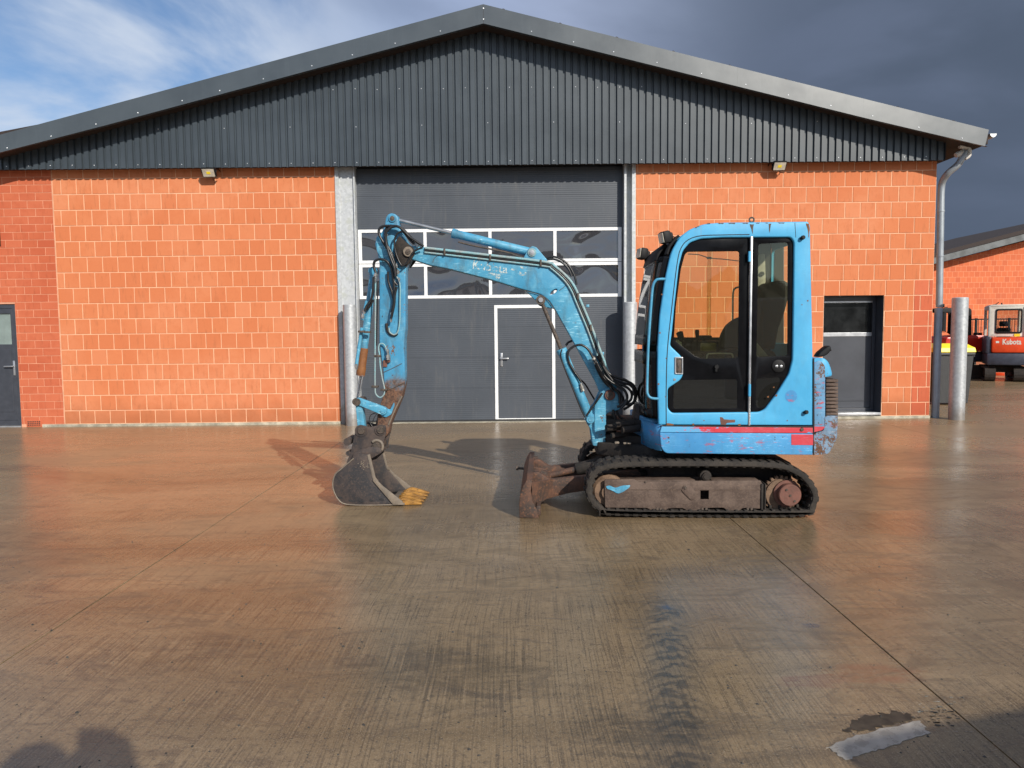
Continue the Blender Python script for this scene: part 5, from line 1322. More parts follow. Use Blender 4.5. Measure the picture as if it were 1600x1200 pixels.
# hinge strip between them and hinges
mb = MB(); xa, _ = E(1169.7, 500, gp); xb2, _ = E(1173, 500, gp)
mb.box(xa, xb2, CF - 0.006, gp, E(1171, 664, gp)[1], E(1171, 370, gp)[1], 0.002); build(mb, 'hinge_strip', M['alu'], gd)
for y0_, y1_ in ((393, 409), (600, 619)):
    a_ = E3(1170.5, y0_, CF); b_ = E3(1169.5, y1_, CF); mb = MB(); mb.rod((a_[0], CF - 0.012, a_[2]), (a_[0], CF - 0.012, b_[2]), 0.011, 14); build(mb, 'hinge', M['cab_blue'], gd)
# door seam lines (dark shut-lines) drawn as thin rubber strips set into the frame
mb = MB()
tube(mb, [E3(*p, CF - 0.0) for p in [(1041, 663), (1041, 606), (1043, 545), (1050, 478), (1058, 412), (1064, 388), (1075, 375), (1094, 368.5), (1130, 367), (1171, 366.5)]], 0.0035, 5)
tube(mb, [E3(1171, 646, CF), E3(1170.5, 664, CF)], 0.003, smooth=False); tube(mb, [E3(1242, 348, CF), E3(1243.5, 371, CF)], 0.002, smooth=False)
tube(mb, [E3(1032, 665.3, CF), E3(1271, 667, CF)], 0.005, smooth=False); tube(mb, [E3(1271.3, 560, CF), E3(1271.3, 711, BF)], 0.006, smooth=False)
build(mb, 'shut_line', M['seal'])
# door latch
mb = MB(); pp = fillet(EP([(1054, 557.5), (1067, 558), (1067, 585), (1054, 584.5)], CF), 0.008, 3); pi_ = fillet(EP([(1056, 560), (1065, 560), (1065, 583), (1056, 583)], CF), 0.006, 3)
plate(mb, [pp, pi_], CF - 0.008, CF + 0.005, 0.002); build(mb, 'latch_frame', M['alu'], gd)
mb = MB(); plate(mb, [pi_], CF - 0.001, CF + 0.004); q = E3(1061, 564, CF); mb.box(q[0] - 0.016, q[0] + 0.016, CF - 0.006, CF, q[2] - 0.09, q[2] + 0.01, 0.003); build(mb, 'latch', M['pin'], gd)
mb = MB(); q = E3(1054, 593, CF); mb.rod((q[0], CF + 0.002, q[2]), (q[0], CF - 0.004, q[2]), 0.010, 16); build(mb, 'key_lock', M['alu'], gd)
mb = MB(); q = E3(1119, 573, gp); mb.rod((q[0], gp, q[2]), (q[0], gp - 0.025, q[2]), [(0, 0.014), (0.6, 0.014), (0.65, 0.018), (1, 0.016)], 16); mb.box(q[0] - 0.014, q[0] + 0.006, gp - 0.02, gp, q[2] - 0.04, q[2], 0.004); build(mb, 'window_knob', M['black'], gd)
mb = MB(); q = E3(1216, 572, gp); mb.rod((q[0], gp, q[2]), (q[0], gp - 0.01, q[2]), [(0, 0.050), (0.7, 0.050), (1, 0.044)], 28); build(mb, 'lock_disc', M['black'])
mb = MB(); mb.box(q[0] - 0.028, q[0] - 0.006, gp - 0.016, gp - 0.01, q[2] - 0.008, q[2] + 0.008, 0.002); mb.box(q[0] + 0.008, q[0] + 0.028, gp - 0.016, gp - 0.01, q[2] - 0.010, q[2] + 0.008, 0.002); build(mb, 'lock_key', M['alu'])
# knobs on the rear pillar, eye bolt
for (px, py) in ((1251.5, 372.5), (1256.5, 644.5)):
    q = E3(px, py, CF); mb = MB(); mb.rod((q[0], CF + 0.002, q[2]), (q[0] + 0.012, CF - 0.03, q[2] + 0.006), [(0, 0.010), (0.5, 0.010), (0.55, 0.017), (1, 0.015)], 14); build(mb, 'rubber_buffer', M['black'])
q = E3(1174.5, 343.5, -0.55); mb = MB(); c_ = [(q[0] + 0.018 * math.cos(t_), -0.55, q[2] + 0.018 * math.sin(t_)) for t_ in [2 * math.pi * k / 16 for k in range(16)]]
tube(mb, c_, 0.0065, smooth=False, closed=True); zr = E(1174, 349, -0.55)[1]; mb.rod((q[0], -0.55, zr - 0.01), (q[0], -0.55, q[2] - 0.018), [(0, 0.014), (0.4, 0.014), (0.45, 0.008), (1, 0.008)], 12); build(mb, 'lifting_eye', M['pin'])
# grab rail at the front
mb = MB(); GR = CF - 0.03
tube(mb, [E3(1039, 436, CF), E3(1032, 436, GR), E3(1025, 438, GR), E3(1020, 448, GR), E3(1017, 480, GR), E3(1013, 540, GR), E3(1011, 604, GR), E3(1012.5, 617, GR), E3(1018, 622, GR), E3(1028, 623, CF)], 0.0105, 5); build(mb, 'grab_rail', M['boom_blue'], smooth=50)
# work lights
def wlight(px, py, ly, s, rot):
    q = E3(px, py, ly); e = empty('work_light', q); e.parent = ex; e.rotation_euler = (0, R(rot), R(18))
    mb = MB(); mb.box(-0.045 * s, 0.025 * s, -0.05 * s, 0.05 * s, -0.048 * s, 0.048 * s, 0.018 * s); mb.box(0.02 * s, 0.05 * s, -0.03 * s, 0.03 * s, -0.03 * s, 0.03 * s, 0.012 * s); build(mb, 'housing', M['black'], e)
    mb = MB(); mb.box(-0.049 * s, -0.044 * s, -0.04 * s, 0.04 * s, -0.038 * s, 0.038 * s, 0.002); build(mb, 'lens', M['lamp_lens'], e)
    mb = MB(); tube(mb, [(0.02, 0, -0.03 * s), (0.04, 0, -0.08 * s), (0.07, 0, -0.09 * s)], 0.010); tube(mb, [(0.045, 0, 0), (0.075, 0, -0.02), (0.09, 0, -0.08)], 0.004); build(mb, 'bracket', M['black'], e)
wlight(1041, 370.5, CF + 0.08, 1.0, -12); wlight(1005.5, 397, CB - 0.10, 1.05, 8)
# --- inside the cab
yS = -0.22
st = empty('seat'); st.parent = ex
bk = EP([(1178, 470), (1186, 452), (1200, 441), (1216, 440.5), (1222, 446), (1221, 466), (1214, 492), (1206, 512), (1200, 545), (1180, 545), (1178, 510)], yS)
mb = MB(); plate(mb, [fillet(bk, 0.02, 3)], yS - 0.20, yS + 0.20, 0.03, bres=2); build(mb, 'backrest', M['seat'], st)
cs = EP([(1118, 552), (1124, 545), (1190, 545), (1200, 550), (1200, 572), (1118, 570)], yS)
mb = MB(); plate(mb, [fillet(cs, 0.03, 3)], yS - 0.24, yS + 0.24, 0.03, bres=2); build(mb, 'seat_cushion', M['seat'], st)
mb = MB(); a_ = E(1125, 572, yS); b_ = E(1195, 650, yS); mb.box(a_[0], b_[0], yS - 0.2, yS + 0.2, b_[1], a_[1], 0.01); build(mb, 'seat_base', M['inner_dark'], st)
cn = EP([(1124, 545), (1126, 525), (1135, 508), (1148, 498), (1160, 494), (1160, 545)], -0.50)
mb = MB(); plate(mb, [fillet(cn, 0.03, 3)], -0.52, -0.44, 0.015, bres=2); build(mb, 'armrest_console', M['inner_dark'])
def lever(px, py0, py1, ly, lean, s=1.0):
    a_ = Vector(E3(px, py1, ly)); b_ = Vector(E3(px + lean, py0, ly)); mb = MB()
    mb.rod(a_, b_, [(0, 0.020), (0.2, 0.012), (0.6, 0.010), (0.62, 0.016 * s), (0.85, 0.022 * s), (0.96, 0.024 * s), (1, 0.012)], 14); build(mb, 'control_lever', M['black'])
lever(1074, 518, 556, -0.45, -13, 1.2); lever(1090, 515, 556, -0.1, -1, 0.8); lever(1098, 525, 556, 0.0, 3, 0.7)
mb = MB(); a_ = E(1088, 527, -0.05); b_ = E(1125, 558, -0.05); mb.box(a_[0], b_[0], -0.25, 0.15, b_[1], a_[1] - 0.03, 0.02); a_ = E(1094, 524, -0.05); b_ = E(1110, 530, -0.05); mb.box(a_[0], b_[0], -0.12, 0.10, b_[1], a_[1], 0.012); build(mb, 'instrument_console', M['inner_dark'])
mb = MB(); a_ = E(1056, 531, -0.30); b_ = E(1068, 548, -0.30); mb.box(a_[0], b_[0], -0.32, -0.30, b_[1], a_[1], 0.003); build(mb, 'manual_sheet', M['sticker'])
mb = MB(); tube(mb, [E3(1160, 449, -0.05), E3(1152, 449, -0.05), E3(1146, 455, -0.05), E3(1145, 480, -0.05), E3(1145, 545, -0.05)], 0.008, 4); build(mb, 'inner_handrail', M['alu'])
mb = MB(); tube(mb, [E3(1104, 561, -0.60), E3(1106, 554, -0.60), E3(1112, 552.5, -0.60), E3(1138, 552.5, -0.60), E3(1144, 554, -0.60), E3(1145.5, 561, -0.60)], 0.007, 4); build(mb, 'door_grab_handle', M['alu'])
mb = MB(); pp = EP([(1184, 398), (1195, 396), (1196, 440), (1188, 470), (1184, 470)], CB - 0.09); plate(mb, [fillet(pp, 0.02, 3)], CB - 0.10, CB - 0.08, 0.003); build(mb, 'pillar_cover', M['inner_grey'])
mb = MB(); q = E3(1190, 428, CB - 0.10); mb.rod((q[0], CB - 0.115, q[2]), (q[0], CB - 0.10, q[2]), 0.02, 16); build(mb, 'pillar_knob', M['black'])
mb = MB(); pp = EP([(1182, 535), (1200, 556), (1182, 557)], -0.55); plate(mb, [pp], -0.555, -0.55); build(mb, 'seat_side_cover', M['inner_grey'])
mb = MB(); tube(mb, [E3(1075, 397, -0.1), E3(1092, 398, -0.1), E3(1108, 403, -0.1), E3(1130, 405, -0.1), E3(1156, 408, -0.1)], 0.004, 4); q = E3(1108, 403, -0.1); mb.rod((q[0] - 0.02, -0.1, q[2]), (q[0] + 0.02, -0.1, q[2]), 0.009, 10); build(mb, 'roof_cable', M['black'])
mb = MB(); a_ = E(1105, 392, CB - 0.02); b_ = E(1110, 528, CB - 0.02); mb.box(a_[0], b_[0], CB - 0.03, CB - 0.022, b_[1], a_[1]); build(mb, 'sliding_pane_edge', M['cab_glass'], smooth=0)
mb = MB(); a_ = E(1132, 597, -0.2); b_ = E(1143, 637, -0.2); mb.box(a_[0], b_[0], -0.24, -0.238, b_[1], a_[1]); build(mb, 'document_tube', M['sticker'])

# chipped and rusty spots
def chip(pts, ly, mt='frame_brown', jag=0.0015, parent=None, name='rust_patch'):
    P = [Vector(p) for p in EP(pts, ly)]; out = []
    for i in range(len(P)):
        for j in range(4): q = P[i].lerp(P[(i + 1) % len(P)], j / 4); out.append((q.x + random.uniform(-jag, jag), q.y + random.uniform(-jag, jag)))
    mb = MB(); plate(mb, [out], ly - 0.0012, ly - 0.0004); build(mb, name, M[mt], parent or ex, smooth=0)
chip([(1125, 651.5), (1129, 652), (1131, 655), (1140, 656), (1149, 655.5), (1148, 660), (1136, 661), (1133, 664), (1126, 663)], CF, 'sprocket_red')
chip([(1042, 661), (1053, 662.5), (1052, 665), (1041, 665)], CF, 'rust_cover')
chip([(1201, 349.5), (1205, 349.5), (1203.5, 356), (1202.5, 364), (1201.5, 357)], CF, 'frame_brown')
chip([(1171, 350.5), (1178, 350.5), (1176.5, 356), (1176, 366), (1174, 358)], CF, 'frame_brown')
chip([(1259, 349), (1264, 350), (1265, 360), (1263.5, 372), (1262.5, 360)], CF, 'rust_cover')
for (x0, x1) in ((1086, 1093), (1104, 1110), (1122, 1131), (1138, 1149), (1160, 1169), (1181, 1187), (1196, 1200), (1216, 1226)):
    y_ = lambda x: 359.5 - (x - 1076) * 0.42 if x < 1100 else 348.7 - (x - 1100) * 0.008
    chip([(x0, y_(x0)), (x1, y_(x1)), (x1 - 1, y_(x1) + 1.7), ((x0 + x1) / 2, y_(x0) * .5 + y_(x1) * .5 + 1.0), (x0 + 2, y_(x0) + 1.5)], CF, 'frame_brown', 0.001)
for (a_, b_, r1) in ((1029, 600, 1.5), (1031, 520, 1.3), (1040, 620, 1.0), (1041, 560, 1.0), (1209, 605, 1.1), (1200, 620, 1.5), (1155, 664, 2.0), (1230, 657, 1.0), (1262, 470, 1.2), (1253, 476, .8), (1213, 618, 1.6), (1034, 460, 1.2), (1100, 657, 0.9), (1083, 663, 1.6)):
    chip([(a_ - r1, b_ - r1 * .6), (a_ + r1, b_ - r1), (a_ + r1 * .8, b_ + r1), (a_ - r1 * .7, b_ + r1 * .8)], CF, 'rust_cover', 0.001)
mb = MB(); q = E(1236, 619, CF); plate(mb, [[(q[0] + 0.047 * math.cos(t_), q[1] + 0.047 * math.sin(t_)) for t_ in [2 * math.pi * k / 28 for k in range(28)]]], CF - 0.001, CF - 0.0003); build(mb, 'faded_sticker', M['skirt_blue'], smooth=0)
mb = MB(); a_ = E(1096, 536, -0.35); b_ = E(1119, 549, -0.35); mb.box(a_[0], b_[0], -0.37, -0.30, b_[1], a_[1], 0.01); build(mb, 'tool_box', simple('dull_yellow_box', (0.22, 0.20, 0.02), 0.6))
for (px, py) in ((1211, 683), (1223, 683), (1211, 687), (1045, 690)):
    q = E3(px, py, BF); mb = MB(); mb.rod((q[0], BF + 0.001, q[2]), (q[0], BF - 0.002, q[2]), 0.004, 8); build(mb, 'rivet', M['pin'])
# --- swing bracket, front lugs
BY = -0.02                                    # boom centre plane
mb = MB(); sb = EP([(938, 613), (950, 605), (962, 606), (967, 622), (969, 640), (948, 645), (945.5, 697), (926, 697), (923, 671), (915, 659), (919, 645), (930, 632)], BY - 0.11)
plate(mb, [fillet(sb, 0.02, 3)], BY - 0.115, BY - 0.075, 0.008, bres=2); plate(mb, [fillet(sb, 0.02, 3)], BY + 0.075, BY + 0.115, 0.008); pl = EP([(925, 662), (944, 650), (944, 696), (927, 696)], BY - 0.11)
plate(mb, [pl], BY - 0.073, BY + 0.073); swb = build(mb, 'swing_bracket', M['boom_blue'], smooth=35)
mb = MB(); a_ = E(944, 700, -0.05); b_ = E(1030, 648, -0.05)
for (z0_, z1_) in ((E(960, 664, 0)[1], E(960, 652, 0)[1]), (E(960, 690, 0)[1], E(960, 676, 0)[1])):
    pts = [(a_[0] - 0.04, 0.10), (a_[0] - 0.04, -0.10), (a_[0] + 0.06, -0.16), (0.0, -0.40), (0.0, 0.40), (a_[0] + 0.06, 0.16)]
    me_ = flat_mesh([fillet(pts, 0.03, 3)], (z1_ - z0_) / 2, 0.006); zc_ = (z0_ + z1_) / 2; mb.me(me_, lambda v: Vector((v.x, v.y, zc_ + v.z)))
build(mb, 'swing_lug', M['undercarriage'], smooth=30)
a2 = E3(948, 640, 0); mb = MB(); mb.rod((a2[0] + 0.03, 0, E(948, 700, 0)[1]), (a2[0] + 0.03, 0, E(948, 648, 0)[1]), 0.055, 24); build(mb, 'swing_pin', M['pin'])
# front deck in blue shadow with the dark castings
z0_, z1_ = E(1032, 700, -0.45)[1], E(990, 664, -0.45)[1] + 0.05
xl_ = E(992, 670, -0.1)[0]
me_ = flat_mesh([fillet([(xf0 + 0.3, -0.52), (xf0 - 0.045, -0.50), (xl_, 0.0), (xl_, 0.30), (xf0 + 0.3, 0.5)], 0.03, 3)], (z1_ - z0_) / 2, 0.01)
mb = MB(); zc_ = (z0_ + z1_) / 2; mb.me(me_, lambda v: Vector((v.x, v.y, zc_ + v.z))); build(mb, 'front_deck', M['skirt_blue'], smooth=30)
mb = MB(); q = E3(955, 688, -0.2); 
for (px, py, ly, r_) in ((960, 669, -0.25, 0.03), (975, 664, -0.28, 0.025), (985, 672, -0.3, 0.03), (968, 681, -0.22, 0.025)):
    q = E3(px, py, ly); mb.rod((q[0] - 0.07, ly, q[2]), (q[0] + 0.08, ly + 0.05, q[2] + 0.01), r_, 14)
build(mb, 'swing_cylinder', M['undercarriage'])
mb = MB(); q = E3(962, 692, -0.35); 
for k in range(3):
    qq = (q[0] + random.uniform(-0.02, 0.14), -0.36 + random.uniform(-0.03, 0.03), q[2] + random.uniform(-0.02, 0.012)); mb.box(qq[0], qq[0] + random.uniform(0.03, 0.07), qq[1], qq[1] + 0.03, qq[2], qq[2] + random.uniform(0.01, 0.025), 0.004)
build(mb, 'mud_lump', M['bucket_bare'])
mb = MB(); pp = fillet(EP([(988, 655), (992, 632), (1000, 629), (1008, 640), (1012, 655)], -0.1), 0.03, 3); plate(mb, [pp], -0.18, 0.0, 0.01); build(mb, 'front_casting', M['bucket_steel'])

# --- boom
BH = 0.085
Fy = BY - BH
boomP = [(630, 390), (636, 384), (650, 384), (662, 386), (700, 391), (765, 398), (850, 407), (868, 414.5), (889, 433), (900, 448), (908, 466), (925, 509), (940, 550), (960, 597), (967, 612), (966, 624), (958, 631), (948, 631), (941, 622), (930, 596), (899, 540), (869, 487), (858, 470), (845, 460), (812, 451), (765, 436.5), (700, 420), (672, 414.5), (646, 406), (634, 402)]
bpts = fillet(EP(boomP, Fy), 0.02, 3)
mb = MB(); plate(mb, [bpts, [E(865 + 4.5 * math.cos(t_) * 1.2, 456 - 3 * math.sin(t_) - 3.0 * math.cos(t_), Fy) for t_ in [2 * math.pi * k / 14 for k in range(14)]]], Fy, BY + BH, 0.010, bres=2); bo = build(mb, 'boom', M['boom_blue'], smooth=35)
mb = MB(); gs = fillet(EP([(816, 449), (838, 470), (842, 477), (850, 479), (866, 482), (872, 492), (862, 466), (845, 456)], Fy), 0.008, 2); plate(mb, [gs], Fy + 0.012, Fy + 0.028, 0.003); build(mb, 'cylinder_bracket', M['boom_blue'], bo, smooth=30); mb = MB(); plate(mb, [gs], BY + BH - 0.028, BY + BH - 0.012, 0.003); build(mb, 'cylinder_bracket', M['boom_blue'], bo, smooth=30)
mb = MB(); tube(mb, [E3(*p, Fy - 0.0005) for p in [(820, 454), (846, 461.5), (858, 471), (869, 488)]], 0.003, 4); tube(mb, [E3(*p, Fy - 0.0005) for p in [(888, 441), (882, 448), (874, 454)]], 0.0025, 3); tube(mb, [E3(*p, Fy - 0.0005) for p in [(676, 410), (680, 402), (690, 398), (705, 399)]], 0.0025, 3)
build(mb, 'weld_seam', M['pin'], bo)
def pin(px, py, y0, y1, r_, mat_=None, parent=ex, name='pin'):
    q = E(px, py, min(y0, y1)); mb = MB(); mb.rod((q[0], y0, q[1]), (q[0], y1, q[1]), [(0, r_ * 0.9), (0.03, r_), (0.97, r_), (1, r_ * 0.9)], 24); mb.rod((q[0], y0 - 0.004, q[1]), (q[0], y0 + 0.002, q[1]), r_ * 0.45, 10); return build(mb, name, mat_ or M['pin'], parent)
# worn white lettering on the boom
def worn_text_mat():
    m, t, p = mat('worn_lettering')
    oc = t.new('ShaderNodeTexCoord').outputs['Object']
    n = t.noise(oc, 28, 6, 0.75, 0.6)
    tr = t.new('ShaderNodeBsdfTransparent'); mx = t.new('ShaderNodeMixShader'); t.put(mx.inputs[0], t.ramp(n, 0.475, 0.56)); t.l.new(tr.outputs[0], mx.inputs[1]); t.l.new(p.outputs[0], mx.inputs[2])
    t.l.new(mx.outputs[0], t.n['Material Output'].inputs[0]); t.put(p.inputs['Base Color'], (0.46, 0.55, 0.56)); p.inputs['Roughness'].default_value = 0.6
    return m
a_ = Vector(E(741, 414, Fy)); b_ = Vector(E(790, 421, Fy)); cc_ = (a_ + b_) / 2; ang = math.atan2(b_.y - a_.y, b_.x - a_.x)
tm = text_mesh('Kubota', 0.105, 0.0006, 0.0016)
mb = MB(); mb.me(tm, lambda v: Vector((cc_.x + v.x * math.cos(ang) - v.y * math.sin(ang), Fy - 0.0012 + v.z, cc_.y + v.x * math.sin(ang) + v.y * math.cos(ang)))); wtm = worn_text_mat(); build(mb, 'lettering', wtm, bo, smooth=0)
mb = MB()
for (x0, y0, x1, y1) in ((762, 426, 786, 431), (796, 419, 806, 423), (808, 424, 823, 431), (772, 431, 782, 436), (812, 416, 824, 421)):
    plate(mb, [fillet(EP([(x0, y0), (x1, y0 + 1.5), (x1 - 2, y1), (x0 + 3, y1 - 1)], Fy), 0.008, 2)], Fy - 0.0016, Fy - 0.0006)
build(mb, 'decal_residue', wtm, bo, smooth=0)
# pipes along the boom
pipes = [(664, 387.5), (700, 391.5), (765, 399), (850, 409), (868, 417), (888, 435), (899, 451), (907, 470), (925, 513), (940, 554), (952, 585)]
for off, mt, r_ in ((0, M['pipe_grey'], 0.0125), (4.5, M['hose'], 0.009), (7.5, M['pipe_grey'], 0.0085)):
    mb = MB(); tube(mb, [E3(p[0] - (off * 0.1 if p[1] < 412 else off * 0.85), p[1] + (off if p[1] < 412 else off * 0.45) * (0.9), Fy - 0.012) for p in pipes], r_, 6, res=3); build(mb, 'boom_pipe', mt, bo, smooth=60)
for (px, py) in ((766, 402), (845, 410), (903, 462), (923, 511), (695, 393)):
    q = E3(px, py, Fy); mb = MB(); mb.box(q[0] - 0.008, q[0] + 0.008, Fy - 0.030, Fy, q[2] - 0.035, q[2] + 0.022, 0.003); build(mb, 'pipe_clamp', M['pin'], bo)
# small hose clips on the back of the lower boom
for (px, py) in ((918, 478), (927, 520), (934, 540), (941, 552)):
    q = E3(px, py, Fy + 0.02); mb = MB(); mb.box(q[0] - 0.012, q[0] + 0.014, Fy + 0.0, Fy + 0.03, q[2] - 0.012, q[2] + 0.012, 0.004); build(mb, 'hose_clip', M['boom_blue'], bo)
pin(953, 617.5, BY - 0.135, BY + 0.13, 0.046, M['sprocket_red'])
pin(953, 617.5, BY - 0.142, BY - 0.13, 0.028)
# --- boom cylinder (front, below)
def cyl(name, p_base, p_tip, ly, r_, frac, rod_r, mat_b, rod_mat=None, endr=None):
    a_ = Vector(E3(*p_base, ly)); b_ = Vector(E3(*p_tip, ly)); ax = b_ - a_
    e = empty(name); e.parent = ex
    mb = MB(); mb.rod(a_, a_ + ax * frac, [(0.0, r_ * 0.85), (0.03, r_), (0.93, r_), (0.935, r_ * 1.13), (0.995, r_ * 1.13), (1.0, r_ * 0.95)], 28)
    mb.rod(a_ + Vector((0, -0.04, 0)), a_ + Vector((0, 0.04, 0)), r_ * 1.1, 24)
    build(mb, 'barrel', mat_b, e, smooth=40)
    mb = MB(); mb.rod(a_ + ax * (frac - 0.02), b_, rod_r, 20); build(mb, 'rod', rod_mat or M['chrome'], e, smooth=40)
    mb = MB(); er = endr or r_ * 0.85; mb.rod(b_ + Vector((0, -0.05, 0)), b_ + Vector((0, 0.05, 0)), er, 24); build(mb, 'rod_eye', M['pin'], e, smooth=40)
    mb = MB(); mb.rod(b_ + Vector((0, -0.062, 0)), b_ + Vector((0, 0.06, 0)), er * 0.5, 18); build(mb, 'pin', M['alu'], e, smooth=40)
    return e, a_, b_, ax
px_ = PX(BY)
cyl('boom_cylinder', (921, 652), (845, 469), BY - 0.10, 7.4 * px_, 0.585, 3.0 * px_, M['boom_blue'], rod_mat=M['pin'], endr=0.040)
pin(922.5, 656, BY - 0.17, BY + 0.10, 0.035, M['boom_blue'])
cyl('arm_cylinder', (831, 394.5), (614, 342), BY, 6.6 * px_, 0.575, 2.9 * px_, M['boom_blue'], endr=0.038)
ab = fillet(EP([(818, 403), (824, 391), (831, 384), (838, 386), (843, 392), (856, 407), (850, 412), (822, 409)], Fy), 0.015, 3)
mb = MB(); plate(mb, [ab], Fy + 0.005, Fy + 0.025, 0.004, bres=2); build(mb, 'cylinder_bracket', M['boom_blue'], bo, smooth=30); mb = MB(); plate(mb, [ab], BY + BH - 0.025, BY + BH - 0.005, 0.004); build(mb, 'cylinder_bracket', M['boom_blue'], bo, smooth=30)
pin(831, 394.5, Fy - 0.006, BY + BH, 0.038, M['pipe_grey']); pin(831, 394.5, Fy - 0.014, Fy - 0.004, 0.022, M['alu'])
# small tube on the arm cylinder
mb = MB(); tube(mb, [E3(*p, BY - 0.06) for p in [(716, 378), (740, 384), (790, 394), (808, 400), (816, 402)]], 0.008, 4); build(mb, 'cylinder_pipe', M['pin'])

# --- arm (dipper)
AH = 0.065; Ay = BY - AH
armP = [(612, 332.5), (619, 335), (622.5, 341), (622.5, 351), (629, 366), (637, 379), (646, 388), (648, 396), (642, 405), (635, 418), (633.5, 426), (633.5, 515), (631.5, 530), (632.5, 598), (628, 619), (618, 643), (609, 664), (607, 677), (601, 684), (592, 684), (586, 677), (586.5, 662), (592, 640), (600, 612), (599, 582), (595, 556), (592.5, 534), (592.5, 411), (590, 396), (585.5, 382), (587.5, 373), (597, 362), (601, 352), (602.5, 341), (605.5, 335)]
mb = MB(); plate(mb, [fillet(EP(armP, Ay), 0.02, 3)], Ay, BY + AH, 0.010, bres=2); arm = build(mb, 'arm', M['arm_blue'], smooth=35)
# pivot cheek plates of the arm head (greasy) and the boss
ck = fillet(EP([(624, 368), (634, 378), (646, 387), (649, 396), (642, 407), (634, 417), (626, 414), (618, 405), (616, 392), (619, 376)], Fy - 0.02), 0.02, 3)
mb = MB(); plate(mb, [ck], Fy - 0.025, Fy - 0.006, 0.005); plate(mb, [ck], BY + BH + 0.006, BY + BH + 0.025, 0.005); mb.rod((E(638, 393, Fy)[0], Fy - 0.03, E(638, 393, Fy)[1]), (E(638, 393, Fy)[0], BY + BH + 0.03, E(638, 393, Fy)[1]), 0.05, 24); build(mb, 'pivot_cheek', M['undercarriage'], arm, smooth=35)
pin(637.5, 393, Fy - 0.045, Fy - 0.024, 0.042, M['bucket_bare']); pin(637.5, 393, Fy - 0.055, Fy - 0.044, 0.022, M['pin'])
pin(612.7, 341, Ay - 0.012, BY + AH + 0.012, 0.034, M['boom_blue']); pin(612.7, 341, Ay - 0.018, Ay - 0.010, 0.020, M['pin'])
mb = MB(); pp = fillet(EP([(588, 372), (592, 367), (604, 378), (612, 395), (616, 410), (614, 424), (606, 424), (596, 404), (589, 392)], Ay), 0.02, 3); plate(mb, [pp], Ay - 0.012, Ay - 0.001, 0.004); build(mb, 'reinforcement_plate', M['boom_blue'], arm, smooth=35)
mb = MB(); tube(mb, [E3(*p, Ay - 0.001) for p in [(599, 612), (615, 606), (632, 598)]], 0.005, 3); tube(mb, [E3(*p, Ay - 0.001) for p in [(599, 582), (612, 576), (628, 568)]], 0.003, 3); build(mb, 'weld_seam', M['pin'], arm)
# lower brown wedge ridge and ear for the links
mb = MB(); tube(mb, [E3(*p, Ay - 0.002) for p in [(628, 619), (617, 640), (607, 664)]], 0.007, 3); build(mb, 'edge_bead', M['bucket_bare'], arm)
# pipes down the arm
mb = MB(); tube(mb, [E3(*p, Ay - 0.02) for p in [(618, 430), (622, 436), (625, 446), (625, 470), (624.5, 500), (622, 517), (616, 523), (609, 519), (608, 512)]], 0.0065, 5); build(mb, 'arm_pipe', M['pipe_grey'], arm, smooth=60)
mb = MB(); tube(mb, [E3(*p, Ay - 0.012) for p in [(604, 505), (605, 515), (609, 521), (616, 524), (621, 521)]], 0.011, 5); build(mb, 'grease_gutter', M['undercarriage'], arm, smooth=60)
mb = MB(); tube(mb, [E3(*p, Ay - 0.03) for p in [(587, 441), (586.5, 460), (586.3, 500), (586, 560), (586, 605), (587.5, 616), (594, 621), (600, 616), (600.5, 606), (597, 590), (594, 570), (593, 555), (591.5, 545), (593, 538), (598, 537), (602, 541), (604, 548)]], 0.0065, 5); build(mb, 'hydraulic_pipe', M['pipe_grey'], arm, smooth=60)
mb = MB()
for (px, py, s) in ((587, 430, 1.2), (586, 437, 1.0), (606, 549, 1.0), (606.5, 557, 1.4), (612, 490, 1.0), (611, 500, 0.9), (569, 487, 0.9), (567, 494, 1.0), (620, 415, 0.9), (622, 425, 0.9), (623.5, 437, 0.8), (646, 378, 1.1), (652, 382, 1.1), (557, 573, 1.1), (604, 367, .8)):
    q = Vector(E3(px, py, Ay - 0.04)); mb = MB(); mb.rod(q + Vector((0, 0, 0.022 * s)), q - Vector((0, 0, 0.022 * s)), [(0, 0.009 * s), (0.3, 0.009 * s), (0.32, 0.014 * s), (0.7, 0.014 * s), (0.72, 0.010 * s), (1, 0.010 * s)], 6); build(mb, 'hose_fitting', M['steel'], arm, smooth=30)
mb = MB()
for (px, py) in ((590, 556), (586, 604), (600, 609), (565, 518), (574, 519)):
    q = E3(px, py, Ay - 0.03); mb.box(q[0] - 0.030, q[0] + 0.030, Ay - 0.045, Ay - 0.01, q[2] - 0.009, q[2] + 0.009, 0.003)
build(mb, 'pipe_clamp', M['pin'], arm)
mb = MB(); q = E3(607, 561, Ay - 0.01); mb.box(q[0] - 0.016, q[0] + 0.016, Ay - 0.03, Ay, q[2] - 0.03, q[2] + 0.012, 0.004); q = E3(602, 568, Ay); mb.box(q[0] - 0.018, q[0] + 0.018, Ay - 0.016, Ay, q[2] - 0.03, q[2] + 0.03, 0.004); build(mb, 'valve', M['sprocket_red'], arm)
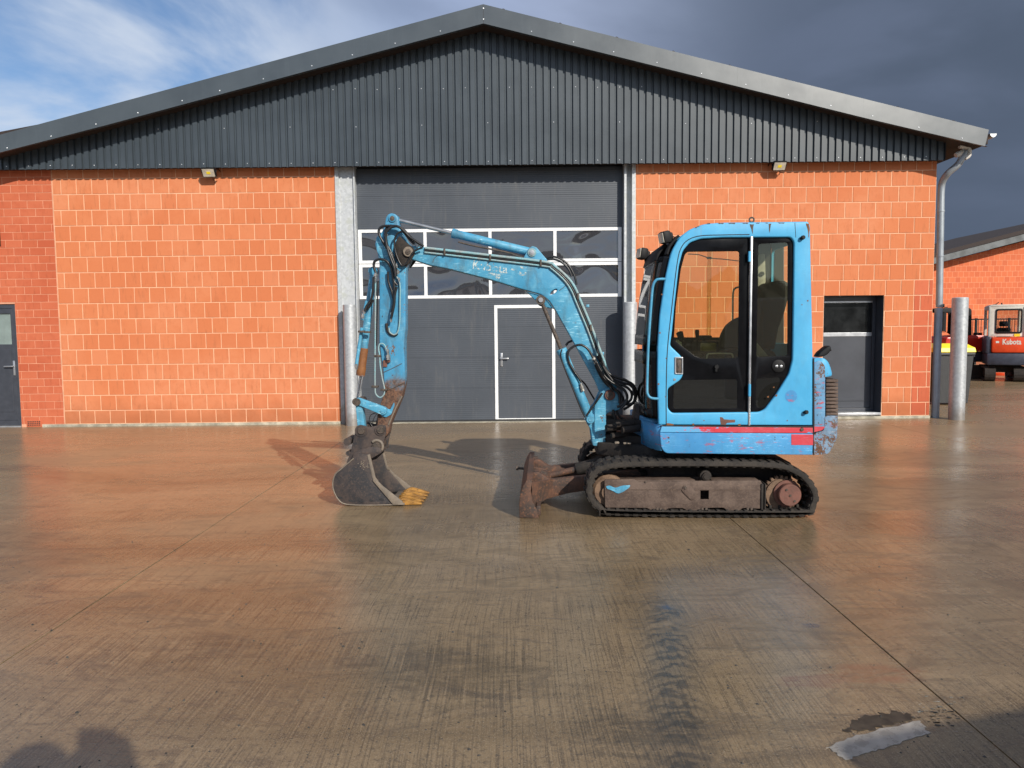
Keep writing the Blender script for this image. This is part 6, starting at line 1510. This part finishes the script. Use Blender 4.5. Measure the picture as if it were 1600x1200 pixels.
# hoses around the arm head
hoses = [([(619, 430), (617, 415), (612, 400), (603, 385), (594, 370), (592, 360), (597, 354), (610, 353), (624, 355), (634, 366), (642, 376), (648, 381)], 0.0115, 0.05),
         ([(618, 432), (616, 418), (611, 405), (606, 390), (603, 375), (604, 362), (612, 355), (622, 354), (632, 362), (641, 371), (650, 377), (657, 382)], 0.0115, 0.075),
         ([(587, 426), (584, 415), (586, 408), (594, 405), (604, 408), (611, 418), (614, 430), (616, 440), (621, 446)], 0.0115, 0.045),
         ([(606, 425), (607, 440), (612, 455), (615, 470), (613, 488)], 0.010, 0.03),
         ([(614, 430), (616, 450), (616, 470), (612, 488)], 0.012, 0.045),
         ([(570, 486), (573, 478), (580, 468), (583, 450), (584, 432)], 0.011, 0.05),
         ([(572, 484), (578, 478), (583, 468)], 0.010, 0.02),
         ([(633, 366), (628, 362), (620, 366), (616, 380), (620, 400), (628, 415), (636, 410), (644, 396), (652, 390), (660, 387)], 0.008, 0.07),
         ([(604, 371), (606, 384), (610, 395), (613, 405)], 0.006, 0.02)]
hoses += [([(620, 448), (617, 460), (616, 475), (613, 490), (611, 498)], 0.011, 0.055),
          ([(612, 352), (604, 356), (602, 368), (605, 382), (612, 396), (617, 410), (620, 426)], 0.010, 0.035),
          ([(628, 356), (636, 364), (645, 374), (654, 380), (662, 385)], 0.010, 0.03),
          ([(589, 440), (590, 470), (589, 500), (588, 540)], 0.006, 0.01)]
for pts, r_, dep in hoses:
    mb = MB(); tube(mb, [E3(*p, Ay - dep) for p in pts], r_, 6); build(mb, 'hydraulic_hose', M['hose'], smooth=60)
# hose from the arm side down to the bucket cylinder linkage, thin loops
mb = MB(); tube(mb, [E3(*p, Ay - 0.02) for p in [(588, 645), (580, 648), (577, 656), (580, 664), (586, 668), (590, 660), (590, 648)]], 0.004, 5); tube(mb, [E3(*p, Ay - 0.02) for p in [(590, 645), (584, 654), (582, 665)]], 0.003, 4); build(mb, 'grease_hose', M['hose'], smooth=60)
# bucket cylinder
e_, a_, b_, ax_ = cyl('bucket_cylinder', (584, 424), (558, 627), BY, 6.2 * px_, 0.80, 1.9 * px_, M['boom_blue'], endr=0.032)
mb = MB(); mb.rod(a_ + ax_ * 0.585, a_ + ax_ * 0.80, [(0, 5.9 * px_), (0.03, 6.9 * px_), (0.7, 6.9 * px_), (0.72, 7.4 * px_), (1, 7.0 * px_)], 24); build(mb, 'rod_guard', M['rust_cover'], e_, smooth=40)
mb = MB(); mb.rod(E3(565.5, 512, BY - 0.06), E3(556.5, 573, BY - 0.06), [(0, 2.8 * px_), (1, 2.8 * px_)], 16); mb.rod(E3(573, 470, BY - 0.06), E3(566, 500, BY - 0.06), 2.4 * px_, 14); build(mb, 'side_tube', M['boom_blue'], e_, smooth=40)
mb = MB(); q0, q1 = E3(567, 588, BY - 0.05), E3(561, 618, BY - 0.05); mb.rod(q0, q1, 0.0065, 10); build(mb, 'guide_rod', M['chrome'], e_)
# links
def link(name, p0, p1, w0, w1, ly0, th, mat_=M['boom_blue']):
    a_ = Vector(E(p0[0], p0[1], ly0)); b_ = Vector(E(p1[0], p1[1], ly0)); d = (b_ - a_).normalized(); n_ = Vector((-d.y, d.x)); P = []
    for k in range(9): t_ = math.pi / 2 + math.pi * k / 8; P.append(tuple(a_ + (d * math.cos(t_) + n_ * math.sin(t_)) * w0))
    for k in range(9): t_ = -math.pi / 2 + math.pi * k / 8; P.append(tuple(b_ + (d * math.cos(t_) + n_ * math.sin(t_)) * w1))
    mb = MB(); plate(mb, [P], ly0, ly0 + th, 0.004, bres=2); return build(mb, name, mat_, smooth=35)
link('bucket_link', (559, 627), (598, 642), 0.030, 0.036, Ay - 0.055, 0.05); link('bucket_link', (559, 627), (598, 642), 0.030, 0.036, BY + AH + 0.006, 0.04)
link('bucket_link', (560, 629), (564.5, 671), 0.028, 0.032, Ay - 0.035, 0.08); 
pin(557, 628.5, Ay - 0.07, BY + AH + 0.05, 0.034); pin(598, 642, Ay - 0.065, BY + AH + 0.05, 0.022, M['boom_blue']); 
mb = MB(); pp = fillet(EP([(600, 636), (610, 640), (616, 628), (617, 633), (612, 647), (604, 652), (596, 650)], Ay), 0.01, 2); plate(mb, [pp], Ay - 0.014, Ay - 0.002, 0.003); build(mb, 'link_boss', M['boom_blue'], arm)
# coupler plates
cpY = Ay - 0.035
cp = fillet(EP([(558, 668), (566, 663.5), (576, 667), (590, 665), (603, 664), (604, 676), (600, 690), (598, 705), (590, 712), (574, 716), (560, 728), (545, 730), (542, 722), (548, 708), (552, 690), (555, 678)], cpY), 0.015, 3)
cpl = empty('quick_coupler'); cpl.parent = ex
mb = MB(); plate(mb, [cp], cpY - 0.02, cpY, 0.004, bres=2); plate(mb, [cp], BY + AH + 0.035, BY + AH + 0.055, 0.004); plate(mb, [fillet(EP([(556, 690), (596, 688), (592, 706), (550, 712)], cpY), 0.01, 2)], cpY, BY + AH + 0.035); build(mb, 'coupler_plate', M['bucket_steel'], cpl, smooth=35)
for (px, py, r_) in ((564, 673, 0.034), (594.5, 672, 0.034), (588, 698, 0.040)): pin(px, py, cpY - 0.045, BY + AH + 0.07, r_, M['pin'], cpl)
for (px, py, r_) in ((564, 673, 0.052), (594.5, 672, 0.048)):
    q = E(px, py, cpY - 0.02); mb = MB(); mb.rod((q[0], cpY - 0.03, q[1]), (q[0], cpY - 0.018, q[1]), r_, 24); build(mb, 'pin_boss', M['bucket_steel'], cpl)
q = E(589, 697, cpY - 0.02); mb = MB(); c_ = [(q[0] + 0.052 * math.cos(t_), cpY - 0.026, q[1] + 0.052 * math.sin(t_)) for t_ in [math.pi * (-0.35 + 1.1 * k / 12) for k in range(13)]]; tube(mb, c_, 0.013, smooth=False); build(mb, 'hook', M['bucket_bare'], cpl)
for (px, py) in ((543.5, 690), (545, 708)):
    q = E(px, py, cpY); mb = MB(); mb.rod((q[0], cpY - 0.02, q[1]), (q[0], BY + AH + 0.04, q[1]), 0.034 if py < 700 else 0.022, 20); build(mb, 'cross_bar', M['bucket_steel'], cpl)

# bucket
bk = empty('bucket'); bk.parent = ex
BN = BY - 0.255; BFar = BY + 0.255
sideP = [(575, 713), (584.5, 749.5), (617, 786), (616, 790), (573.5, 791), (541, 790), (528, 783), (520.5, 769), (519, 755), (523, 741), (532, 733), (545, 723), (552, 716), (562, 709)]
spz = EP(sideP, BN); zmn = min(p[1] for p in spz)
dzb = 0.004 - zmn                                    # set the heel down on the concrete
def BE(px, py, ly=BN): a, b = E(px, py, BN); return (a, b + dzb)
sp = fillet([(a, b + dzb) for a, b in spz], 0.02, 3)
for y0 in (BN, BFar - 0.014):
    mb = MB(); plate(mb, [sp], y0, y0 + 0.014, 0.003); build(mb, 'side_plate', M['bucket_steel'], bk, smooth=30)
# shell
shell = [BE(*p) for p in [(630, 789.5), (614, 789.8), (573.5, 790.5), (541, 789), (529, 782), (521.5, 768), (520, 755), (524, 742), (532.5, 734.5), (545, 724), (556, 716), (575, 713.5)]]
shc = [(v.x, v.y) for v in catmull([(a, b, 0) for a, b in shell], 4)]
shc = [(x_, max(z_, 0.006)) for x_, z_ in shc]
V = [(p[0], BN + 0.016, p[1]) for p in shc] + [(p[0], BFar - 0.016, p[1]) for p in shc]; n_ = len(shc)
mb = MB(); mb.mesh(V, [(i, i + 1, n_ + i + 1, n_ + i) for i in range(n_ - 1)]); o = build(mb, 'shell', M['bucket_steel'], bk, smooth=60); s_ = o.modifiers.new('s', 'SOLIDIFY'); s_.thickness = 0.010; s_.offset = 0
# pale bead around the back
mb = MB(); tube(mb, [(p[0], BN - 0.001, p[1]) for p in shc[2:40]], 0.0055, smooth=False); build(mb, 'wear_bead', M['bucket_bare'], bk, smooth=60)
# side cutters and lip
for y0 in (BN - 0.014, BFar - 0.003):
    c_ = [BE(*p) for p in [(584, 749), (589, 751), (598, 760), (629, 784), (631, 789.5), (615, 789.5), (583, 752)]]
    mb = MB(); plate(mb, [fillet(c_, 0.004, 1)], y0, y0 + 0.016, 0.002); build(mb, 'side_cutter', M['bucket_bare'], bk, smooth=30)
for y0 in (BN - 0.004, BFar - 0.012):
    c_ = [BE(*p) for p in [(574, 712), (578, 711), (586.5, 747), (591, 753), (584, 751), (582, 748)]]
    mb = MB(); plate(mb, [c_], y0, y0 + 0.018, 0.002); build(mb, 'front_edge_bar', M['bucket_bare'], bk, smooth=30)
lx = BE(630, 789)[0]; mb = MB(); mb.box(lx - 0.14, lx + 0.01, BN + 0.0, BFar, 0.006, 0.024, 0.004); build(mb, 'cutting_lip', M['bucket_bare'], bk)
for k in range(5):
    yy = BN + 0.035 + k * (BFar - BN - 0.07) / 4
    mb = MB()
    P = [(lx - 0.07, 0.040), (lx - 0.02, 0.056), (lx + 0.06, 0.045), (lx + 0.155, 0.016), (lx + 0.155, 0.006), (lx + 0.03, 0.004), (lx - 0.07, 0.004)]
    plate(mb, [fillet(P, 0.006, 2)], yy - 0.021, yy + 0.021, 0.006)
    plate(mb, [fillet([(lx - 0.09, 0.03), (lx - 0.02, 0.062), (lx + 0.04, 0.055), (lx + 0.06, 0.042), (lx - 0.06, 0.02)], 0.006, 2)], yy - 0.012, yy + 0.012, 0.004)
    mb.v = [(v[0] + random.uniform(-.002, .002), v[1] * 1.0 + (0.006 * math.sin(v[0] * 60 + k)), v[2]) for v in mb.v]
    build(mb, 'tooth', M['tooth'], bk, smooth=30)
mb = MB()
for (px, py) in ((532, 778.5), (548.5, 783.5), (565, 784.3), (580.5, 783), (596.5, 781.5)):
    a_ = BE(px, py); c_ = [(a_[0] + 0.021 * math.cos(t_), a_[1] + 0.009 * math.sin(t_) - 0.004 * math.cos(t_)) for t_ in [2 * math.pi * k / 12 for k in range(12)]]
    plate(mb, [c_], BN - 0.004, BN + 0.002)
build(mb, 'slot', M['seal'], bk)
# weld blobs and dents on the side plate
mb = MB()
for k in range(26):
    a_ = BE(568 + random.gauss(0, 4), 727 + random.gauss(0, 3.4)); mb.rod((a_[0], BN + 0.001, a_[1]), (a_[0], BN - 0.004, a_[1]), [(0, 0.006), (1, 0.002)], 6)
tag(build(mb, 'weld_spatter', M['bucket_bare'], bk), kind='stuff')
# mounting ears of the bucket
for y0 in (BY - 0.16, BY + 0.14):
    c_ = [BE(*p) for p in [(541, 730), (549, 712), (560, 706), (575, 702), (590, 703), (593, 711), (578, 720), (556, 726)]]
    mb = MB(); plate(mb, [fillet(c_, 0.015, 3)], y0, y0 + 0.02, 0.003); build(mb, 'mounting_ear', M['bucket_steel'], bk, smooth=30)

# hoses at the boom foot
hp = [([(933, 556), (945, 578), (958, 592), (972, 598), (985, 602), (992, 614), (990, 628), (980, 632), (972, 628)], 0.0115, -0.12),
      ([(936, 560), (950, 583), (962, 597), (976, 603), (986, 612), (986, 624), (976, 631), (968, 630)], 0.0115, -0.15),
      ([(938, 566), (952, 588), (964, 602), (976, 610), (980, 622), (972, 632), (964, 636)], 0.0115, -0.18),
      ([(930, 570), (940, 590), (952, 604), (966, 612), (974, 624), (968, 636), (960, 640)], 0.0115, -0.10),
      ([(940, 570), (952, 585), (970, 592), (988, 600), (994, 612), (992, 626), (984, 634), (974, 640)], 0.0115, -0.05),
      ([(928, 556), (936, 576), (946, 592), (958, 606), (968, 616), (968, 630)], 0.0115, -0.14),
      ([(887, 560), (888, 549), (897, 541), (908, 539), (918, 545), (925, 556), (928, 562)], 0.0105, -0.15),
      ([(887, 558), (890, 568), (897, 580), (904, 590), (908, 597)], 0.0105, -0.15),
      ([(884, 540), (888, 535), (895, 532)], 0.0105, 0.08),
      ([(878, 546), (876, 556), (882, 575), (894, 605), (908, 640), (916, 655)], 0.006, -0.18),
      ([(941, 614), (930, 630), (916, 650)], 0.010, -0.14),
      ([(925, 560), (934, 580), (944, 596), (955, 610), (962, 625), (960, 640), (955, 655), (960, 672)], 0.0105, 0.03)]
hp += [([(936, 552), (943, 570), (952, 584), (965, 590), (978, 594), (988, 603), (990, 618)], 0.0105, -0.16),
       ([(932, 566), (942, 584), (954, 596), (968, 604), (978, 614), (979, 628), (970, 638)], 0.0105, -0.2),
       ([(928, 562), (934, 572), (942, 588), (950, 600), (958, 612)], 0.0105, -0.16),
       ([(905, 592), (914, 600), (925, 618), (934, 632), (945, 645)], 0.008, 0.12),
       ([(962, 636), (966, 648), (975, 655), (988, 658), (1000, 655)], 0.011, -0.1),
       ([(958, 640), (962, 655), (972, 664), (985, 668)], 0.011, -0.14)]
for pts, r_, ly in hp:
    mb = MB(); tube(mb, [E3(*p, BY + ly) for p in pts], r_, 6); build(mb, 'hydraulic_hose', M['hose'], smooth=60)
mb = MB()
for (px, py, dx, dy) in ((926, 557, 2, 5), (929, 563, 2, 5), (907, 599, 3, 9), (909, 606, 2, 5)):
    mb = MB(); mb.rod(E3(px, py, BY - 0.15), E3(px + dx, py + dy, BY - 0.15), [(0, 0.010), (0.4, 0.010), (0.42, 0.016), (1, 0.016)], 6); build(mb, 'hose_fitting', M['steel'], smooth=30)
# hoses along the far front of the boom (curved behind the bracket)
for pts, r_ in (([(852, 404), (862, 401), (875, 404), (888, 414), (897, 430), (901, 445)], 0.0095), ([(853, 406), (865, 405), (878, 410), (888, 420), (893, 432)], 0.0095)):
    mb = MB(); tube(mb, [E3(*p, BY + 0.02) for p in pts], r_, 6); build(mb, 'hydraulic_hose', M['hose'], smooth=60)

# ------------------------------------------------------------------ photographer, whose shadow falls at the lower left
def person():
    e = empty('person', (0.0, -0.30, 0), 0, 'person in a dark jacket standing behind the camera, one gloved hand raised beside the head', 'person')
    J = {'pel': (0.02, 0, 0.98, .15), 'sp': (0.02, 0.0, 1.2, .15), 'ch': (0.02, 0.0, 1.42, .165), 'nk': (0.02, 0.02, 1.60, .06), 'hd0': (0.02, 0.04, 1.68, .085), 'hd1': (0.02, 0.05, 1.78, .105), 'hd2': (0.02, 0.04, 1.86, .075),
         'ls': (-0.17, 0.02, 1.50, .075), 'le': (-0.26, 0.10, 1.24, .055), 'lw': (-0.08, 0.30, 1.38, .035), 'lh': (-0.05, 0.34, 1.42, .04),
         'rs': (0.21, 0.02, 1.50, .075), 're': (0.42, 0.08, 1.56, .055), 'rw': (0.25, 0.10, 1.68, .09), 'rh': (0.215, 0.10, 1.77, .125), 'rf': (0.21, 0.10, 1.83, .115),
         'lk': (-0.10, 0.0, 0.52, .075), 'la': (-0.11, -0.02, 0.09, .05), 'lt': (-0.12, 0.14, 0.04, .045), 'lhp': (-0.08, 0, 0.9, .10),
         'rk': (0.13, 0.0, 0.52, .075), 'ra': (0.14, -0.02, 0.09, .05), 'rt': (0.15, 0.14, 0.04, .045), 'rhp': (0.11, 0, 0.9, .10)}
    names = list(J); idx = {n: i for i, n in enumerate(names)}
    ed = [('pel', 'sp'), ('sp', 'ch'), ('ch', 'nk'), ('nk', 'hd0'), ('hd0', 'hd1'), ('hd1', 'hd2'), ('ch', 'ls'), ('ls', 'le'), ('le', 'lw'), ('lw', 'lh'), ('ch', 'rs'), ('rs', 're'), ('re', 'rw'), ('rw', 'rh'), ('rh', 'rf'),
          ('pel', 'lhp'), ('lhp', 'lk'), ('lk', 'la'), ('la', 'lt'), ('pel', 'rhp'), ('rhp', 'rk'), ('rk', 'ra'), ('ra', 'rt')]
    me = bpy.data.meshes.new('body'); me.from_pydata([J[n][:3] for n in names], [(idx[a], idx[b]) for a, b in ed], [])
    o = bpy.data.objects.new('body', me); col.objects.link(o); o.parent = e
    sk_ = o.modifiers.new('skin', 'SKIN'); ss = o.modifiers.new('sub', 'SUBSURF'); ss.levels = 2; ss.render_levels = 2
    for i, n in enumerate(names):
        sv = me.skin_vertices[0].data[i]; sv.radius = (J[n][3], J[n][3] * (0.72 if n in ('pel', 'sp', 'ch') else 1)); sv.use_root = (n == 'pel')
    me.materials.append(simple('dark_clothing', (0.03, 0.035, 0.05), 0.85))
    # hair / cap and fingers
    mb = MB()
    for k, (dx, ln) in enumerate(((-0.05, 0.03), (-0.018, 0.04), (0.016, 0.035), (0.048, 0.025))):
        mb.rod((0.21 + dx, 0.10, 1.82), (0.21 + dx * 1.2, 0.12, 1.86 + ln), [(0, 0.018), (0.8, 0.016), (1, 0.009)], 8)
    mb.rod((0.22, 0.10, 1.86), (0.17, 0.12, 1.88), [(0, 0.016), (0.7, 0.013), (1, 0.008)], 8)
    mb.build('hand', simple('skin', (0.45, 0.25, 0.18), 0.6), e)
    bm = bmesh.new(); bmesh.ops.create_icosphere(bm, subdivisions=3, radius=1.0)
    for v in bm.verts: v.co = Vector((0.02 + v.co.x * 0.112, 0.03 + v.co.y * 0.118, 1.755 + max(v.co.z, -0.35) * 0.115))
    mb = MB(); mb.bm(bm); mb.build('cap', simple('cap_cloth', (0.03, 0.03, 0.035), 0.9), e)
    return e
person()
ph = empty('phone', (0.0, -0.06, 1.46), 0, 'slim dark phone held up by the person behind the camera', 'phone')
mb = MB(); mb.box(-0.075, 0.075, -0.006, 0.004, -0.04, 0.022, 0.003); mb.build('case', M['black'], ph)

# unseen vehicle added behind the camera, right; its roof throws the shade in the lower right corner
def added_van():
    e = empty('added_van', (5.26, -0.76, 0), R(15), 'unseen white vehicle added behind the camera to shade the lower right corner', 'added_van')
    L = 4.4; H = 1.98
    side_ = [(-2.2, 0.35), (-2.2, 1.75), (-2.1, H), (1.0, H), (1.45, 1.45), (2.15, 1.05), (2.2, 0.35)]
    mb = MB(); plate(mb, [fillet(side_, 0.08, 4)], -0.9, 0.9, 0.05, bres=2); mb.build('body', simple('added_van_white_paint', (0.7, 0.7, 0.7), 0.3, var=0.03), e)
    for s in (-1, 1):
        mb = MB(); plate(mb, [fillet([(0.35, 1.2), (0.35, 1.75), (1.0, 1.75), (1.35, 1.25)], 0.04, 3)], s * 0.90 - 0.008, s * 0.90 + 0.008); mb.build('side_window', M['pane_dark'], e)
        for xx in (-1.35, 1.45):
            mb = MB(); mb.rod((xx, s * 0.72, 0.33), (xx, s * 0.915, 0.33), [(0, 0.31), (0.1, 0.33), (0.9, 0.33), (1, 0.30)], 28); mb.build('wheel', M['rubber'], e)
    mb = MB(); mb.mesh([(1.02, -0.75, 1.92), (1.02, 0.75, 1.92), (1.47, 0.8, 1.47), (1.47, -0.8, 1.47)], [(0, 1, 2, 3)]); mb.v = [(a + 0.02, b, c + 0.02) for a, b, c in mb.v]; mb.build('windscreen', M['pane_dark'], e)
added_van()
# far wood behind the camera (seen only mirrored in glass and wet ground)
mb = MB(); rnd = random.Random(3)
for k in range(420):
    x = rnd.uniform(-90, 90); y = -48 - rnd.uniform(0, 10); h = 4.5 + 2.5 * mnoise.noise(Vector((x * 0.06, 0, 0))) + rnd.uniform(-1, 1.5)
    bm = bmesh.new(); bmesh.ops.create_icosphere(bm, subdivisions=1, radius=1.0)
    for v in bm.verts: v.co = Vector((x + v.co.x * rnd.uniform(1.6, 3.0), y + v.co.y * 2.0, h * 0.5 + v.co.z * h * 0.5))
    mb.bm(bm)
tag(mb.build('woodland', simple('dark_foliage', (0.035, 0.042, 0.022), 0.9, var=0.5, scale=0.6), smooth=0), 'dark belt of trees far behind the camera', 'woodland', kind='stuff')
